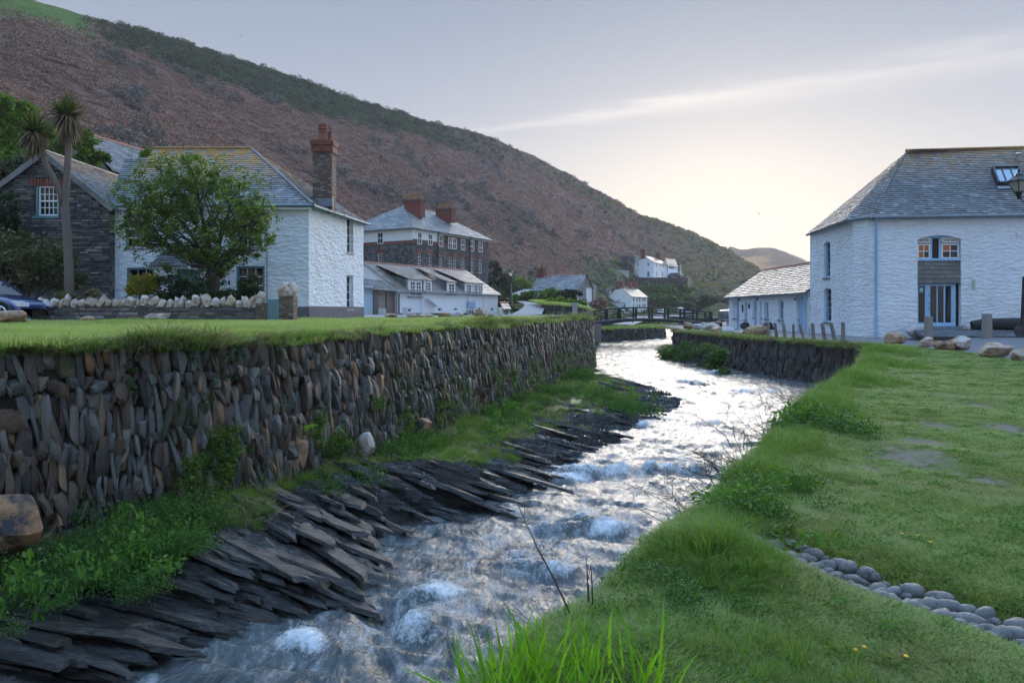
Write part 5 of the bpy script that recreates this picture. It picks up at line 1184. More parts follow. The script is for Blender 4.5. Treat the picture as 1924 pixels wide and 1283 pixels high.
m = M(); s_ = fm_.rect(1732, 541.5, 1737, 544.5); fm_.box(m, s_[0], s_[1], s_[2], s_[3], d0 + .0405, d0 + .043); m.build('notice_print', plain('notice_print', (.55, .72, .70), .5), dr)
# roof
ov = .3; fo = fm_.N * ov; so = fs_.N * ov; dz = np.array((0, 0, ez - zb0 - .10))
k0 = c0 + dz + fo + so + (.12, .12, 0); kc1 = c0 + dz + so + (.0, 1.0, 0) * np.array((1, 1, 1)); kc0 = c0 + dz + fo + (.6, -.1, 0)
k1 = c1 + dz + so + (.25, .4, 0) ; kE = cE + dz + fo + (.6, 0, 0); kB = cE + (.9, 10, 0) + dz + (.6, .3, 0)
rA = P(1705, 288, 45.0); rA[2] = rdz; rB = np.array((36.6, 43.3, rdz)); rB2 = rA.copy(); 
faces = [(kc0, kE, rB, rA), (kc1, kc0, rA, rA), (k1, kc1, rA, rA), (kB, k1, rA, rB)]
osk = fm_.rect(1866, 320, 1914, 350)
def skip(fi, u, lo): return False
slates(rb, faces, MT['slate_right'], .21, .27, .03, n_ind=300).build('roof', MT['underlay'], rb)
m = M(); m.tube([rA + (-.1, 0, .04), rB + (0, 0, .04)], .11, 8); m.build('ridge_tiles', MT['ridge_ochre'], rb)
for a_, b_ in ((kc0, kE), (kc1, kc0), (k1, kc1)): gutter(rb, a_ + (0, -.03, -.06), b_ + (0, -.03, -.06), 'gutter_grey', .075)
pu = fm_.uv(1645, 500)[0]; pipe(rb, [fm_.p(pu, HW - .2, .3), fm_.p(pu, HW - .5, .12), fm_.p(pu, .25, .12)], 'pale_blue', .065, 3)
# roof light
fN = np.cross(kE - kc0, rB - kE); fN /= np.linalg.norm(fN); fN = fN if fN[2] > 0 else -fN
def on_roof(px, py, d=0.0):
    r = np.array(((px - CX) / F, 1.0, -(py - HY) / F)); c = np.array((0, 0, CAMZ)); t = np.dot(kc0 - c, fN) / np.dot(r, fN); return c + r * t + fN * d
q_ = [on_roof(*p_, .16) for p_ in ((1874, 350), (1922, 349), (1911, 320), (1863, 321))]
m = M()
for i in range(4): m.bar(q_[i], q_[(i + 1) % 4], .10, .26, fN)
for t in (.333, .667): m.bar(q_[0] + (q_[1] - q_[0]) * t, q_[3] + (q_[2] - q_[3]) * t, .05, .14, fN)
sk = m.build('roof_light', MT['black_iron'], rb)
for i in range(3):
    t0, t1 = i / 3 + .01, (i + 1) / 3 - .01; g_ = M(); g_.quad(*(a_ + (b_ - a_) * t + fN * .02 for a_, b_, t in ((q_[0], q_[1], t0), (q_[0], q_[1], t1), (q_[3], q_[2], t1), (q_[3], q_[2], t0)))); g_.build('pane', MT['skyglass'], sk)
m = M(); fl_ = [on_roof(*p_, .05) for p_ in ((1875, 356), (1924, 355), (1922, 350), (1873, 351))]; m.quad(*fl_); m.build('lead_apron', plain('lead', (.34, .38, .43), .4), sk)
vp_ = on_roof(1914, 300, 0); m = M(); m.lathe(vp_, [(.12, -.1), (.12, .25), (.2, .27), (.2, .34), (.1, .4)], 10); m.build('roof_vent', MT['curtainglass'], rb, smooth=True, sharp=40)
# small fittings on the wall
al = fm_.rect(1826, 526, 1831, 541); m = M(); fm_.box(m, al[0], al[1], al[2], al[3], .0, .10); m.build('alarm_box', plain('alarm_plastic', (.42, .47, .42), .5), rb)
al = fm_.rect(1908, 436, 1913, 442); m = M(); fm_.box(m, al[0], al[1], al[2], al[3], .0, .2); fm_.box(m, al[0] + .02, al[1] - .02, al[2] - .05, al[2] + .02, .03, .15); m.build('wall_lamp', MT['white_paint'], rb)
# ------------------------------------------------------------------ low white wing to the left of it
wg = thing('white_wing', 'low white wing with brown slate roof and pale blue doors beside the bridge end', 'building', (19.5, 48.6, 0))
wz = -.25; fw_ = Fr((19.5, 66.5, wz), (19.5, 48.5, wz)); We = 2.88; HWw = We - wz
ops = []; spec = []
for (x0, x1, y0, y1, kind) in ((1378, 1380.5, 567, 598, 'w'), (1382, 1388, 566, 598, 'w'), (1398.5, 1404, 567, 601, 'w'), (1415, 1421, 567, 597, 'w'), (1427, 1431.5, 566, 619, 'd'), (1437, 1444, 568, 599, 'w'), (1463, 1472, 565, 601, 'w'), (1497, 1510, 556, 625, 'd')):
    o = fw_.rect(x0, y0, x1, y1); ops.append(o); spec.append(kind)
wall('wall', fw_, HWw, MT['white'], wg, ops, None, .3, .04, .25)
for o, kd in zip(ops, spec):
    if kd == 'w':
        window(wg, fw_, o, 1, 2, 'pale_blue', 'skyglass', setb=.16, fw=.09, bw=.05)
        m = M(); fw_.box(m, o[0] - .08, o[1] + .08, o[2] - .1, o[2], -.1, .1); m.build('sill', MT['slate_far'], wg)
    else:
        m = M(); fw_.box(m, o[0], o[1], max(o[2], .05), o[3], -.2, -.13); d_o = m.build('door', MT['pale_blue'], wg)
        m = M(); fw_.box(m, o[0] + .1, o[0] + .14, 1.1, 1.25, -.13, -.08); m.build('handle', MT['black_iron'], d_o)
rp0, rp1 = np.array((22.7, 66.9, 5.16)), np.array((22.7, 48.0, 5.2))
e0, e1 = np.array((19.2, 66.9, We - .12)), np.array((19.2, 48.6, We - .12)); b0_, b1_ = np.array((26.2, 48.6, We - .12)), np.array((26.2, 66.9, We - .12))
slates(wg, [(e0, e1, rp1, rp0), (b0_, b1_, rp0, rp1)], MT['slate_wing'], .28, .34, .05).build('roof', MT['underlay'], wg)
m = M(); n = 34
for i in range(n): a_ = rp0 + (rp1 - rp0) * i / n; b_ = rp0 + (rp1 - rp0) * (i + .93) / n; m.tube([a_ + (0, 0, .02), b_ + (0, 0, .05)], .11, 6)
m.build('ridge_tiles', MT['ridge_clay'], wg)
gutter(wg, e0 + (-.03, 0, -.05), e1 + (-.03, 0, -.05), 'gutter_grey', .07)
for px in (1388, 1421.5, 1516): u = fw_.uv(px, 590)[0]; pipe(wg, [fw_.p(u, HWw - .25, .12), fw_.p(u, .2, .12)], 'pale_blue', .06, 2)
fgw = Fr((26.0, 66.5, wz), (19.5, 66.5, wz)); wall('gable_wall', fgw, 5.2, MT['white'], wg, (), (lambda u: HWw + 2.25 * (1 - abs(2 * u / fgw.W - 1))), .5, .02)
for py0, py1, px in ((572, 586, 1395.5), (571, 580, 1408)): o = fw_.rect(px - 1.2, py0, px + 1.2, py1); m = M(); fw_.box(m, o[0], o[1], o[2], o[3], .0, .04); m.build('wall_board', MT['darkwood'], wg)
for px in (1392, 1426, 1498): o = fw_.uv(px, 562); m = M(); m.lathe(fw_.p(o[0], o[1], .15), [(.05, -.1), (.09, 0), (.09, .05), (.02, .1)], 8); m.build('wall_lamp', MT['gutter_grey'], wg)
for i, (px, py, w) in enumerate(((1401, 619, 14), (1444, 620, 15), (1452, 620, 6))):
    c = P(px, py, 52 if i else 56); m = M(); r_ = w * c[1] / F / 2
    m.tube([c + (-r_ * .2, r_ * 1.2, r_), c + (-r_ * .3, -r_ * 1.2, r_)], [r_ * .95, r_ * 1.05], 12); lg = m.build('log', MT['darkwood'], None, smooth=True, sharp=40, loc=c)
    tag(lg, ['dark log seat under the left windows of the wing', 'dark log seat beside the leftmost grey post', 'short dark log end between the first two grey posts'][i], 'log')
# terrace flags before the door
tr = thing('slate_terrace', 'sloping terrace of dark slate flags before the pale blue door', 'terrace', (24, 37.5, .5))
t00, t10, t11, t01 = P(1735, 633, 36.4), P(2010, 634, 35.8), P(2010, 611, 38.5), P(1706, 614, 39.3)
flg = stone('flagstone', [(0, (.10, .11, .125)), (1, (.17, .18, .20))], .6, sc=5)
for i in range(7):
    x = 0.0
    while x < .995:
        w = random.uniform(.05, .11); x1 = min(x + w, 1); y0, y1 = i / 7, (i + 1) / 7
        L_ = lambda a_, b_: (t00 * (1 - a_) + t10 * a_) * (1 - b_) + (t01 * (1 - a_) + t11 * a_) * b_
        m = M(); e_ = .004; cs = [L_(x + e_ / 2, y0 + .012), L_(x1 - e_ / 2, y0 + .012), L_(x1 - e_ / 2, y1 - .012), L_(x + e_ / 2, y1 - .012)]; hz_ = np.array((0, 0, .035 + random.gauss(0, .005)))
        m.add([c_ + hz_ for c_ in cs] + [c_ - (0, 0, .1) for c_ in cs], [(0, 1, 2, 3), (0, 4, 5, 1), (1, 5, 6, 2), (2, 6, 7, 3), (3, 7, 4, 0)]); m.build('flagstone', flg, tr); x = x1
m = M(); m.add([t00 + (0, 0, -.0), t10, t11, t01, t00 - (0, .1, .6), t10 - (0, .1, .6)], [(0, 1, 2, 3), (4, 5, 1, 0)]); m.build('bedding', MT['soil'], tr)
blockobj('mounting_stone', MT['boulder_white'], P(1719, 622, 38.6), (.5, .4, .35), 610, label='weathered grey corner stone at the left of the blue door', cat='stone')
blockobj('stone_block', MT['boulder_white'], P(1816, 615, 38.0), (.18, .18, .18), 611, label='small squared stone block beside the log bench', cat='stone', sq=.35, rough=.1)
# log bench
p0, p1 = P(1826, 612, 38.0), P(1990, 608, 37.2); m = M(); pts = [p0 + (p1 - p0) * t + (0, 0, .06 * math.sin(t * 7) + .08 * t) for t in np.linspace(0, 1, 9)]
m.tube(pts, [.24, .28, .27, .29, .33, .34, .33, .33, .32], 14); lg = m.build('log_bench', MT['darkwood'], None, smooth=True, sharp=50, loc=p0); tag(lg, 'long dark tree trunk used as a bench against the white wall', 'log bench')
# timber posts
def post(px, pyb, pyt, w, Y, lean, label, group=None, mat='oldwood', dark=False):
    b_ = P(px, pyb, Y); h_ = (pyb - pyt) * Y / F; m = M(); r_ = w * Y / F / 2; n = 9; rows = []
    ph = random.uniform(0, 6)
    for t in np.linspace(0, 1, 7):
        z = -.25 + (h_ + .25) * t; rr = r_ * (1.04 - .06 * t + random.gauss(0, .02))
        rows.append([b_ + (lean * max(z, 0) + rr * math.cos(2 * math.pi * j / n + ph) * (1 + .08 * math.sin(j * 2.3)), rr * math.sin(2 * math.pi * j / n + ph) * .9, z + (random.gauss(0, .012) if t == 1 else 0)) for j in range(n)])
    v = [q for r__ in rows for q in r__]; f = [(i * n + j, i * n + (j + 1) % n, (i + 1) * n + (j + 1) % n, (i + 1) * n + j) for i in range(6) for j in range(n)] + [tuple(6 * n + j for j in range(n))]
    m.add(v, f, random.random()); o = m.build('wooden_post', MT[mat], None, smooth=True, sharp=35, loc=b_); return tag(o, label, 'post', group)
ordn = ['first', 'second', 'third', 'fourth', 'fifth', 'sixth', 'seventh', 'eighth', 'ninth']
PX_ = [(1444, 638, 606, 5.2, 0), (1460, 640, 607, 5.8, -.13), (1476, 641, 608, 6.2, -.12), (1491, 641.5, 609, 5.8, -.01), (1511, 642, 609, 5.2, -.24), (1529, 640, 608, 6.8, -.07), (1550, 640, 608, 6.6, -.17), (1569, 641, 607, 6.8, -.22), (1584, 642, 606, 7.6, .0)]
for i, (px, yb, yt, w, ln) in enumerate(PX_):
    lb = ordn[i] + ' from the left in the row of grey timber posts' + ('' if abs(ln) < .03 else ', leaning left')
    post(px, yb, yt, w, 40.5 - .35 * i, ln, lb, 'timber posts along the right river wall')
post(1745, 634, 595, 15, 36.0, 0.0, 'stout weathered post in front of the pale blue door'); post(1854, 633, 590, 18, 35.6, 0.0, 'stoutest weathered post in front of the log bench')
# lamp post whose lantern shows at the right edge
Yl = 22.0; lp = thing('street_lamp', 'black lantern street lamp on a bracket at the right edge', 'street lamp', (15.75, Yl, 0)); lz = lambda py: CAMZ - (py - HY) * Yl / F; lc = np.array((P(1914, 300, Yl)[0], Yl, 0))
m = M(); m.lathe((15.75, Yl, 0), [(.16, 0), (.16, .25), (.10, .35), (.08, 1.1), (.06, 1.2), (.05, 5.6), (.07, 5.65), (.02, 5.8)], 12); m.build('post', MT['black_iron'], lp, smooth=True, sharp=40)
m = M(); m.tube([lc + (0, 0, lz(370)), np.array((15.75, Yl, lz(370)))], .025, 8); m.tube([lc + (.05, 0, lz(372)), lc + (.4, 0, lz(400)), np.array((15.75, Yl, lz(410)))], .018, 6); m.build('bracket', MT['black_iron'], lp)
m = M(); m.lathe(lc + (0, 0, lz(375)), [(.04, 0), (.05, .08), (.09, .16), (.11, .21)], 8); m.build('lantern_base', MT['black_iron'], lp)
zt, zb_ = lz(341), lz(361); rt, rbm = .27, .11
m = M(); cor = lambda r_, z, i: lc + (r_ * math.cos(math.pi / 4 + i * math.pi / 2 + .2), r_ * math.sin(math.pi / 4 + i * math.pi / 2 + .2), z)
for i in range(4): m.bar(cor(rbm, zb_, i), cor(rt, zt, i), .025, .025); m.bar(cor(rt, zt, i), cor(rt, zt, i + 1), .04, .04); m.bar(cor(rbm, zb_, i), cor(rbm, zb_, i + 1), .03, .03)
m.build('lantern_frame', MT['black_iron'], lp)
lg_m = NT('lantern_glass'); lg_m.set(lg_m.b, Base_Color=(.62, .60, .58, 1), Roughness=.15, Transmission_Weight=.45)
for i in range(4): q_ = M(); q_.quad(cor(rbm, zb_, i), cor(rbm, zb_, i + 1), cor(rt, zt, i + 1), cor(rt, zt, i)); q_.build('lantern_pane', lg_m.m, lp)
m = M(); m.add([cor(rt + .03, zt + .02, i) for i in range(4)] + [cor(.10, lz(330), i) for i in range(4)], [(0, 1, 5, 4), (1, 2, 6, 5), (2, 3, 7, 6), (3, 0, 4, 7), (3, 2, 1, 0)]); m.lathe(lc + (0, 0, lz(331)), [(.11, 0), (.09, .05), (.04, .1), (.03, .16), (.05, .18), (.01, .24)], 8); m.build('lantern_cap', MT['black_iron'], lp)
# dark iron beam and wheel at the edge of the terrace
ib = thing('iron_beam', 'dark upright beam with round foot cut by the right edge', 'beam', P(1921, 632, 35.5)); m = M(); m.bar(P(1920.5, 632, 35.5), P(1925, 520, 35.5), .13, .13); m.build('upright', MT['black_iron'], ib)
m = M(); c = P(1917, 622, 35.5); m.tube([c + (0, -.05, 0), c + (0, .05, 0)], .27, 16); m.build('foot', MT['darkwood'], ib)
# ------------------------------------------------------------------ tall stone hotel
def col_windows(face, xs, y0s, y1s, w): return [(face, (x - w / 2, a_, x + w / 2, b_)) for x, a_, b_ in zip(xs, y0s, y1s)]
XY = lambda px, Y: np.array(((px - CX) * Y / F, Y))
hn_, hr_, hl_ = XY(775, 100), XY(918, 117.5), np.array((-24.2, 105.8))
hw = []
rx_ = [788, 808, 828, 845.5, 853.5, 869.5, 886.5, 902.5]; top0 = [438, 441, 444, 447.5, 448.5, 451, 453.5, 456.5]; top1 = [458, 460, 463, 466.5, 467, 469.5, 471.5, 473.5]; low0 = [476, 478, 480.5, 483, 483.5, 485, 486.5, 488.5]; low1 = [503, 505, 506.5, 508.5, 509, 510, 512, 513]
for a_, b_ in ((top0, top1), (low0, low1)):
    for i, x in enumerate(rx_): hw.append(('R', (x - 3.6, a_[i], x + 3.6, b_[i]), (2, 4), {'setb': .1, 'sill': 'slate_far'}))
for a_, b_ in ((437.5, 458), (476, 496), (514, 535)): hw.append(('L', (710, a_, 720, b_), (2, 4), {'setb': .1, 'sill': 'slate_far'}))
ez_ = CAMZ + 159 * 100 / F
ho, hf = simple_house('hotel', 'tall dark stone hotel with hipped slate roof and two red chimneys', 'hotel', hn_, hr_, hl_, 1.0, ez_, 16.9, MT['rubble_far'], MT['slate_far'], hw, hip=True, over=.5, roofrow=.42, cell=1.2, amp=.0,
    chimneys=[((hn_ + hl_) / 2 * .55 + (hn_ + hr_) / 2 * .45 + np.array((.2, 1.0)), .55, 1.45, 14.9, 17.2, 6, 'ridge_ochre'), ((hn_ + hl_) / 2 * .0 + (hn_ * .36 + hr_ * .64) + np.array((-2.9, 1.6)), .55, 1.45, 14.9, 16.9, 6, 'ridge_ochre')])
fR_, fL_ = hf['R'], hf['L']; HH = ez_ - 1.0
m = M(); fR_.box(m, 0, fR_.uv(822, 450)[0], HH - 1.75, HH - .02, .005, .05); fL_.box(m, 0, fL_.W + .05, HH - 1.95, HH - .02, .005, .05)
for w in hw:
    pass
pl = m.build('white_render_band', MT['white_paint'], ho)
m = M(); fR_.box(m, 0, fR_.W + .06, HH - .62, HH - .05, .052, .10); m.build('cornice', MT['white_paint'], ho)
m = M(); fR_.box(m, 0, fR_.W, HH - 2.25, HH - 1.95, .01, .04); fL_.box(m, 0, fL_.W + .04, HH - 2.35, HH - 2.02, .01, .04)
for w in hw:
    f_ = hf[w[0]]; o = f_.rect(*w[1])
    if w[0] == 'R' or w[1][1] > 470:
        if not (w[0] == 'R' and w[1][1] < 470 and w[1][0] < 822): f_.box(m, o[0] - .22, o[1] + .22, o[3] + .02, o[3] + .5, .012, .06)
m.build('brick_dressings', MT['brick_red'], ho)
for w in hw:   # white architrave that stands proud of the rendered band
    f_ = hf[w[0]]; o = f_.rect(*w[1]); 
    if w[1][1] < 470:
        m = M()
        for (a_, b_, c_, e_) in ((o[0] - .05, o[0] + .06, o[2], o[3]), (o[1] - .06, o[1] + .05, o[2], o[3]), (o[0], o[1], o[3] - .05, o[3] + .05), (o[0], o[1], o[2] - .05, o[2] + .04), (o[0], o[1], (o[2] + o[3]) / 2 - .05, (o[2] + o[3]) / 2 + .05), ((o[0] + o[1]) / 2 - .025, (o[0] + o[1]) / 2 + .025, o[2], o[3])): f_.box(m, a_, b_, c_, e_, .03, .075)
        q_ = M(); q_.quad(*(f_.p(x, y, .055) for x, y in ((o[0], o[2]), (o[1], o[2]), (o[1], o[3]), (o[0], o[3])))); wo = m.build('window', MT['white_paint'], ho); q_.build('pane', MT['glass'], wo)
for px in (822, 882): u = fR_.uv(px, 460)[0]; pipe(ho, [fR_.p(u, HH - .1, .3), fR_.p(u, HH - .7, .12), fR_.p(u, .3, .12)], 'black_iron', .08)
# ------------------------------------------------------------------ white cottage row with dormers
cn, cr_ = XY(750, 62.0), XY(935, 75.2); dd = (cr_ - cn) / np.linalg.norm(cr_ - cn); cl_ = cn + np.array((-dd[1], dd[0])) * 8.0; ce = CAMZ + 39.5 * 62 / F
cw = [('R', (x - w / 2, a_, x + w / 2, b_), (2, 1), {'setb': .1}) for x, a_, b_, w in ((768.5, 579.5, 587, 9), (826.5, 578.5, 585, 7), (856.5, 578.5, 584, 7), (901, 578, 583, 6), (925, 578.5, 584, 6))]
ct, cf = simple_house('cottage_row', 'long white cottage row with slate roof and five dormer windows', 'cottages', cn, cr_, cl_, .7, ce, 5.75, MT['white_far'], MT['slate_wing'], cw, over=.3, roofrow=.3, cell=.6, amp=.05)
fc = cf['R']
rs_ = (5.75 - ce) / 4.0
def dormer(x0, x1, y0, y1, cols):
    o = fc.rect(x0, y0, x1, y1); o = (o[0], o[1], o[2], o[3]); m = M(); zt = o[3] + .14; run = (zt + .7 + .06 - ce + .15) / rs_
    fc.box(m, o[0] - .14, o[1] + .14, o[2] - .05, zt, -.3, .06); d = m.build('dormer', MT['white_paint'], ct)
    ck = M()
    for u in (o[0] - .14, o[1] + .14): ck.quad(fc.p(u, HH_e - .1, .0), fc.p(u, zt, .0), fc.p(u, zt + .35, -min(run, 3.6)), fc.p(u, HH_e - .1 + rs_ * 3.4, -3.4))
    ck.build('dormer_cheek', MT['slate_right'], d)
    lo_, hi_ = [fc.p(u, zt + .02, .22) for u in (o[0] - .25, o[1] + .25)], [fc.p(u, HH_e + rs_ * 3.6 + .10, -3.6) for u in (o[1] + .25, o[0] - .25)]
    slates(d, [(lo_[0], lo_[1], hi_[0], hi_[1])], MT['slate_wing'], .35, .4, over=0, name='dormer_slates').build('dormer_roof', MT['underlay'], d)
    n = len(cols); ww = (o[1] - o[0]) / n
    for i, c_ in enumerate(cols): window(ct, fc, (o[0] + ww * i + .03, o[0] + ww * (i + 1) - .03, o[2], o[3]), c_[0], c_[1], 'white_paint', setb=-.10, fw=.07, bw=.05, panes=False)
    m = M(); fc.box(m, o[0] - .2, o[1] + .2, o[2] - .14, o[2] - .05, -.05, .18); m.build('sill', MT['slate_far'], d)
HH_e = ce - .7
for t in ((768.5, 790, 529.5, 556, ((2, 4), (2, 4))), (797, 808.5, 530.5, 546.5, ((2, 3),)), (841, 853, 533.5, 551.5, ((2, 3),)), (874.5, 884.5, 535, 551.5, ((2, 3),)), (888.5, 905, 536, 552.5, ((2, 3), (2, 3)))): dormer(*t)
m = M()
for px in (791, 878, 908): u = fc.uv(px, 580)[0]; m.tube([fc.p(u, HH_e - .1, .1), fc.p(u, .2, .1)], .05, 6)
m.bar(fc.p(fc.uv(798, 561)[0], fc.uv(798, 561)[1], .25), fc.p(fc.uv(816, 576)[0], fc.uv(816, 576)[1], .25), .5, .06); m.build('stair_and_pipes', MT['white_paint'], ct)
o = fc.rect(876, 566.5, 891, 578.5); m = M(); fc.box(m, o[0], o[1], o[2], o[3], .1, .16); sg = m.build('sign_board', plain('sign_blue_frame', (.12, .32, .50), .5), ct)
m = M(); fc.box(m, o[0] + .04, o[1] - .04, o[2] + .1, o[3] - .06, .161, .17); m.build('sign_panel', plain('sign_pale', (.42, .60, .76), .5), sg)
m = M(); fc.box(m, o[0] + .12, o[0] + .25, o[2] + .2, o[3] - .12, .171, .176); fc.box(m, o[0] + .32, o[1] - .1, (o[2] + o[3]) / 2 + .02, (o[2] + o[3]) / 2 + .09, .171, .176); fc.box(m, o[0] + .32, o[1] - .18, (o[2] + o[3]) / 2 - .12, (o[2] + o[3]) / 2 - .06, .171, .176); m.build('sign_mark', plain('sign_ink', (.05, .16, .30), .5), sg)
o = fc.rect(875, 581, 889, 597); window(ct, fc, (o[0], o[1], max(o[2], .0), o[3]), 4, 1, 'white_paint', setb=-.06, fw=.08, bw=.06, panes=False, name='shop_door')
# lean-to shed with two wooden doors at the near end of the row
sh = thing('lean_to_shed', 'dark slate lean-to shed with two faded wooden doors', 'shed', (*XY(715, 58.5), .9)); s0, s1 = XY(684, 57.5), XY(748, 59.5); fh = Fr((*s0, .8), (*s1, .8)); o = fh.rect(684, 549, 747, 598); hT = o[3]
m = M(); fh.box(m, 0, fh.W, 0, hT, -2.6, -.25); m.build('shed_body', MT['rubble_far'], sh)
def sp_(x0, x1, y0, y1, nm, mt, d0=-.25, d1=-.15): q = fh.rect(x0, y0, x1, y1); m = M(); fh.box(m, q[0], q[1], max(q[2], .1), q[3], d0, d1); return m.build(nm, mt, sh)
sp_(684.5, 701.5, 534 + 3, 594, 'blue_panel', plain('faded_blue_board', (.48, .60, .74), .7), -.25, -.08)
for x0, x1 in ((702, 710), (726.5, 729.5), (741, 746)): sp_(x0, x1, 545, 594, 'stone_pier', MT['slate_rubble'], -.25, .06)
for x0, x1, c_ in ((710, 726, (.42, .34, .33)), (730, 741, (.30, .23, .22))):
    q = fh.rect(x0, 545, x1, 592); dm = plain('shed_door_%d' % x0, c_, .75)
    for i in range(5): m = M(); a_ = q[0] + (q[1] - q[0]) * i / 5; b_ = q[0] + (q[1] - q[0]) * (i + 1) / 5; fh.box(m, a_ + .008, b_ - .008, max(q[2], .12), q[3], -.25, -.17); m.build('door_board', dm, sh)
    m = M()
    for v in (.6, 2.0): fh.box(m, q[0] + .05, q[1] - .3, v, v + .06, -.17, -.15)
    m.build('door_hinge', MT['black_iron'], sh)
a_, b_ = fh.uv(684, 533), fh.uv(748, 546); slates(sh, [(fh.p(0, b_[1] + .1, .25), fh.p(fh.W + .1, b_[1] - .12, .25), fh.p(fh.W + .1, b_[1] + .9, -2.6), fh.p(0, b_[1] + 1.1, -2.6))], MT['slate_right'], .3, .35).build('roof', MT['underlay'], sh)
pipe(sh, [fh.p(fh.W + .02, hT - .1, .1), fh.p(fh.W + .02, .2, .1)], 'black_iron', .06)
# low yard wall and standing slab
yw = thing('yard_wall', 'low dark yard wall between boulders and white cottages', 'stone wall', (*XY(800, 56), .9)); fy = Fr((*XY(752, 55.5), .9), (*XY(880, 61), .9)); rubble(yw, fy, fy.uv(800, 588)[1], MT['slate_rubble'], (), None, .14, .45, .06); m = M(); fy.box(m, 0, fy.W, -.2, fy.uv(800, 588.5)[1], -.4, -.02); m.build('wall_core', MT['mortar'], yw)
m = M(); c = P(761, 598, 52); m.box(c + (0, 0, .35), (.21, 0, 0), (0, .07, 0), (0, 0, .42), taper=.93); so_ = m.build('stone_slab', MT['boulder_white'], None, loc=c); tag(so_, 'upright grey stone slab beside the yard wall', 'stone slab')
m = M(); c = P(718, 594, 56); m.box(c + (0, 0, .25), (.28, 0, 0), (0, .07, 0), (0, 0, .35), taper=.93); so_ = m.build('stone_slab', MT['boulder_white'], None, loc=c); tag(so_, 'short greenish stone slab leaning by the shed door', 'stone slab')
# small hut at the end of the row
hu, hfz = simple_house('hut', 'tiny white hut with slate roof at the right end of the cottages', 'hut', XY(944, 76), XY(958, 78), XY(936, 77), .8, CAMZ + 6 * 76 / F, CAMZ + 14 * 77 / F, MT['white_far'], MT['slate_far'], [('R', (946, 582, 956, 595), (2, 2), {'frame': 'pale_blue'})], over=.2, amp=.0)
# ------------------------------------------------------------------ houses beyond
n_, r_, l_ = XY(1088, 108), XY(1112, 111.6), XY(1000, 113.5)
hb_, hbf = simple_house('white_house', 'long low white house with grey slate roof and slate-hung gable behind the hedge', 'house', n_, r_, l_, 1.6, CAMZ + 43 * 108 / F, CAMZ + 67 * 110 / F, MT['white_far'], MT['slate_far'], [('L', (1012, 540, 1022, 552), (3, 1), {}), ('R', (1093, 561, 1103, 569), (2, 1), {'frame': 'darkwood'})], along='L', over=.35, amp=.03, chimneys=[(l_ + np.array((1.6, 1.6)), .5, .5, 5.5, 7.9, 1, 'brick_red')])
f_ = hbf['R']; m = M(); W_ = f_.W; Hq = CAMZ + 43 * 108 / F - 1.6; rr = (67 * 110 - 43 * 108) / F
for i in range(14):
    v = Hq - 1.8 + i * .26
    hw_ = W_ / 2 * min(1, max(0, 1 - (v + .2 - Hq) / rr)) if v + .2 > Hq else W_ / 2
    u0, u1 = (W_ / 2 - hw_, W_ / 2 + hw_) if v > Hq - .2 else (0.0, W_ * .52)
    x = u0
    while x < u1 - .1: xb = min(x + random.uniform(.25, .5), u1); f_.box(m, x, xb - .01, v, v + .25, .02, .06 + random.gauss(0, .01), random.random()); x = xb
m.build('hung_slates', MT['slate_far'], hb_, kind='stuff')
m = M(); f_.box(m, W_ + .1, W_ + 1.1, 0, Hq + .5, -1.2, .2); m.build('rear_chimney_breast', plain('old_render', (.34, .32, .30), .9), hb_)
n_, r_, l_ = XY(1186, 195), XY(1216, 204.5), XY(1141, 199)
simple_house('white_house', 'tall white gabled house behind the footbridge', 'house', n_, r_, l_, -.3, CAMZ + 27 * 195 / F, CAMZ + 45.5 * 197 / F, MT['white_far'], MT['slate_wing'],
    [('R', (x - 1.2, a_, x + 1.2, b_), (1, 2), {}) for x in (1191, 1197.5, 1202.5, 1208.5, 1212) for a_, b_ in ((558, 567), (571, 580))] + [('L', (1169, 556, 1171, 558), (1, 1), {})], along='R', over=.25, amp=.02,
    chimneys=[((n_ + l_) / 2 + np.array((.3, .5)), .6, .9, 7.2, 9.3, 1, 'brick_red'), ((n_ + l_) / 2 * .45 + (r_ + r_ + l_ - n_) / 2 * .55, .6, .9, 7.2, 9.3, 1, 'ridge_ochre'), ((r_ + r_ + l_ - n_) / 2 + np.array((-.5, -.5)), .6, .9, 7.2, 9.4, 1, 'ridge_ochre')])
simple_house('white_house', 'lower slate-roofed annexe left of the tall white gabled house', 'house', XY(1141, 199.5), XY(1152, 207), XY(1119, 202.5), -.2, CAMZ + 26 * 199 / F, CAMZ + 41 * 203 / F, MT['white_far'], MT['slate_far'], [('L', (1134.5, 561.5, 1137, 564.5), (1, 1), {})], along='L', over=.25, amp=.02)
simple_house('lean_to', 'small slate-roofed lean-to in front of the tall white gabled house', 'outhouse', XY(1170, 189), XY(1175, 194), XY(1136, 190.5), -.3, CAMZ + 1.0 * 189 / F, CAMZ + 14 * 192 / F, MT['white_far'], MT['slate_far'], [('R', (1171.5, 571, 1174.5, 580), (2, 3), {})], along='L', over=.2, amp=.02)
n_, r_, l_ = XY(1228, 235), XY(1254, 250), XY(1192, 241)
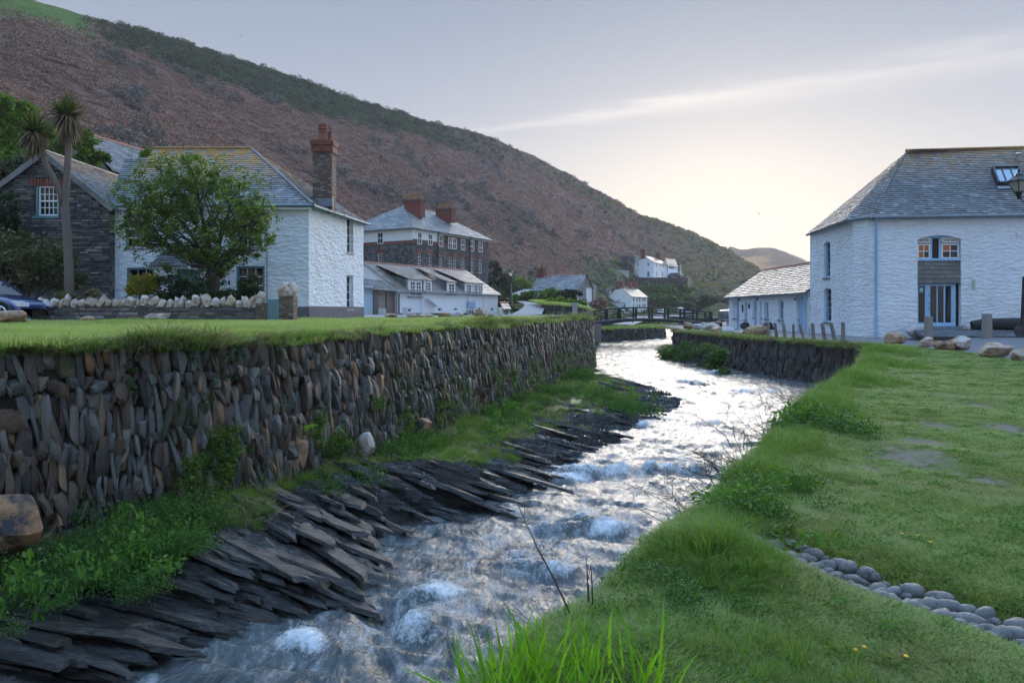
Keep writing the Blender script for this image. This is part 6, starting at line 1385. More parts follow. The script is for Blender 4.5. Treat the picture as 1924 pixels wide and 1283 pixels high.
simple_house('white_house', 'white two-storey house standing alone on the hillside terrace', 'house', n_, r_, l_, 11.0, CAMZ + 91 * 235 / F, CAMZ + 103.5 * 237.5 / F, MT['white_far'], MT['slate_wing'],
    [('L', (1196, 494, 1199.5, 499), (2, 2), {}), ('L', (1216, 493.5, 1219.5, 500), (2, 2), {}), ('L', (1215.5, 510, 1220, 520), (2, 2), {})] + [('R', (x - 1.1, a_, x + 1.1, b_), (1, 2), {}) for x in (1233.8, 1240, 1246.5) for a_, b_ in ((495, 503),)] + [('R', (1232.5, 510, 1235, 519), (1, 2), {}), ('R', (1243, 511, 1246, 522), (1, 1), {'frame': 'gutter_grey'})], along='R', over=.3, amp=.02,
    chimneys=[((n_ + l_) / 2 + np.array((.0, .6)), .75, .75, 18.2, 21.0, 1, 'brick_red'), ((r_ + r_ + l_ - n_) / 2 + np.array((0, -.4)), .75, .75, 18.2, 21.0, 1, 'brick_red')])
ex_, exf = simple_house('balcony_wing', 'pale wing with glazed balcony at the right of the hillside house', 'house', XY(1254.5, 249), XY(1273, 256), XY(1246, 254), 11.2, CAMZ + 85 * 250 / F, CAMZ + 98 * 252 / F, MT['white_far'], MT['slate_wing'], [('R', (1256, 498, 1268, 507), (3, 1), {}), ('R', (1258, 512, 1261, 519), (1, 1), {})], along='R', over=.3, amp=.0)
f_ = exf['R']; m = M(); f_.box(m, 0, f_.W + 1.5, 2.45, 2.6, 0, 1.5)
for i in range(9): f_.box(m, (f_.W + 1.4) * i / 8, (f_.W + 1.4) * i / 8 + .08, 2.6, 3.6, 1.4, 1.48)
f_.box(m, 0, f_.W + 1.5, 3.55, 3.65, 1.38, 1.5); f_.box(m, f_.W - .1, f_.W + .05, 2.6, 6.2, 1.1, 1.25); m.build('balcony', MT['white_paint'], ex_)
# terrace wall of the hillside house
tw = thing('terrace_wall', 'grey stone terrace wall below the hillside house', 'stone wall', (*XY(1200, 225), 9)); wallm = MT['wallstone_far']
for (x0, Y0, x1, Y1, yt, yb) in ((1152, 224, 1291, 226, 521.5, 536), (1291, 226, 1302, 246, 522, 538)):
    f_ = Fr((*XY(x0, Y0), CAMZ - (yb - HY) * Y0 / F), (*XY(x1, Y1), 0)); H_ = (yb - yt) * Y0 / F; m = M(); f_.box(m, 0, f_.W, -.4, H_, -1.5, -.1); m.build('wall_core', MT['wallback'], tw); rubble(tw, f_, H_, wallm, (), None, .35, .9, .1)
tm_ = M(); tm_.quad(*[np.array((*XY(x, Y), 11.6)) for x, Y in ((1152, 224.3), (1291, 226.3), (1302, 262), (1150, 262))]); tm_.build('terrace_fill', MT['track'], tw)
pw = thing('parapet_wall', 'long pale parapet wall left of the hillside house', 'wall', (*XY(1150, 230), 12)); f_ = Fr((*XY(1120, 232), CAMZ + 68 * 232 / F), (*XY(1182, 230), 0)); m = M()
for i in range(12): f_.box(m, f_.W * i / 12, f_.W * (i + .96) / 12, -2.5, 1.55 - .05 * i, -.3, random.uniform(0, .05))
m.build('wall', plain('pale_concrete', (.42, .41, .40), .85, var=.15), pw)
sh2, _ = simple_house('garden_shed', 'green metal shed behind the chimney of the hillside house', 'shed', XY(1193, 256), XY(1204, 261), XY(1183, 258), 13, CAMZ + 102 * 256 / F, CAMZ + 103.5 * 256 / F, plain('green_metal', (.07, .15, .13), .5), MT['slate_far'], [], over=.1, amp=0)
# raised bank wall left of the bridge and road up the hill
bw_ = thing('bank_wall', 'overgrown stone bank wall beside the rising lane', 'stone wall', (*XY(1060, 72), .8)); cvb = smooth_curve(np.array([XY(1018, 76), XY(1040, 72.5), XY(1075, 71), XY(1104, 73), XY(1115, 80)]), 50); ztb = CAMZ + np.interp(np.linspace(0, 1, 50), [0, .3, .6, 1], [12, 10, 5, -4]) * 72 / F
stone_wall(bw_, cvb, np.full(50, .3), ztb, MT['wallstone_far'], HIF, 'stones', 0, .12, (.2, .4), (.3, .55), 1); backing(bw_, cvb, np.full(50, .3), ztb, .12, 1, MT['wallback'])
m = M(); c = P(1080, 591, 70.5); m.box(c + (0, 0, .45), (.22, 0, 0), (0, .22, 0), (0, 0, .5)); m.box(c + (0, 0, 1.02), (.36, 0, 0), (0, .32, 0), (0, 0, .1)); so_ = m.build('stone_pillar', plain('pillar_render', (.40, .40, .40), .8), None, loc=c); tag(so_, 'small capped stone pillar before the bank wall', 'pillar')
V = np.zeros((14, 2, 3))
for i, (xl, xr_, y, Y) in enumerate(((958, 1018, 593.5, 66), (970, 1020, 588, 70), (982, 1023, 581, 75), (986, 1024, 575, 80), (983, 1015, 571.5, 86), (976, 998, 570, 90), (968, 985, 567, 96), (963, 976, 561, 103), (962, 978, 554, 110), (970, 988, 550, 116), (978, 996, 547, 122), (985, 1000, 544, 128), (990, 1003, 542, 134), (992, 1004, 540, 140))): V[i, 0] = P(xl, y, Y) + (0, 0, .12); V[i, 1] = P(xr_, y, Y) + (0, 0, .12)
grid_mesh('lane', V, MT['track'], kind='structure')
LANE = V
# quay road beyond the bridge
V = np.stack([np.stack([P(1150, 612, 98), P(1195, 603, 125), P(1150, 593, 185)]), np.stack([P(1190, 614, 98), P(1220, 602.5, 125), P(1330, 592, 200)])], 1); V[..., 2] += .25; grid_mesh('quay_road', V, MT['track'], kind='structure')
qw = thing('quay_wall', 'dark quay wall at the right end of the footbridge', 'stone wall', (*XY(1345, 100), -1)); f_ = Fr((*XY(1275, 108), -2.2), (*XY(1400, 96), -2.2)); m = M(); f_.box(m, 0, f_.W, 0, f_.uv(1340, 597)[1], -2, -.1); m.build('wall_core', MT['mortar'], qw); rubble(qw, f_, f_.uv(1340, 597)[1], MT['wallstone_far'], (), None, .3, .7, .08)
bz = thing('ruined_building', 'grey stone building end beyond the low wing', 'building', (*XY(1400, 150), 0)); f_ = Fr((*XY(1390, 150), -1), (*XY(1440, 140), -1)); m = M(); f_.box(m, 0, f_.W, 0, f_.uv(1400, 524)[1], -5, -.06); m.build('wall_core', MT['mortar'], bz); rubble(bz, f_, f_.uv(1400, 524)[1], MT['slate_far'], (), None, .4, .9, .06)
# ------------------------------------------------------------------ footbridge
br = thing('footbridge', 'dark arched footbridge with horizontal railings over the river', 'bridge', (*XY(1215, 80), .3))
bx = np.linspace(1092, 1334, 41); bY = 76 + (bx - 1092) / 242 * 8
ydk = np.interp(bx, [1092, 1103, 1130, 1160, 1197, 1240, 1280, 1310, 1334], [609, 607.5, 603.2, 600.2, 598.6, 599.3, 601.8, 604.6, 607]); yun = np.interp(bx, [1092, 1106, 1139, 1165, 1197, 1240, 1280, 1310, 1334], [622, 618, 609.5, 605.6, 603.6, 604.4, 607, 609.6, 612])
Dk = np.array([P(a_, b_, c_) for a_, b_, c_ in zip(bx, ydk, bY)]); Un = np.array([P(a_, b_, c_) for a_, b_, c_ in zip(bx, yun, bY)]); wv = np.array((.9, 2.6, 0)) * .9
steel = plain('bridge_steel', (.02, .022, .026), .6, var=.2)
rows_ = np.stack([Un + wv, Dk + wv, Dk, Un, Un + wv]); grid_mesh('deck', rows_, steel, parent=br, smooth=False)
m = M()
for i in range(40): m.bar(Dk[i] + (0, -.03, .02), Dk[i + 1] + (0, -.03, .02), .1, .12)
m.build('deck_edge', plain('bridge_edge', (.16, .16, .165), .7), br)
for side in (0, 1):
    off = wv * side * .96 + wv * .02; ids = [0, 4, 8, 12, 17, 22, 27, 32, 36, 40] if side == 0 else [1, 6, 10, 15, 20, 25, 30, 34, 38, 40]
    for i in ids: m = M(); m.bar(Dk[i] + off, Dk[i] + off + (0, 0, 1.2), .2, .2); m.build('railing_post', steel, br)
    for hh, t in ((1.18, .16), (.88, .085), (.6, .085), (.32, .085)):
        m = M()
        for i in range(40): m.bar(Dk[i] + off + (0, 0, hh), Dk[i + 1] + off + (0, 0, hh), t, t * .8)
        m.build('rail', steel, br)
m = M(); m.box(P(1098, 625, 76.5) + wv / 2, (1.3, 0, 0), (0, 1.6, 0), (0, 0, .9)); m.build('abutment', MT['mortar'], br)
# ------------------------------------------------------------------ lamps, poles
lp2 = thing('street_lamp', 'black street lamp standing by the rising lane', 'street lamp', P(960, 556, 84)); m = M(); c = P(960, 556, 84); tz = (556 - 519) * 84 / F
m.lathe(c, [(.14, -1), (.14, .5), (.08, .6), (.06, tz - .05), (.1, tz)], 10); m.build('post', MT['black_iron'], lp2, smooth=True, sharp=40)
m = M(); m.lathe(c + (0, 0, tz), [(.12, 0), (.24, .42)], 6); m.build('lantern', lg_m.m, lp2); m = M(); m.lathe(c + (0, 0, tz + .42), [(.30, 0), (.12, .22), (.03, .28), (.02, .4)], 8); m.build('lantern_cap', MT['black_iron'], lp2)
for px, yb, yt, Y, lb in ((1024.5, 528, 473, 128, 'tall dark utility pole behind the long low white house'), (1131.5, 520, 486, 228, 'pale utility pole left of the hillside house'), (1209, 482, 468, 210, None)):
    if lb is None: continue
    c = P(px, yb, Y); h_ = (yb - yt) * Y / F; m = M(); m.tube([c - (0, 0, 3), c + (0, 0, h_)], [.16, .11], 8); m.bar(c + (-.6, 0, h_ - .3), c + (.6, 0, h_ - .3), .08, .08); po = m.build('utility_pole', MT['oldwood'], None, loc=c); tag(po, lb, 'pole')
# ------------------------------------------------------------------ vehicles
def car(label, loc, yaw, L, W_, H_, paint, van=False, group=None):
    """body lofted from cross-sections along its length; local x forward"""
    t = thing('van' if van else 'car', label, 'van' if van else 'car', loc); ca_, sa_ = math.cos(yaw), math.sin(yaw); R_ = np.array([[ca_, -sa_, 0], [sa_, ca_, 0], [0, 0, 1]]); Tm = lambda v: np.asarray(v, float) @ R_.T + np.asarray(loc)
    pm = NT('car_paint'); pm.set(pm.b, Base_Color=paint + (1,), Metallic=.25, Roughness=.25, Coat_Weight=.8, Coat_Roughness=.06)
    if van: prof = [(-.5, .35, .95), (-.49, .3, .98), (.15, .3, 1.0), (.24, .3, .97), (.37, .3, .60), (.46, .3, .52), (.495, .3, .42), (.5, .33, .36)]
    else: prof = [(-.5, .30, .50), (-.485, .22, .60), (-.42, .2, .645), (-.2, .19, .65), (.1, .19, .655), (.27, .19, .64), (.38, .20, .585), (.455, .20, .50), (.492, .20, .40), (.5, .26, .34)]
    wid = lambda x: W_ / 2 * (1 - .14 * max(0, (abs(x) - .34) / .16) ** 2)
    n = 12; V = []
    for (x, z0, z1) in prof:
        w = wid(x); z0, z1 = z0 * H_, z1 * H_; row = []
        for (fy, fz) in ((-.86, 0), (-.97, .08), (-1.0, .35), (-1.0, .6), (-.95, .85), (-.82, .97), (0, 1.0), (.82, .97), (.95, .85), (1.0, .6), (1.0, .35), (.97, .08), (.86, 0)): row.append((x * L, fy * w, z0 + (z1 - z0) * fz))
        V.append(row)
    V = np.array(V); o = grid_mesh('body', Tm(V.reshape(-1, 3)).reshape(V.shape), pm.m, parent=t, smooth=True); sm = o.modifiers.new('round', 'SUBSURF'); sm.levels = 2; sm.render_levels = 2
    if not van:
        cp = [(-.44, .60, .02), (-.30, .93, .0), (-.02, 1.0, 0), (.10, .97, .0), (.25, .645, .02)]; V = []
        for (x, z, _) in cp: tw_ = .72 if z > .8 else .86; V.append([(x * L, -wid(x) * .93, .60 * H_), (x * L, -wid(x) * tw_, z * H_ - .03), (x * L, 0, z * H_), (x * L, wid(x) * tw_, z * H_ - .03), (x * L, wid(x) * .93, .60 * H_)])
        V = np.array(V); grid_mesh('cabin_glass', Tm(V.reshape(-1, 3)).reshape(V.shape), MT['glass'], parent=t, smooth=False)
        m = M(); rf = V[1:4, 1:4]; 
        for i in range(2):
            for j in range(2): m.quad(*(Tm(q_ + (0, 0, .012)) for q_ in (rf[i, j], rf[i, j + 1], rf[i + 1, j + 1], rf[i + 1, j])))
        for s_ in (1, 3):
            for i in range(4): m.bar(Tm(V[i, s_]), Tm(V[i + 1, s_]), .05, .05)
        m.build('roof_panel', pm.m, t)
    else:
        m = M(); z0, z1 = .62 * H_, .92 * H_
        m.quad(*(Tm(q_) for q_ in ((.38 * L, -W_ * .40, z0), (.38 * L, W_ * .40, z0), (.262 * L, W_ * .38, z1), (.262 * L, -W_ * .38, z1)))); m.build('windscreen', MT['skyglass'], t)
    wr = H_ * (.225 if not van else .17)
    for sx in (-.30, .375 if not van else .33):
        for sy in (-1, 1):
            c = np.array((sx * L, sy * (W_ / 2 - .09), wr)); ax = np.array((0, sy * .11, 0)); m = M(); m.tube([Tm(c - ax), Tm(c - ax * .3), Tm(c + ax * .8), Tm(c + ax)], [wr * .9, wr, wr, wr * .9], 28); wl = m.build('wheel', plain('tyre', (.012, .012, .013), .85), t, smooth=True, sharp=40)
            m = M(); m.tube([Tm(c + ax * .85), Tm(c + ax * 1.04)], wr * .70, 24); m.build('rim_disc', plain('rim_dark', (.02, .02, .022), .5), wl)
            m = M()
            for k_ in range(5):
                for dd_ in (-.14, .14):
                    a0 = 2 * math.pi * k_ / 5 + .3; a1 = a0 + dd_ * 1.6; p0 = c + ax * 1.1 + np.array((math.cos(a0) * wr * .12, 0, math.sin(a0) * wr * .12)); p1 = c + ax * 1.1 + np.array((math.cos(a1) * wr * .70, 0, math.sin(a1) * wr * .70)); m.bar(Tm(p0), Tm(p1), .035, .05, Tm(ax) - Tm((0, 0, 0)))
            q_ = [Tm(c + ax * 1.08 + np.array((math.cos(a_) * wr * .71, 0, math.sin(a_) * wr * .71))) for a_ in np.linspace(0, 2 * math.pi, 25)]
            m.tube(q_, .022, 6, cap=False); m.build('rim', plain('alloy', (.62, .63, .65), .3, .8), wl, smooth=True, sharp=40)
            m = M(); q_ = [Tm(np.array((sx * L, sy * (W_ / 2 + .006), wr)) + np.array((math.cos(a_) * wr * 1.14, 0, math.sin(a_) * wr * 1.14))) for a_ in np.linspace(-.25, math.pi + .25, 15)]; m.tube(q_, wr * .13, 8); m.build('wheel_arch', MT['black_iron'], t, smooth=True)
    for sy in (-1, 1):
        m = M(); m.box(Tm((.472 * L, sy * W_ * .34, .44 * H_)), R_ @ (.03 * L, 0, -.03), R_ @ (-.06, sy * .16, 0), R_ @ (0, 0, .055)); m.build('headlight', plain('headlight', (.65, .68, .72), .15, .2), t)
        if not van or True: m = M(); m.box(Tm((.17 * L, sy * (W_ / 2 + .06), .68 * H_)), R_ @ (.05, 0, 0), R_ @ (0, .09, 0), (0, 0, .07)); m.build('mirror', pm.m, t)
        m = M(); m.bar(Tm((.19 * L, sy * (W_ / 2 + .002), .24 * H_)), Tm((.185 * L, sy * (W_ / 2 + .002), .58 * H_)), .008, .012); m.bar(Tm((-.12 * L, sy * (W_ / 2 + .002), .24 * H_)), Tm((-.12 * L, sy * (W_ / 2 + .002), .6 * H_)), .008, .012); m.build('door_seam', MT['black_iron'], t)
    return t
cw0 = P(40, 585, 22.4)
car('dark blue car cut by the left edge beside the garden wall', (cw0[0] - 1.95, 23.2, 1.16), -.10, 4.15, 1.75, 1.45, (.008, .03, .12))
car('grey van parked at the far end of the low wing', (21.15, 70.8, -.02), -math.pi / 2, 4.6, 1.8, 1.75, (.16, .20, .24), True)
car('white van beyond the right half of the footbridge', (*XY(1286, 192), .45), -math.pi / 2 + .3, 4.6, 1.9, 1.95, (.6, .64, .68), True)
car('silver car seen through the middle of the footbridge railings', (*XY(1243, 186), .4), 1.2, 4.2, 1.75, 1.45, (.5, .52, .55))
car('white car behind the left part of the footbridge railings', (*XY(1172, 176), .1), 1.9, 4.2, 1.75, 1.45, (.65, .66, .68))
car('dark car parked beside the balcony of the hillside house', (*XY(1268, 232), 11.75), 0.1, 4.4, 1.8, 1.6, (.02, .024, .03))
# ------------------------------------------------------------------ vegetation kit
def quads_mesh(name, V, rnd, mat):
    n, k_ = V.shape[:2]; me = bpy.data.meshes.new(name); me.vertices.add(n * k_); me.vertices.foreach_set('co', V.astype(np.float32).ravel())
    me.loops.add(n * k_); me.loops.foreach_set('vertex_index', np.arange(n * k_, dtype=np.int32)); me.polygons.add(n); me.polygons.foreach_set('loop_start', np.arange(0, n * k_, k_, dtype=np.int32))
    at = me.attributes.new('rnd', 'FLOAT', 'FACE'); at.data.foreach_set('value', np.asarray(rnd, np.float32)); me.materials.append(mat); me.update(calc_edges=True); return me
def leaves(C_, size, flat=.0, asp=.55, up=None):
    """rhombic leaf faces at centres C_ with random tilt; flat 0..1 lays them level"""
    n = len(C_); a = rng.normal(size=(n, 3)); a[:, 2] *= (1 - flat); a /= np.linalg.norm(a, axis=1)[:, None]
    b = rng.normal(size=(n, 3)); b[:, 2] *= (1 - flat); b -= (b * a).sum(1)[:, None] * a; b /= np.linalg.norm(b, axis=1)[:, None] + 1e-9
    s = (size * rng.uniform(.6, 1.35, n))[:, None]; a = a * s; b = b * s * asp
    return np.stack((C_ - a, C_ - b * 1.0 + a * .15, C_ + a, C_ + b + a * .15), 1)
def cloud(ells, n, clump=.16, nclump=140, shell=.55):
    """points gathered into clumps lying in the outer shell of a set of ellipsoids"""
    vol = np.array([e[3] * e[4] * e[5] for e in ells]) ** .8; vol = vol / vol.sum(); cs = []; rr = []
    for e, w in zip(ells, vol):
        k_ = max(3, int(nclump * w)); d = rng.normal(size=(k_, 3)); d /= np.linalg.norm(d, axis=1)[:, None]; r_ = rng.uniform(shell, 1.0, k_) ** .6
        cs.append(np.array(e[:3]) + d * r_[:, None] * np.array(e[3:6])); rr += [float(np.mean(e[3:6])) * clump * 2.2] * k_
    cs = np.concatenate(cs); rr = np.array(rr); i = rng.integers(0, len(cs), n); p = cs[i] + rng.normal(size=(n, 3)) * rr[i][:, None] * .55 * np.array((1, 1, .75)); cr_ = rng.uniform(0, 1, len(cs))
    return p, np.clip(cr_[i] * .55 + rng.uniform(0, .45, n), 0, 1)
def leaf_obj(name, pts, rnd, size, mat, parent, flat=.2, asp=.55, loc=None):
    og = org(parent) if parent is not None else np.asarray(loc, float)
    o = bpy.data.objects.new(name, quads_mesh(name, leaves(pts, size, flat, asp) - og, rnd, mat)); COL.objects.link(o)
    if parent is not None: o.parent = parent
    else: o.location = og
    ORG[o.name] = og; return o
def px_ell(px, py, rx_, ry_, Y, dep=.8): c = P(px, py, Y); k_ = Y / F; return (c[0], c[1], c[2], rx_ * k_, (rx_ + ry_) / 2 * k_ * dep, ry_ * k_)
def shrub(name, label, blobs, Y, n, size, mat, cat='shrub', stem=True, dep=.8, group=None, clump=.16, nclump=90):
    e = [px_ell(*b, Y, dep) for b in blobs]; bx_, by_ = np.mean([q[0] for q in e]), Y; bz = min(q[2] - q[5] for q in e)
    t = thing(name, label, cat, (bx_, by_, bz - .1), group); p, r_ = cloud(e, n, clump, nclump); p = p[p[:, 2] > bz - .1]; leaf_obj('foliage', p, r_[:len(p)], size, MT[mat], t)
    m = M()
    for q in range(5):
        el = e[q % len(e)]; tip = np.array(el[:3]) + rng.normal(size=3) * np.array(el[3:6]) * .35; b0 = np.array((bx_ + random.gauss(0, .1), by_, bz - .3)); mid = (b0 + tip) / 2 + rng.normal(size=3) * .06
        m.tube([b0, mid, tip], [.05, .035, .012], 5)
    m.build('stem', MT['bark'], t); return t
def blade_tuft(name, n, R, h, w, mat, lean=.5, seed=0, seg=2, hv=.4, droop=.6):
    g_ = np.random.default_rng(seed); V = []; F_ = []; r_ = []
    for i in range(n):
        a = g_.uniform(0, 2 * math.pi); rr = R * math.sqrt(g_.uniform()); b = np.array((rr * math.cos(a), rr * math.sin(a), -.01)); d = a + g_.normal(0, .9); H_ = h * g_.uniform(1 - hv, 1 + hv); ln = lean * g_.uniform(.2, 1.3) * H_
        sd_ = np.array((-math.sin(d + g_.normal(0, .6)), math.cos(d), 0)); sd_ /= np.linalg.norm(sd_); o = len(V); dr = np.array((math.cos(d), math.sin(d), 0))
        for s_ in range(seg):
            t = s_ / seg; c = b + dr * ln * t ** 1.6 + np.array((0, 0, H_ * (t - droop * .35 * t * t * t))); ww = w * (1 - .55 * t); V += [c - sd_ * ww / 2, c + sd_ * ww / 2]
        V.append(b + dr * ln + np.array((0, 0, H_ * (1 - droop * .35))))
        for s_ in range(seg - 1): F_.append((o + 2 * s_, o + 2 * s_ + 1, o + 2 * s_ + 3, o + 2 * s_ + 2)); r_.append(0)
        F_.append((o + 2 * (seg - 1), o + 2 * (seg - 1) + 1, o + 2 * seg)); r_.append(0)
        q = g_.uniform(); 
        for k_ in range(seg): r_[-1 - k_] = q
    me = bpy.data.meshes.new(name); me.from_pydata([tuple(v) for v in V], [], F_); at = me.attributes.new('rnd', 'FLOAT', 'FACE'); at.data.foreach_set('value', np.array(r_, np.float32)); me.materials.append(mat); me.update(); return me
def clump_mesh(name, n, R, H_, size, mat, flat=.4, seed=0, asp=.6, dome=True):
    d = rng.normal(size=(n, 3)); d /= np.linalg.norm(d, axis=1)[:, None]; r_ = rng.uniform(.35, 1, n) ** .5; p = d * r_[:, None] * np.array((R, R, H_)); p[:, 2] = np.abs(p[:, 2]) if dome else p[:, 2] + H_
    p *= (1 + .25 * rng.normal(size=(n, 1))); return quads_mesh(name, leaves(p, size, flat, asp), rng.uniform(0, 1, n), mat)
def stalk_mesh(name, n, R, H_, mat, seed, th=.006):
    m = M()
    for i in range(n):
        a = random.uniform(0, 6.28); b = np.array((random.gauss(0, R * .3), random.gauss(0, R * .3), 0)); t = b + np.array((math.cos(a) * R * random.uniform(.2, 1), math.sin(a) * R * random.uniform(.2, 1), H_ * random.uniform(.4, 1))); md = (b + t) / 2 + rng.normal(size=3) * R * .12; m.tube([b, md, t], [th, th * .8, th * .4], 4, cap=False)
    return m.mesh(name, mat)
U_ = lambda a, b, n: rng.uniform(a, b, n)
# ------------------------------------------------------------------ right lawn
short = [blade_tuft('lawn_tuft', 70, .10, .032, .0042, MT['lawn'], 1.1, i) for i in range(8)] + [blade_tuft('lawn_tuft', 40, .10, .03, .0036, MT['drygrass'], 1.5, 8), clump_mesh('lawn_weed', 60, .09, .02, .010, MT['broad'], .7, 1, .8)]
def lawn_pts(n, y0, y1, pw=1.0):
    Y = y0 * (y1 / y0) ** rng.uniform(0, 1, n); lo, hi = Xr(Y) - .1, np.minimum(RL(Y) + .05, (1924 + 60 - CX) * Y / F); w = np.maximum(hi - lo, 0)
    k_ = rng.uniform(0, 1, n) * 1.0 < w / (Y * .55 + 1e-6); Y, lo, w = Y[k_], lo[k_], w[k_]; X = lo + w * rng.uniform(0, 1, len(Y)); return X, Y
X, Y = lawn_pts(52000, 2.4, 36); b = bare_at(X, Y) + .55 * fbm(xyz(X * 2.6, Y * 2.6, 1), 3, 77); keep = b < rng.uniform(.3, 1.15, len(X)); keep &= (np.abs(pebd(X, Y)) > .17); X, Y = X[keep], Y[keep]
sc_ = (.75 + .25 * sstep(0, 1, fbm(xyz(X * .8, Y * .8), 3, 5)) + .02 * Y) * U_(.7, 1.35, len(X)); sc_ *= 1 - .35 * np.clip(bare_at(X, Y) * 1.5, 0, 1)
scatter('lawn_grass', xyz(X, Y, zR(X, Y) - .004), U_(0, 6.28, len(X)), np.stack((sc_ * (1 + .03 * Y), sc_ * (1 + .03 * Y), sc_ * U_(.7, 1.5, len(X))), 1), short, label='short mown grass of the right-hand lawn', cat='grass')
# long grass along the right bank
longp = [blade_tuft('long_tuft', 60, .10, .27, .0065, MT['longgrass'], .75, 20 + i, 3, .5, .9) for i in range(7)]
n = 5200; Y = 2.3 * (31.5 / 2.3) ** rng.uniform(0, 1, n); off = rng.normal(.06, .26, n) * np.clip(.8 + Y * .045, 0, 1.7); X = Xr(Y) + off; keep = (off > -np.interp(Y, [5, 9, 14], [.12, .25, .5])) & (off < 1.0)
keep &= rng.uniform(0, 1, n) < np.clip(.75 + .8 * fbm(xyz(X * .7, Y * .7, 3), 3, 55) - .5 * np.clip(off - .35, 0, 1), 0.08, 1); X, Y, off = X[keep], Y[keep], off[keep]
Z = np.where(off > 0, zR(X, Y), zR(X, Y) + np.interp(off, [-1.2, -.75, -.38, -.12, 0], [-2.2, -1.55, -.75, -.15, 0])) - .02
s_ = U_(.32, .8, len(X)) * (1 - .5 * np.clip(off, 0, 1)) * (1 + .018 * Y) * np.interp(Y, [2, 6, 12], [.42, .58, 1.0]); scatter('bank_long_grass', xyz(X, Y, Z), U_(0, 6.28, len(X)), s_, longp, np.stack((U_(-.3, .3, len(X)), U_(-.35, .25, len(X))), 1), label='long green grass hanging along the right river bank', cat='grass')
# the rounded tussock by the pebble channel and rough grass at the bottom
pts = []; 
for (cx_, cy_, rx_, ry_, n, hgt) in ((1.28, 4.6, .42, .50, 330, .60), (1.05, 4.2, .25, .25, 50, .45), (1.65, 5.2, .4, .4, 90, .4), (1.15, 3.4, .6, .4, 160, .42), (2.0, 6.2, .4, .5, 110, .5), (2.35, 7.0, .5, .6, 200, .6), (3.2, 8.6, .5, .7, 160, .6), (5.0, 12.0, .6, 1.2, 200, .65), (7.8, 16.6, .9, 1.6, 220, .8), (10.8, 21.5, 1.0, 2.0, 260, .9), (13.9, 28.0, 1.4, 2.4, 300, 1.0)):
    for _ in range(n):
        a = random.uniform(0, 6.28); r_ = math.sqrt(random.random()); x, y = cx_ + rx_ * r_ * math.cos(a), cy_ + ry_ * r_ * math.sin(a)
        if x < float(Xr(y)) - .35: continue
        pts.append((x, y, float(zR(x, y)) - .02 - (.4 if x < float(Xr(y)) - .15 else 0), hgt * (1.15 - .65 * r_) * random.choice((random.uniform(.35, .8), random.uniform(.7, 1.15), random.uniform(1.0, 1.45)))))
pts = np.array(pts); scatter('bank_tussocks', pts[:, :3], U_(0, 6.28, len(pts)), pts[:, 3], longp, np.stack((U_(-.25, .25, len(pts)), U_(-.25, .25, len(pts))), 1), label='thick green tussocks of grass beside the pebble channel', cat='grass')
# broad leaves among the bank grass
broadp = [clump_mesh('broad_leaf_clump', 70, .20, .18, .036, MT['broad'], .35, i, .5) for i in range(4)]
weedp = [clump_mesh('weed_clump', 300, .22, .17, .0135, MT['weed'], .45, i, .7) for i in range(5)]
wp = []
for (px, py, z, n, sp_, s_) in ((1120, 1120, -.15, 26, .22, .8), (1180, 1090, -.1, 30, .22, .8), (1090, 1180, -.1, 18, .15, .7), (1395, 965, .05, 18, .25, .8), (1490, 790, .1, 22, .4, 1.3), (1350, 985, -.1, 12, .2, .8), (1230, 1130, .05, 12, .25, .6), (1460, 940, .0, 10, .3, .9)):
    Y0 = (CAMZ - z) * F / (py - HY); X0 = (px - CX) * Y0 / F
    for _ in range(n): x, y = X0 + random.gauss(0, sp_), Y0 + random.gauss(0, sp_); d = x - float(Xr(y)); wp.append((x, y, min(z, float(zR(x, y))) - (0 if d > 0 else min(.9, -d * 1.6)) + random.uniform(0, .08), s_ * random.uniform(.6, 1.2)))
wp = np.array(wp); scatter('bank_leafy_weeds', wp[:, :3], U_(0, 6.28, len(wp)), wp[:, 3], broadp[:2] + weedp[:2], np.stack((U_(-.3, .3, len(wp)), U_(-.3, .3, len(wp))), 1), label='leafy green weeds on the edge of the right bank', cat='weeds')
# bramble and dead stems on the right bank
def stems(name, label, px, py, z, n, spread, hgt, mat, th=.006, lean=(-.3, 0), cat='brambles', arch=.3):
    Y0 = (CAMZ - z) * F / (py - HY); X0 = (px - CX) * Y0 / F; t = thing(name, label, cat, (X0, Y0, z))
    for i in range(n):
        b = np.array((X0 + random.gauss(0, spread * .5), Y0 + random.gauss(0, spread * .5), z - .15)); H_ = hgt * random.uniform(.45, 1.1); a = random.uniform(0, 6.28); e = np.array((lean[0] + math.cos(a) * spread * .9, lean[1] + math.sin(a) * spread * .9, 0)); m = M(); k_ = [b + e * s ** 1.5 + np.array((0, 0, H_ * (s - arch * s * s))) + rng.normal(size=3) * .025 * hgt for s in np.linspace(0, 1, 6)]
        m.tube(k_, list(np.linspace(th, th * .35, 6)), 5)
        for _ in range(random.randint(1, 4)): j = random.randint(2, 4); q = k_[j]; m.tube([q, q + rng.normal(size=3) * hgt * .13 + (0, 0, hgt * .08), q + rng.normal(size=3) * hgt * .22 + (0, 0, hgt * .12)], [th * .5, th * .4, th * .2], 4)
        m.build('stem', MT[mat], t)
    return t
for i, (px, py, n, sp_, h_, lb) in enumerate(((1350, 975, 16, .30, .75, 'tangle of bare bramble stems above the nearer rapids'), (1405, 900, 18, .40, .85, 'reddish bare brambles overhanging the big breaking wave'), (1455, 830, 14, .5, .95, 'thin bare brambles reaching over the river below the leafy weed'), (1500, 775, 10, .5, 1.0, 'sparse bare twigs at the farthest bramble on the bank'))): stems('bramble', lb, px, py, -.2, int(n * 1.4), sp_, h_ * .8, 'twig', .0055 + .001 * i, (-.30, .0))
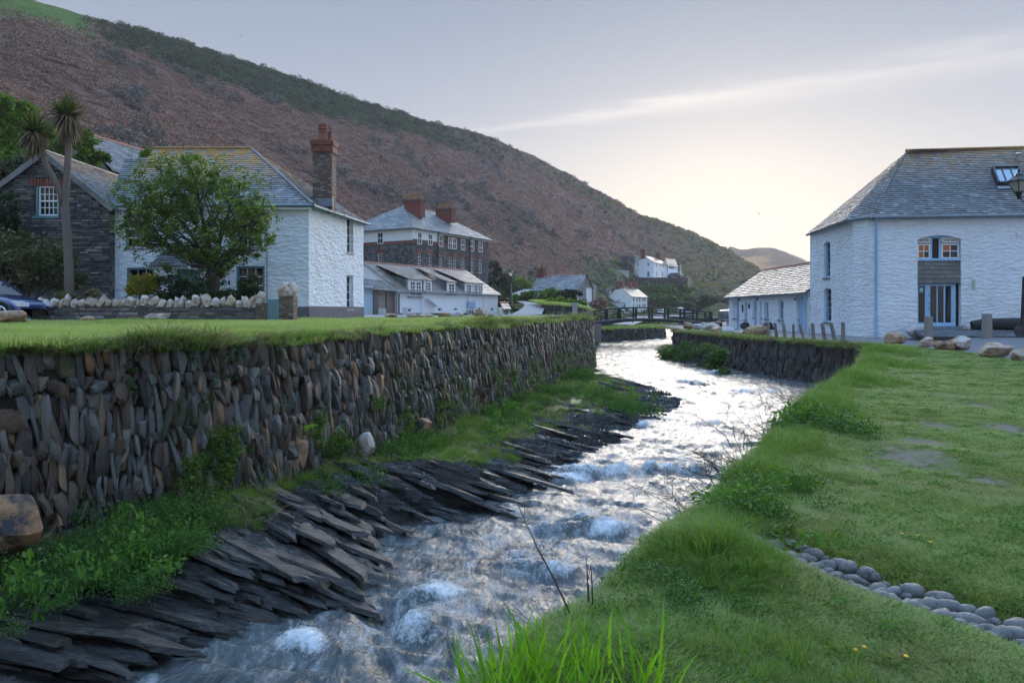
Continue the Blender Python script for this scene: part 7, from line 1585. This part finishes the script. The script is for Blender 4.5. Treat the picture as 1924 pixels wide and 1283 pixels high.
stems('bramble', 'dead grey stems at the foot of the nearest leafy weed', 1120, 1190, -.1, 14, .22, .4, 'straw', .005, (-.1, 0))
def stalk(label, pts_, Y, r0):
    m = M(); q = [P(a_, b_, Y + dy) for a_, b_, dy in pts_]; m.tube(q, list(np.linspace(r0, r0 * .3, len(q))), 6)
    for j in range(1, len(q) - 1): m.tube([q[j], q[j] + rng.normal(size=3) * .03 + (.02, 0, .09)], [r0 * .4, r0 * .15], 4)
    o = m.build('dead_stalk', MT['twig'], None, loc=q[0]); tag(o, label, 'stalk')
stalk('long thin dark stalk leaning up over the water, bottom centre', [(1075, 1160, 0), (1040, 1085, 0), (1010, 1030, 0), (985, 975, .05), (972, 945, .05)], 3.75, .006)
stalk('short upright dark stalk, left one of the pair by the bank', [(1106, 1130, 0), (1104, 1090, 0), (1102, 1046, 0)], 3.8, .006); stalk('short upright dark stalk, right one of the pair by the bank', [(1114, 1135, 0), (1112, 1095, 0), (1110, 1058, 0)], 3.8, .005)
# sword-leaved plant in the foreground
sw = thing('sword_leaved_plant', 'bright green sword-leaved plant at the bottom edge of the picture', 'plant', (.2, 2.95, 0)); LM = []
for q in range(7):
    L_ = 1.0; v = []; f = []; sg = 9; bend = random.uniform(.05, .30)
    for s in range(sg + 1):
        t = s / sg; w = .018 * (1 - t ** 2.2) * (.7 + .6 * math.sin(math.pi * min(1, t * .9 + .12))); x = bend * t ** 2.4; z = t * (1 - .25 * bend * t * t); v += [(x, -w, z), (x + w * .35, 0, z), (x, w, z)]
        if s: o_ = 3 * s; f += [(o_ - 3, o_ - 2, o_ + 1, o_), (o_ - 2, o_ - 1, o_ + 2, o_ + 1)]
    me = bpy.data.meshes.new('leaf'); me.from_pydata(v, [], f); me.attributes.new('rnd', 'FLOAT', 'FACE'); me.materials.append(MT['iris']); me.polygons.foreach_set('use_smooth', [True] * len(f)); me.update(); LM.append(me)
for i in range(190):
    px = random.choice((random.uniform(870, 1110), random.uniform(1100, 1260), random.uniform(900, 1060))); Y0 = random.uniform(2.75, 3.2); L_ = random.uniform(.24, .43) * (1.0 if px < 1110 else .95); ti = random.gauss(.28, .2); yaw = random.gauss(math.pi if random.random() < .62 else 0, .7)
    if px < 900: yaw = random.gauss(math.pi, .4); ti = abs(ti) + .2
    X0 = (px - CX) * Y0 / F; z0 = float(zR(X0, Y0)) - .03 if X0 > float(Xr(Y0)) else -.1
    R_ = np.array(Matrix.Rotation(yaw, 3, 'Z') @ Matrix.Rotation(ti, 3, 'Y') @ Matrix.Rotation(random.uniform(-.9, .9), 3, 'Z')); inst('leaf', random.choice(LM), sw, (X0, Y0, z0), R_ * L_ @ np.diag((1, random.uniform(.8, 1.2), 1)))
# dandelions
dfm = plain('dandelion_yellow', (.75, .42, .01), .6, var=.1); fl = M(); fl.lathe((0, 0, .045), [(.004, 0), (.018, .006), (.02, .012), (.012, .018), (.002, .02)], 10); fl.tube([(0, 0, 0), (.003, 0, .046)], .003, 5); fme = fl.mesh('dandelion', dfm)
for (px, py, lb) in ((1695, 1006, 'left dandelion of the upper group beyond the pebbles'), (1725, 1010, 'middle dandelion of the upper group beyond the pebbles'), (1607, 1222, 'left dandelion of the close pair at the bottom'), (1624, 1217, 'right dandelion of the close pair at the bottom'), (1702, 1232, 'lone dandelion right of the close pair at the bottom'), (1748, 1022, 'right dandelion of the upper group beyond the pebbles')):
    Y0 = CAMZ * F / (py - HY); X0 = (px - CX) * Y0 / F; o = inst('dandelion', fme, None, (X0, Y0, float(zR(X0, Y0)) - .008), np.eye(3) * .6); tag(o, lb, 'flower', 'dandelions in the right lawn')
# ------------------------------------------------------------------ left lawn grass and the fringe on the wall
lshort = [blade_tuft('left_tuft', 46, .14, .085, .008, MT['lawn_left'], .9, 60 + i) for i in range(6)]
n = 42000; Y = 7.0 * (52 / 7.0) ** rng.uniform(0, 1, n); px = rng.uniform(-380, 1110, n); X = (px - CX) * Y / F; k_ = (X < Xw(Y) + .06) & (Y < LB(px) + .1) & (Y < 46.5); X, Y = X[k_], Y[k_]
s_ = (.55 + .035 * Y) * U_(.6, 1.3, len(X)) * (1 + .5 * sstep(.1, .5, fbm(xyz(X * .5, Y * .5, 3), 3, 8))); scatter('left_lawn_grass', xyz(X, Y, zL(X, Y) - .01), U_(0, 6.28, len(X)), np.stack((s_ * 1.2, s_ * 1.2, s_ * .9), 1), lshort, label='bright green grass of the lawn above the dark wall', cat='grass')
dry = [blade_tuft('dry_tuft', 50, .09, .20, .007, MT['drygrass'], 1.2, 90 + i, 3, .5, 1.6) for i in range(3)] + [blade_tuft('fringe_tuft', 50, .09, .17, .007, MT['longgrass'], 1.2, 95 + i, 3, .5, 1.5) for i in range(3)]
n = 2600; i = rng.integers(60, 399, n); X = lw_s[i, 0] + rng.normal(-.10, .14, n); Y = lw_s[i, 1] + rng.normal(0, .12, n); k_ = rng.uniform(0, 1, n) < np.clip(.55 + 1.1 * fbm(xyz(X * .8, Y * .8, 9), 3, 12), .1, 1); X, Y = X[k_], Y[k_]
s_ = U_(.35, 1.0, len(X)) * (.75 + .02 * Y) * (1 + .9 * sstep(.1, .45, fbm(xyz(X * 1.3, Y * 1.3, 2), 2, 31))); scatter('wall_top_fringe', xyz(X, Y, LTOP + U_(-.06, .04, len(X))), U_(0, 6.28, len(X)), s_, dry, np.stack((U_(-.4, .4, len(X)), U_(-.4, .4, len(X))), 1), label='dry and green grass fringe hanging over the top of the dark wall', cat='grass')
# pennywort and small plants rooted in the wall
def wall_pts(n, lo, hi, imin=90, imax=398):
    i = rng.integers(imin, imax, n); tg = lw_s[np.minimum(i + 1, 399)] - lw_s[i - 1]; tg /= np.linalg.norm(tg, axis=1)[:, None]; nr = np.stack((tg[:, 1], -tg[:, 0]), 1); z = LTOP - rng.uniform(lo, hi, n) * (LTOP - lwb_s[i]); d = .10 * (LTOP - z) + .09 + rng.uniform(-.02, .05, n); return xyz(lw_s[i, 0] + nr[:, 0] * d, lw_s[i, 1] + nr[:, 1] * d, z), nr
p, nr = wall_pts(2600, .0, .75); k_ = fbm(p * 1.5, 3, 14) > .12; p, nr = p[k_], nr[k_]
penny = [clump_mesh('pennywort_clump', 9, .06, .05, .020, MT['penny'], .3, i, .95, False) for i in range(4)]
scatter('wall_pennywort', p - (0, 0, .04), U_(0, 6.28, len(p)), U_(.6, 1.4, len(p)) * (.8 + .02 * p[:, 1]), penny, label='small round leaved pennywort rooted in the dark wall', cat='plants')
p, nr = wall_pts(4200, .55, 1.02); k_ = fbm(p * 1.1, 3, 18) > .02; p = p[k_]; mossp = [clump_mesh('moss_clump', 60, .09, .05, .012, MT['longgrass'], .3, i, .6, False) for i in range(3)] + [clump_mesh('moss_clump', 60, .09, .05, .013, MT['weed'], .3, i, .6, False) for i in range(2)]
scatter('wall_foot_moss', p - (0, 0, .05), U_(0, 6.28, len(p)), U_(.6, 1.5, len(p)), mossp, label='green moss and small ferns on the foot of the dark wall', cat='moss')
# fern frond
fr_ = thing('fern', 'single bright fern frond growing from the dark wall', 'fern', P(567, 806, 11.7)); m = M(); q0 = P(567, 808, 11.75); q1 = P(597, 799, 11.45); 
for s in np.linspace(.08, 1, 16):
    c = q0 + (q1 - q0) * s + (0, 0, .03 * math.sin(3 * s)); w = .055 * (1 - s) + .008
    for sg in (-1, 1): m.quad(c, c + (.012, -.02 * sg, w * .6 * sg), c + (.03, -.02 * sg, w * sg), c + (.022, 0, w * .3 * sg))
m.build('frond', MT['iris'], fr_)
# ------------------------------------------------------------------ weeds on the left bank shelf
gi_, gj_ = np.meshgrid(np.arange(NS), np.arange(NTT), indexing='ij'); flat_ = np.stack((RX, RY, RZ), -1)
def shelf_pts(n, tmin, tmax, smin=.15, f0=.0, noise_s=.9, seed=5, y0=5.5, y1=46):
    i = rng.integers(0, NS, n); j = np.clip(((rng.uniform(tmin, tmax, n) + .08) / 1.30 * NTT).astype(int), 0, NTT - 1); p = flat_[i, j]; k_ = (soilm[i, j] > smin) & (p[:, 1] > y0) & (p[:, 1] < y1) & (fbm(p * noise_s, 3, seed) > f0) & (p[:, 2] > WATER + .12); return p[k_]
p = shelf_pts(13000, -.02, .85, .28, -.25); scatter('bank_grass', p - (0, 0, .02), U_(0, 6.28, len(p)), U_(.4, 1.0, len(p)) * (.55 + .018 * p[:, 1]), dry[:1] + dry[3:] + longp[:2], np.stack((U_(-.4, .4, len(p)), U_(-.4, .4, len(p))), 1), label='rough grass on the ledge below the dark wall', cat='grass')
p = shelf_pts(4200, -.02, .35, .6, .05, .7, 9, 10.5); lw_ = []
for (px, py, Y0, n, sp_) in ((60, 1075, 7.5, 60, .45), (190, 1035, 8.0, 60, .4), (265, 1020, 8.35, 50, .3), (300, 960, 9.2, 50, .35), (360, 965, 9.4, 40, .3), (560, 905, 11.8, 40, .4), (990, 775, 23, 40, .7), (940, 790, 20.5, 40, .6), (1085, 740, 27.5, 50, .8), (1135, 755, 25.5, 55, .8), (1170, 770, 24.5, 40, .6), (1060, 700, 35, 40, 1.0), (880, 800, 18.5, 35, .6), (830, 830, 16.5, 30, .5)):
    c = P(px, py, Y0); lw_.append(np.stack((c[0] + rng.normal(0, sp_, n), c[1] + rng.normal(0, sp_, n), c[2] + U_(-.25, .02, n)), 1))
lw2 = np.concatenate(lw_); ws_ = np.concatenate((U_(.4, .9, len(p)), U_(.45, 1.1, len(lw2)))) * (.8 + .02 * np.concatenate((p, lw2))[:, 1]); scatter('bank_weeds', np.concatenate((p, lw2)) - (0, 0, .02), U_(0, 6.28, len(ws_)), np.stack((ws_, ws_, ws_ * U_(.7, 2.3, len(ws_))), 1), weedp + broadp[2:], label='ferny green weeds along the foot of the dark wall', cat='weeds')
twp = [stalk_mesh('dead_stems', 14, .35, .22, MT['straw'], i) for i in range(3)] + [stalk_mesh('dead_stems', 14, .3, .35, MT['twig'], i + 5) for i in range(2)]
p = shelf_pts(260, .02, .7, .2, -.2, .6, 21); scatter('dead_stems', p, U_(0, 6.28, len(p)), U_(.5, 1.2, len(p)), twp, label='dead straw stems and twigs strewn on the left bank', cat='twigs')
# weeds on the right river wall
n = 700; px = rng.uniform(1236, 1362, n); tt_ = rng.uniform(0, 1, n); top_ = np.interp(px, [1236, 1262, 1300, 1362], [655, 640, 640, 655]); bot_ = np.interp(px, [1236, 1280, 1362], [672, 690, 706]); py = top_ + (bot_ - top_) * tt_; Yq = np.interp(px, [1236, 1362], [55, 41.5]); zq = CAMZ - (py - HY) * Yq / F; Yq = Yq - .5 * tt_
wsc = clump_mesh('wall_weed', 170, .5, .4, .06, MT['weed'], .45, 0, .7); wsc2 = clump_mesh('wall_weed', 170, .5, .4, .06, MT['green'], .45, 0, .7); k_ = fbm(xyz(px * .07, py * .09), 3, 3) > -.02
scatter('right_wall_weeds', xyz((px - CX) * Yq / F, Yq, zq - .2)[k_], U_(0, 6.28, n)[k_], U_(.3, 1.0, n)[k_], [wsc, wsc2, wsc2] + dry[3:5], label='bushy green weeds covering the left end of the right river wall', cat='weeds')
n = 700; i = rng.integers(0, 119, n); X = rw_s[i, 0] + rng.normal(.1, .2, n); Y = rw_s[i, 1] + rng.normal(0, .2, n); scatter('right_wall_fringe', xyz(X, Y, U_(-.08, .03, n)), U_(0, 6.28, n), U_(.9, 1.9, n), dry, np.stack((U_(-.4, .4, n), U_(-.4, .4, n)), 1), label='grass fringe on top of the right river wall under the posts', cat='grass')
n = 1500; Y = rng.uniform(31, 58, n); X = Xr(Y) + rng.uniform(0, 1, n) * (RL(Y) - Xr(Y)); scatter('right_verge_grass', xyz(X, Y, zR(X, Y)), U_(0, 6.28, n), U_(1.2, 2.2, n), lshort[:3], label='narrow grass verge beneath the row of grey posts', cat='grass')
n = 900; i = rng.integers(0, 60, n); X = cv3[i, 0] + rng.normal(-.8, .9, n); Y = cv3[i, 1] + rng.normal(.9, .9, n); scatter('far_wall_grass', xyz(X, Y, -.5 + U_(-.1, .05, n)), U_(0, 6.28, n), U_(1.5, 3.2, n), lshort[:2] + dry[3:5], label='grass on the low river wall beyond the bridge', cat='grass')
n = 1500; i = rng.integers(0, 50, n); d = rng.uniform(-.2, 7, n); X = cvb[i, 0] - .1 * d; Y = cvb[i, 1] + d; scatter('bank_wall_grass', xyz(X, Y, np.interp(i, np.arange(50), ztb) + .06 * d), U_(0, 6.28, n), U_(1.8, 3.4, n), lshort[:3], label='bright grass on top of the bank wall by the lane', cat='grass')
# ------------------------------------------------------------------ hawthorn tree in the garden
YT = 27.6; tr_ = thing('hawthorn_tree', 'spreading green hawthorn tree in front of the white house', 'tree', P(402, 590, YT))
blobs = [(330, 352, 72, 58), (365, 330, 55, 40), (405, 385, 85, 60), (455, 405, 55, 48), (285, 405, 60, 52), (330, 430, 80, 50), (400, 460, 80, 42), (470, 440, 42, 48), (255, 425, 32, 34), (300, 370, 50, 45), (440, 365, 45, 35), (490, 410, 22, 30), (360, 490, 55, 28), (290, 460, 40, 24), (430, 490, 50, 24), (480, 470, 24, 20)]
ells = [px_ell(*b, YT, .95) for b in blobs]; p, r_ = cloud(ells, 23000, .085, 420, .45); leaf_obj('crown', p, r_, .058, MT['haw'], tr_, .35)
p2, r2 = cloud([px_ell(365, 405, 152, 118, YT, .9), px_ell(330, 360, 90, 78, YT, .9), px_ell(440, 420, 82, 70, YT, .9)], 3600, .035, 420, .9); leaf_obj('outer_sprays', p2, r2, .06, MT['haw'], tr_, .3)
m = M(); b0 = P(402, 592, YT); fork = P(400, 505, YT); m.tube([b0 - (0, 0, .4), P(398, 560, YT), P(402, 530, YT), fork], [.30, .24, .22, .20], 10); m.build('trunk', MT['bark'], tr_, smooth=True)
m = M()
for e in ells:
    c = np.array(e[:3]); md = fork + (c - fork) * .5 + rng.normal(size=3) * .15; m.tube([fork + rng.normal(size=3) * .05, md, c], [.11, .07, .02], 6)
    for _ in range(7): q = md + (c - md) * random.random(); en = c + rng.normal(size=3) * np.array(e[3:6]) * .6; m.tube([q, (q + en) / 2 + rng.normal(size=3) * .08, en], [.03, .02, .006], 4)
m.build('branches', MT['bark'], tr_)
ivy, ir = cloud([px_ell(402, 540, 16, 45, YT, 1), px_ell(395, 570, 22, 20, YT, 1)], 1600, .2, 40, .8); leaf_obj('ivy', ivy, ir, .06, MT['dark'], tr_)
# ------------------------------------------------------------------ cabbage palm with two heads
YP = 26.0; pa = thing('cabbage_palm', 'twin-headed cabbage palm with tall bare trunks before the stone cottage', 'palm', P(130, 560, YP))
m = M(); m.tube([P(131, 580, YP), P(130, 520, YP), P(127, 450, YP), P(122, 385, YP), P(127, 310, YP), P(131, 245, YP)], [.19, .16, .15, .13, .11, .10], 10); m.build('trunk', MT['palmbark'], pa, smooth=True)
m = M(); m.tube([P(122, 395, YP), P(113, 362, YP - .1), P(99, 332, YP - .2), P(86, 310, YP - .2), P(80, 290, YP - .2), P(74, 268, YP - .2)], [.10, .10, .10, .095, .09, .09], 10); m.build('trunk', MT['palmbark'], pa, smooth=True)
def palm_head(px, py, R_, Y, n):
    c = P(px, py, Y); Rm = R_ * Y / F; G_ = []; D_ = []
    for i in range(n):
        el_ = random.uniform(-1.2, 1.5); az = random.uniform(0, 6.28); dead = el_ < -.15 or (el_ < .2 and random.random() < .4); L_ = Rm * random.uniform(.85, 1.3) * (1.05 if not dead else .95); d = np.array((math.cos(az) * math.cos(el_), math.sin(az) * math.cos(el_), math.sin(el_))); sd_ = np.cross(d, (0, 0, 1.)); sd_ /= np.linalg.norm(sd_) + 1e-6; pr = None; w0 = .05
        for s in range(5):
            t = s / 4; q = c + d * L_ * t + np.array((0, 0, -L_ * (.10 if not dead else .55) * t * t)); w = w0 * (1 - t) ** .7 * (.6 + 1.6 * min(t, .25)); row = (q - sd_ * w, q + sd_ * w)
            if pr: (D_ if dead else G_).append((pr[0], pr[1], row[1], row[0]))
            pr = row
    for nm, Q, mt in (('crown', G_, 'palmleaf'), ('dead_leaves', D_, 'palmdead')):
        V = np.array(Q) - org(pa); o = bpy.data.objects.new(nm, quads_mesh(nm, V, np.repeat(rng.uniform(0, 1, len(V) // 4 + 1), 4)[:len(V)], MT[mt])); COL.objects.link(o); o.parent = pa; o['kind'] = 'stuff'
palm_head(127, 218, 37, YP, 380); palm_head(66, 247, 36, YP - .2, 360)
# ------------------------------------------------------------------ garden shrubs and hedges
shrub('laurel_bush', 'large rounded laurel bush at far left behind the car', [(60, 490, 72, 52), (20, 500, 60, 55), (110, 520, 45, 40), (-30, 480, 50, 60)], 26.6, 11000, .075, 'laurel')
shrub('evergreen_bush', 'dark evergreen growing against the stone gable at the left edge', [(0, 400, 32, 40), (-20, 440, 40, 50), (10, 430, 20, 30)], 29.6, 3500, .08, 'dark')
shrub('golden_bush', 'yellow-leaved bush under the left ground floor window', [(268, 535, 24, 20), (290, 528, 16, 15), (252, 545, 14, 12)], 26.6, 2600, .05, 'yellow')
shrub('evergreen_bush', 'dark green bush between the yellow bush and the tree trunk', [(320, 540, 28, 24), (352, 545, 28, 20), (375, 555, 14, 14)], 26.4, 3200, .055, 'dark')
shrub('evergreen_bush', 'dark green bush under the right ground floor window', [(430, 555, 24, 14), (462, 545, 18, 22), (472, 540, 14, 25)], 26.6, 2400, .055, 'dark')
shrub('pampas_tuft', 'dry grass tuft on the garden wall by the palm', [(172, 552, 14, 8), (120, 556, 20, 6)], 24.2, 900, .05, 'drygrass')
shrub('hedge_tree', 'bright green bushy tree rising at far left beyond the palm', [(20, 215, 42, 35), (-30, 240, 60, 50), (60, 250, 40, 35), (20, 275, 55, 40), (105, 262, 35, 26)], 44, 9000, .16, 'bright', 'tree')
shrub('hedge', 'dark hedge behind the stone cottage roof', [(150, 292, 50, 30), (190, 300, 30, 24), (90, 300, 60, 26), (0, 320, 60, 30), (-40, 330, 60, 40), (40, 330, 60, 25)], 40, 8000, .14, 'green', 'hedge')
shrub('hedge', 'low hedge directly behind the ridge of the stone cottage', [(30, 312, 40, 14), (-20, 335, 50, 18), (150, 330, 30, 18)], 36.5, 3500, .11, 'gorse', 'hedge')
shrub('bush', 'green bush at the left end of the long slate roof behind', [(172, 286, 20, 24), (190, 298, 18, 14), (150, 262, 18, 22), (160, 305, 26, 14)], 35.4, 3500, .10, 'green')
shrub('bush', 'small green bush behind the roof step of the white house', [(285, 292, 22, 10)], 36.5, 700, .09, 'bright')
for args in (('bush', 'bright green rounded bush before the long low white house', [(1030, 553, 13, 9), (1040, 553, 12, 9)], 104, 1600, .22, 'bright'), ('bush', 'dark green bush beside the bright one before the long low house', [(1066, 555, 16, 11), (1076, 555, 14, 10), (1055, 558, 12, 8)], 102, 2200, .22, 'dark'),
    ('bush', 'dense bushes along the left side of the rising lane', [(940, 575, 20, 18), (955, 585, 16, 12), (930, 560, 18, 18), (970, 590, 10, 8)], 80, 2600, .22, 'gorse'), ('bush', 'green bushes at the bend of the lane behind the lamp', [(985, 560, 22, 10), (1005, 562, 20, 10), (1018, 568, 16, 8)], 96, 2200, .22, 'green'),
    ('bush', 'dark green bushes right of the hotel corner', [(935, 530, 24, 22), (955, 540, 24, 18), (925, 510, 14, 20)], 122, 2600, .32, 'gorse'), ('bush', 'bright green bush on the slope above the lane', [(980, 537, 20, 11), (965, 532, 12, 8)], 128, 1500, .3, 'bright'), ('bush', 'rusty brown bush left of the tall gabled house', [(1124, 572, 14, 10), (1130, 568, 10, 8)], 108, 1300, .22, 'bracken'),
    ('bush', 'bare purplish tree beside the hillside house', [(1178, 497, 14, 18), (1172, 510, 12, 12)], 240, 1500, .4, 'bareshrub'), ('bush', 'green garden bushes left of the hillside house', [(1150, 500, 20, 10), (1158, 508, 16, 8)], 240, 1500, .4, 'green'), ('bush', 'brown hedge above the pale parapet wall', [(1128, 505, 18, 10), (1118, 498, 14, 12), (1105, 505, 14, 14)], 238, 1800, .4, 'gorse'),
    ('bush', 'green scrub on the slope below the terrace wall', [(1180, 545, 30, 9), (1230, 546, 30, 10), (1280, 546, 28, 10)], 221, 2600, .5, 'green'), ('bush', 'lower green scrub between the gabled house and the cliffs', [(1250, 565, 30, 9), (1295, 568, 26, 10), (1225, 560, 16, 8)], 212, 2400, .5, 'green'),
    ('bush', 'low scrub on the bank top beside the lane', [(1040, 566, 14, 5), (1065, 565, 14, 5), (1090, 570, 12, 5)], 76, 1500, .16, 'bright'), ('bush', 'dark scrub at the foot of the cliffs', [(1330, 572, 30, 14), (1300, 580, 24, 10), (1360, 575, 20, 18)], 190, 2200, .5, 'gorse')): shrub(*args, nclump=40)
# ------------------------------------------------------------------ hillside cover
def hill_pts(n, mask, amp=1.0):
    i = rng.integers(0, len(tv) - 13, n); j = rng.integers(0, len(cx) - 1, n); k_ = (rng.uniform(0, 1, n) < mask[i, j]); i, j = i[k_], j[k_]; a, b = rng.uniform(0, 1, len(i))[:, None], rng.uniform(0, 1, len(i))[:, None]; V = np.stack((HXw, HY_, HZ_), -1)
    return V[i, j] * (1 - a) * (1 - b) + V[i + 1, j] * a * (1 - b) + V[i, j + 1] * (1 - a) * b + V[i + 1, j + 1] * a * b, TV[i, j], PX[i, j]
def hproto(nm, mt, n, R, H_, s, k_=3): return [clump_mesh(nm, n, R, H_, s, MT[mt], .25, i, .45) for i in range(k_)]
onhill = sstep(-.02, .06, TV); p, _, _ = hill_pts(60000, np.clip(onhill * (1 - gorse) * (1 - field) * (1 - right * .9) * (1 - cliff) * (1 - low) * (1 - .6 * bare), 0, 1)); scatter('bracken', p - (0, 0, .1), U_(0, 6.28, len(p)), U_(.6, 1.3, len(p)), hproto('bracken_clump', 'bracken', 34, .75, .42, .20), label='russet dead bracken covering the hillside', cat='bracken')
p, _, _ = hill_pts(30000, np.clip(onhill * gorse * (TV < 1.0), 0, 1)); scatter('gorse_belt', p - (0, 0, .2), U_(0, 6.28, len(p)), U_(.7, 1.5, len(p)), hproto('gorse_clump', 'gorse', 60, 1.0, .95, .20), label='dark belt of gorse along the top of the hill', cat='gorse')
p, _, _ = hill_pts(26000, np.clip(onhill * bare * (1 - gorse) * (1 - field) * (1 - right) * .8, 0, 1)); scatter('bare_thicket', p - (0, 0, .1), U_(0, 6.28, len(p)), U_(.6, 1.5, len(p)), hproto('thicket_clump', 'bareshrub', 44, .9, 1.4, .28), label='bare grey-brown thicket scattered over the hillside', cat='thicket')
p, _, _ = hill_pts(22000, np.clip(onhill * right * (1 - cliff), 0, 1)); scatter('cliff_grass', p - (0, 0, .2), U_(0, 6.28, len(p)), U_(.7, 1.8, len(p)), hproto('grass_clump', 'ochregrass', 24, 1.1, .45, .34, 5) + hproto('grass_clump', 'gorse', 30, 1.0, .6, .3, 1), label='ochre grass on the seaward end of the hill', cat='grass')
p, _, _ = hill_pts(22000, np.clip(low * (1 - cliff) * (TV > -.34) * (.35 + .65 * (n1 > -.1)), 0, 1)); lane_c = LANE.mean(1); k_ = np.min(np.linalg.norm(p[:, None, :2] - lane_c[None, :, :2], axis=2), axis=1) > 3.2; p = p[k_]; scatter('valley_scrub', p - (0, 0, .2), U_(0, 6.28, len(p)), U_(.4, 1.1, len(p)), hproto('scrub_clump', 'green', 30, 1.0, .6, .3) + hproto('scrub_clump', 'gorse', 40, 1.0, 1.0, .3), label='green scrub and rough grass at the foot of the hill', cat='scrub')
# two gulls
for px, py, Y, lb in ((1427, 402, 160, 'gull gliding low over the sea gap'), (453, 68, 170, 'gull high in the sky above the hill')):
    c = P(px, py, Y); m = M(); m.tube([c + (-.25, 0, 0), c + (0, 0, .03), c + (.25, 0, 0)], [.02, .07, .02], 6)
    for s_ in (-1, 1): m.quad(c + (.08, 0, .03), c + (.05, s_ * .1, .1), c + (-.02 + .55 * s_, 0, .22), c + (-.1, 0, .05)); 
    o = m.build('gull', MT['white_paint'], None, loc=c); tag(o, lb, 'bird')
# ------------------------------------------------------------------ evening haze in the valley
k = NT('valley_haze'); k.t.nodes.remove(k.b); pv = k.n('ShaderNodeVolumePrincipled'); pv.inputs['Color'].default_value = (.92, .93, 1.0, 1); pv.inputs['Density'].default_value = .00030; pv.inputs['Anisotropy'].default_value = .25; k.l(pv.outputs[0], k.out.inputs['Volume'])
m = M(); m.abox(-1260, 1260, -260, 1260, -10.2, 96); hz_o = m.build('haze', k.m, kind='stuff')
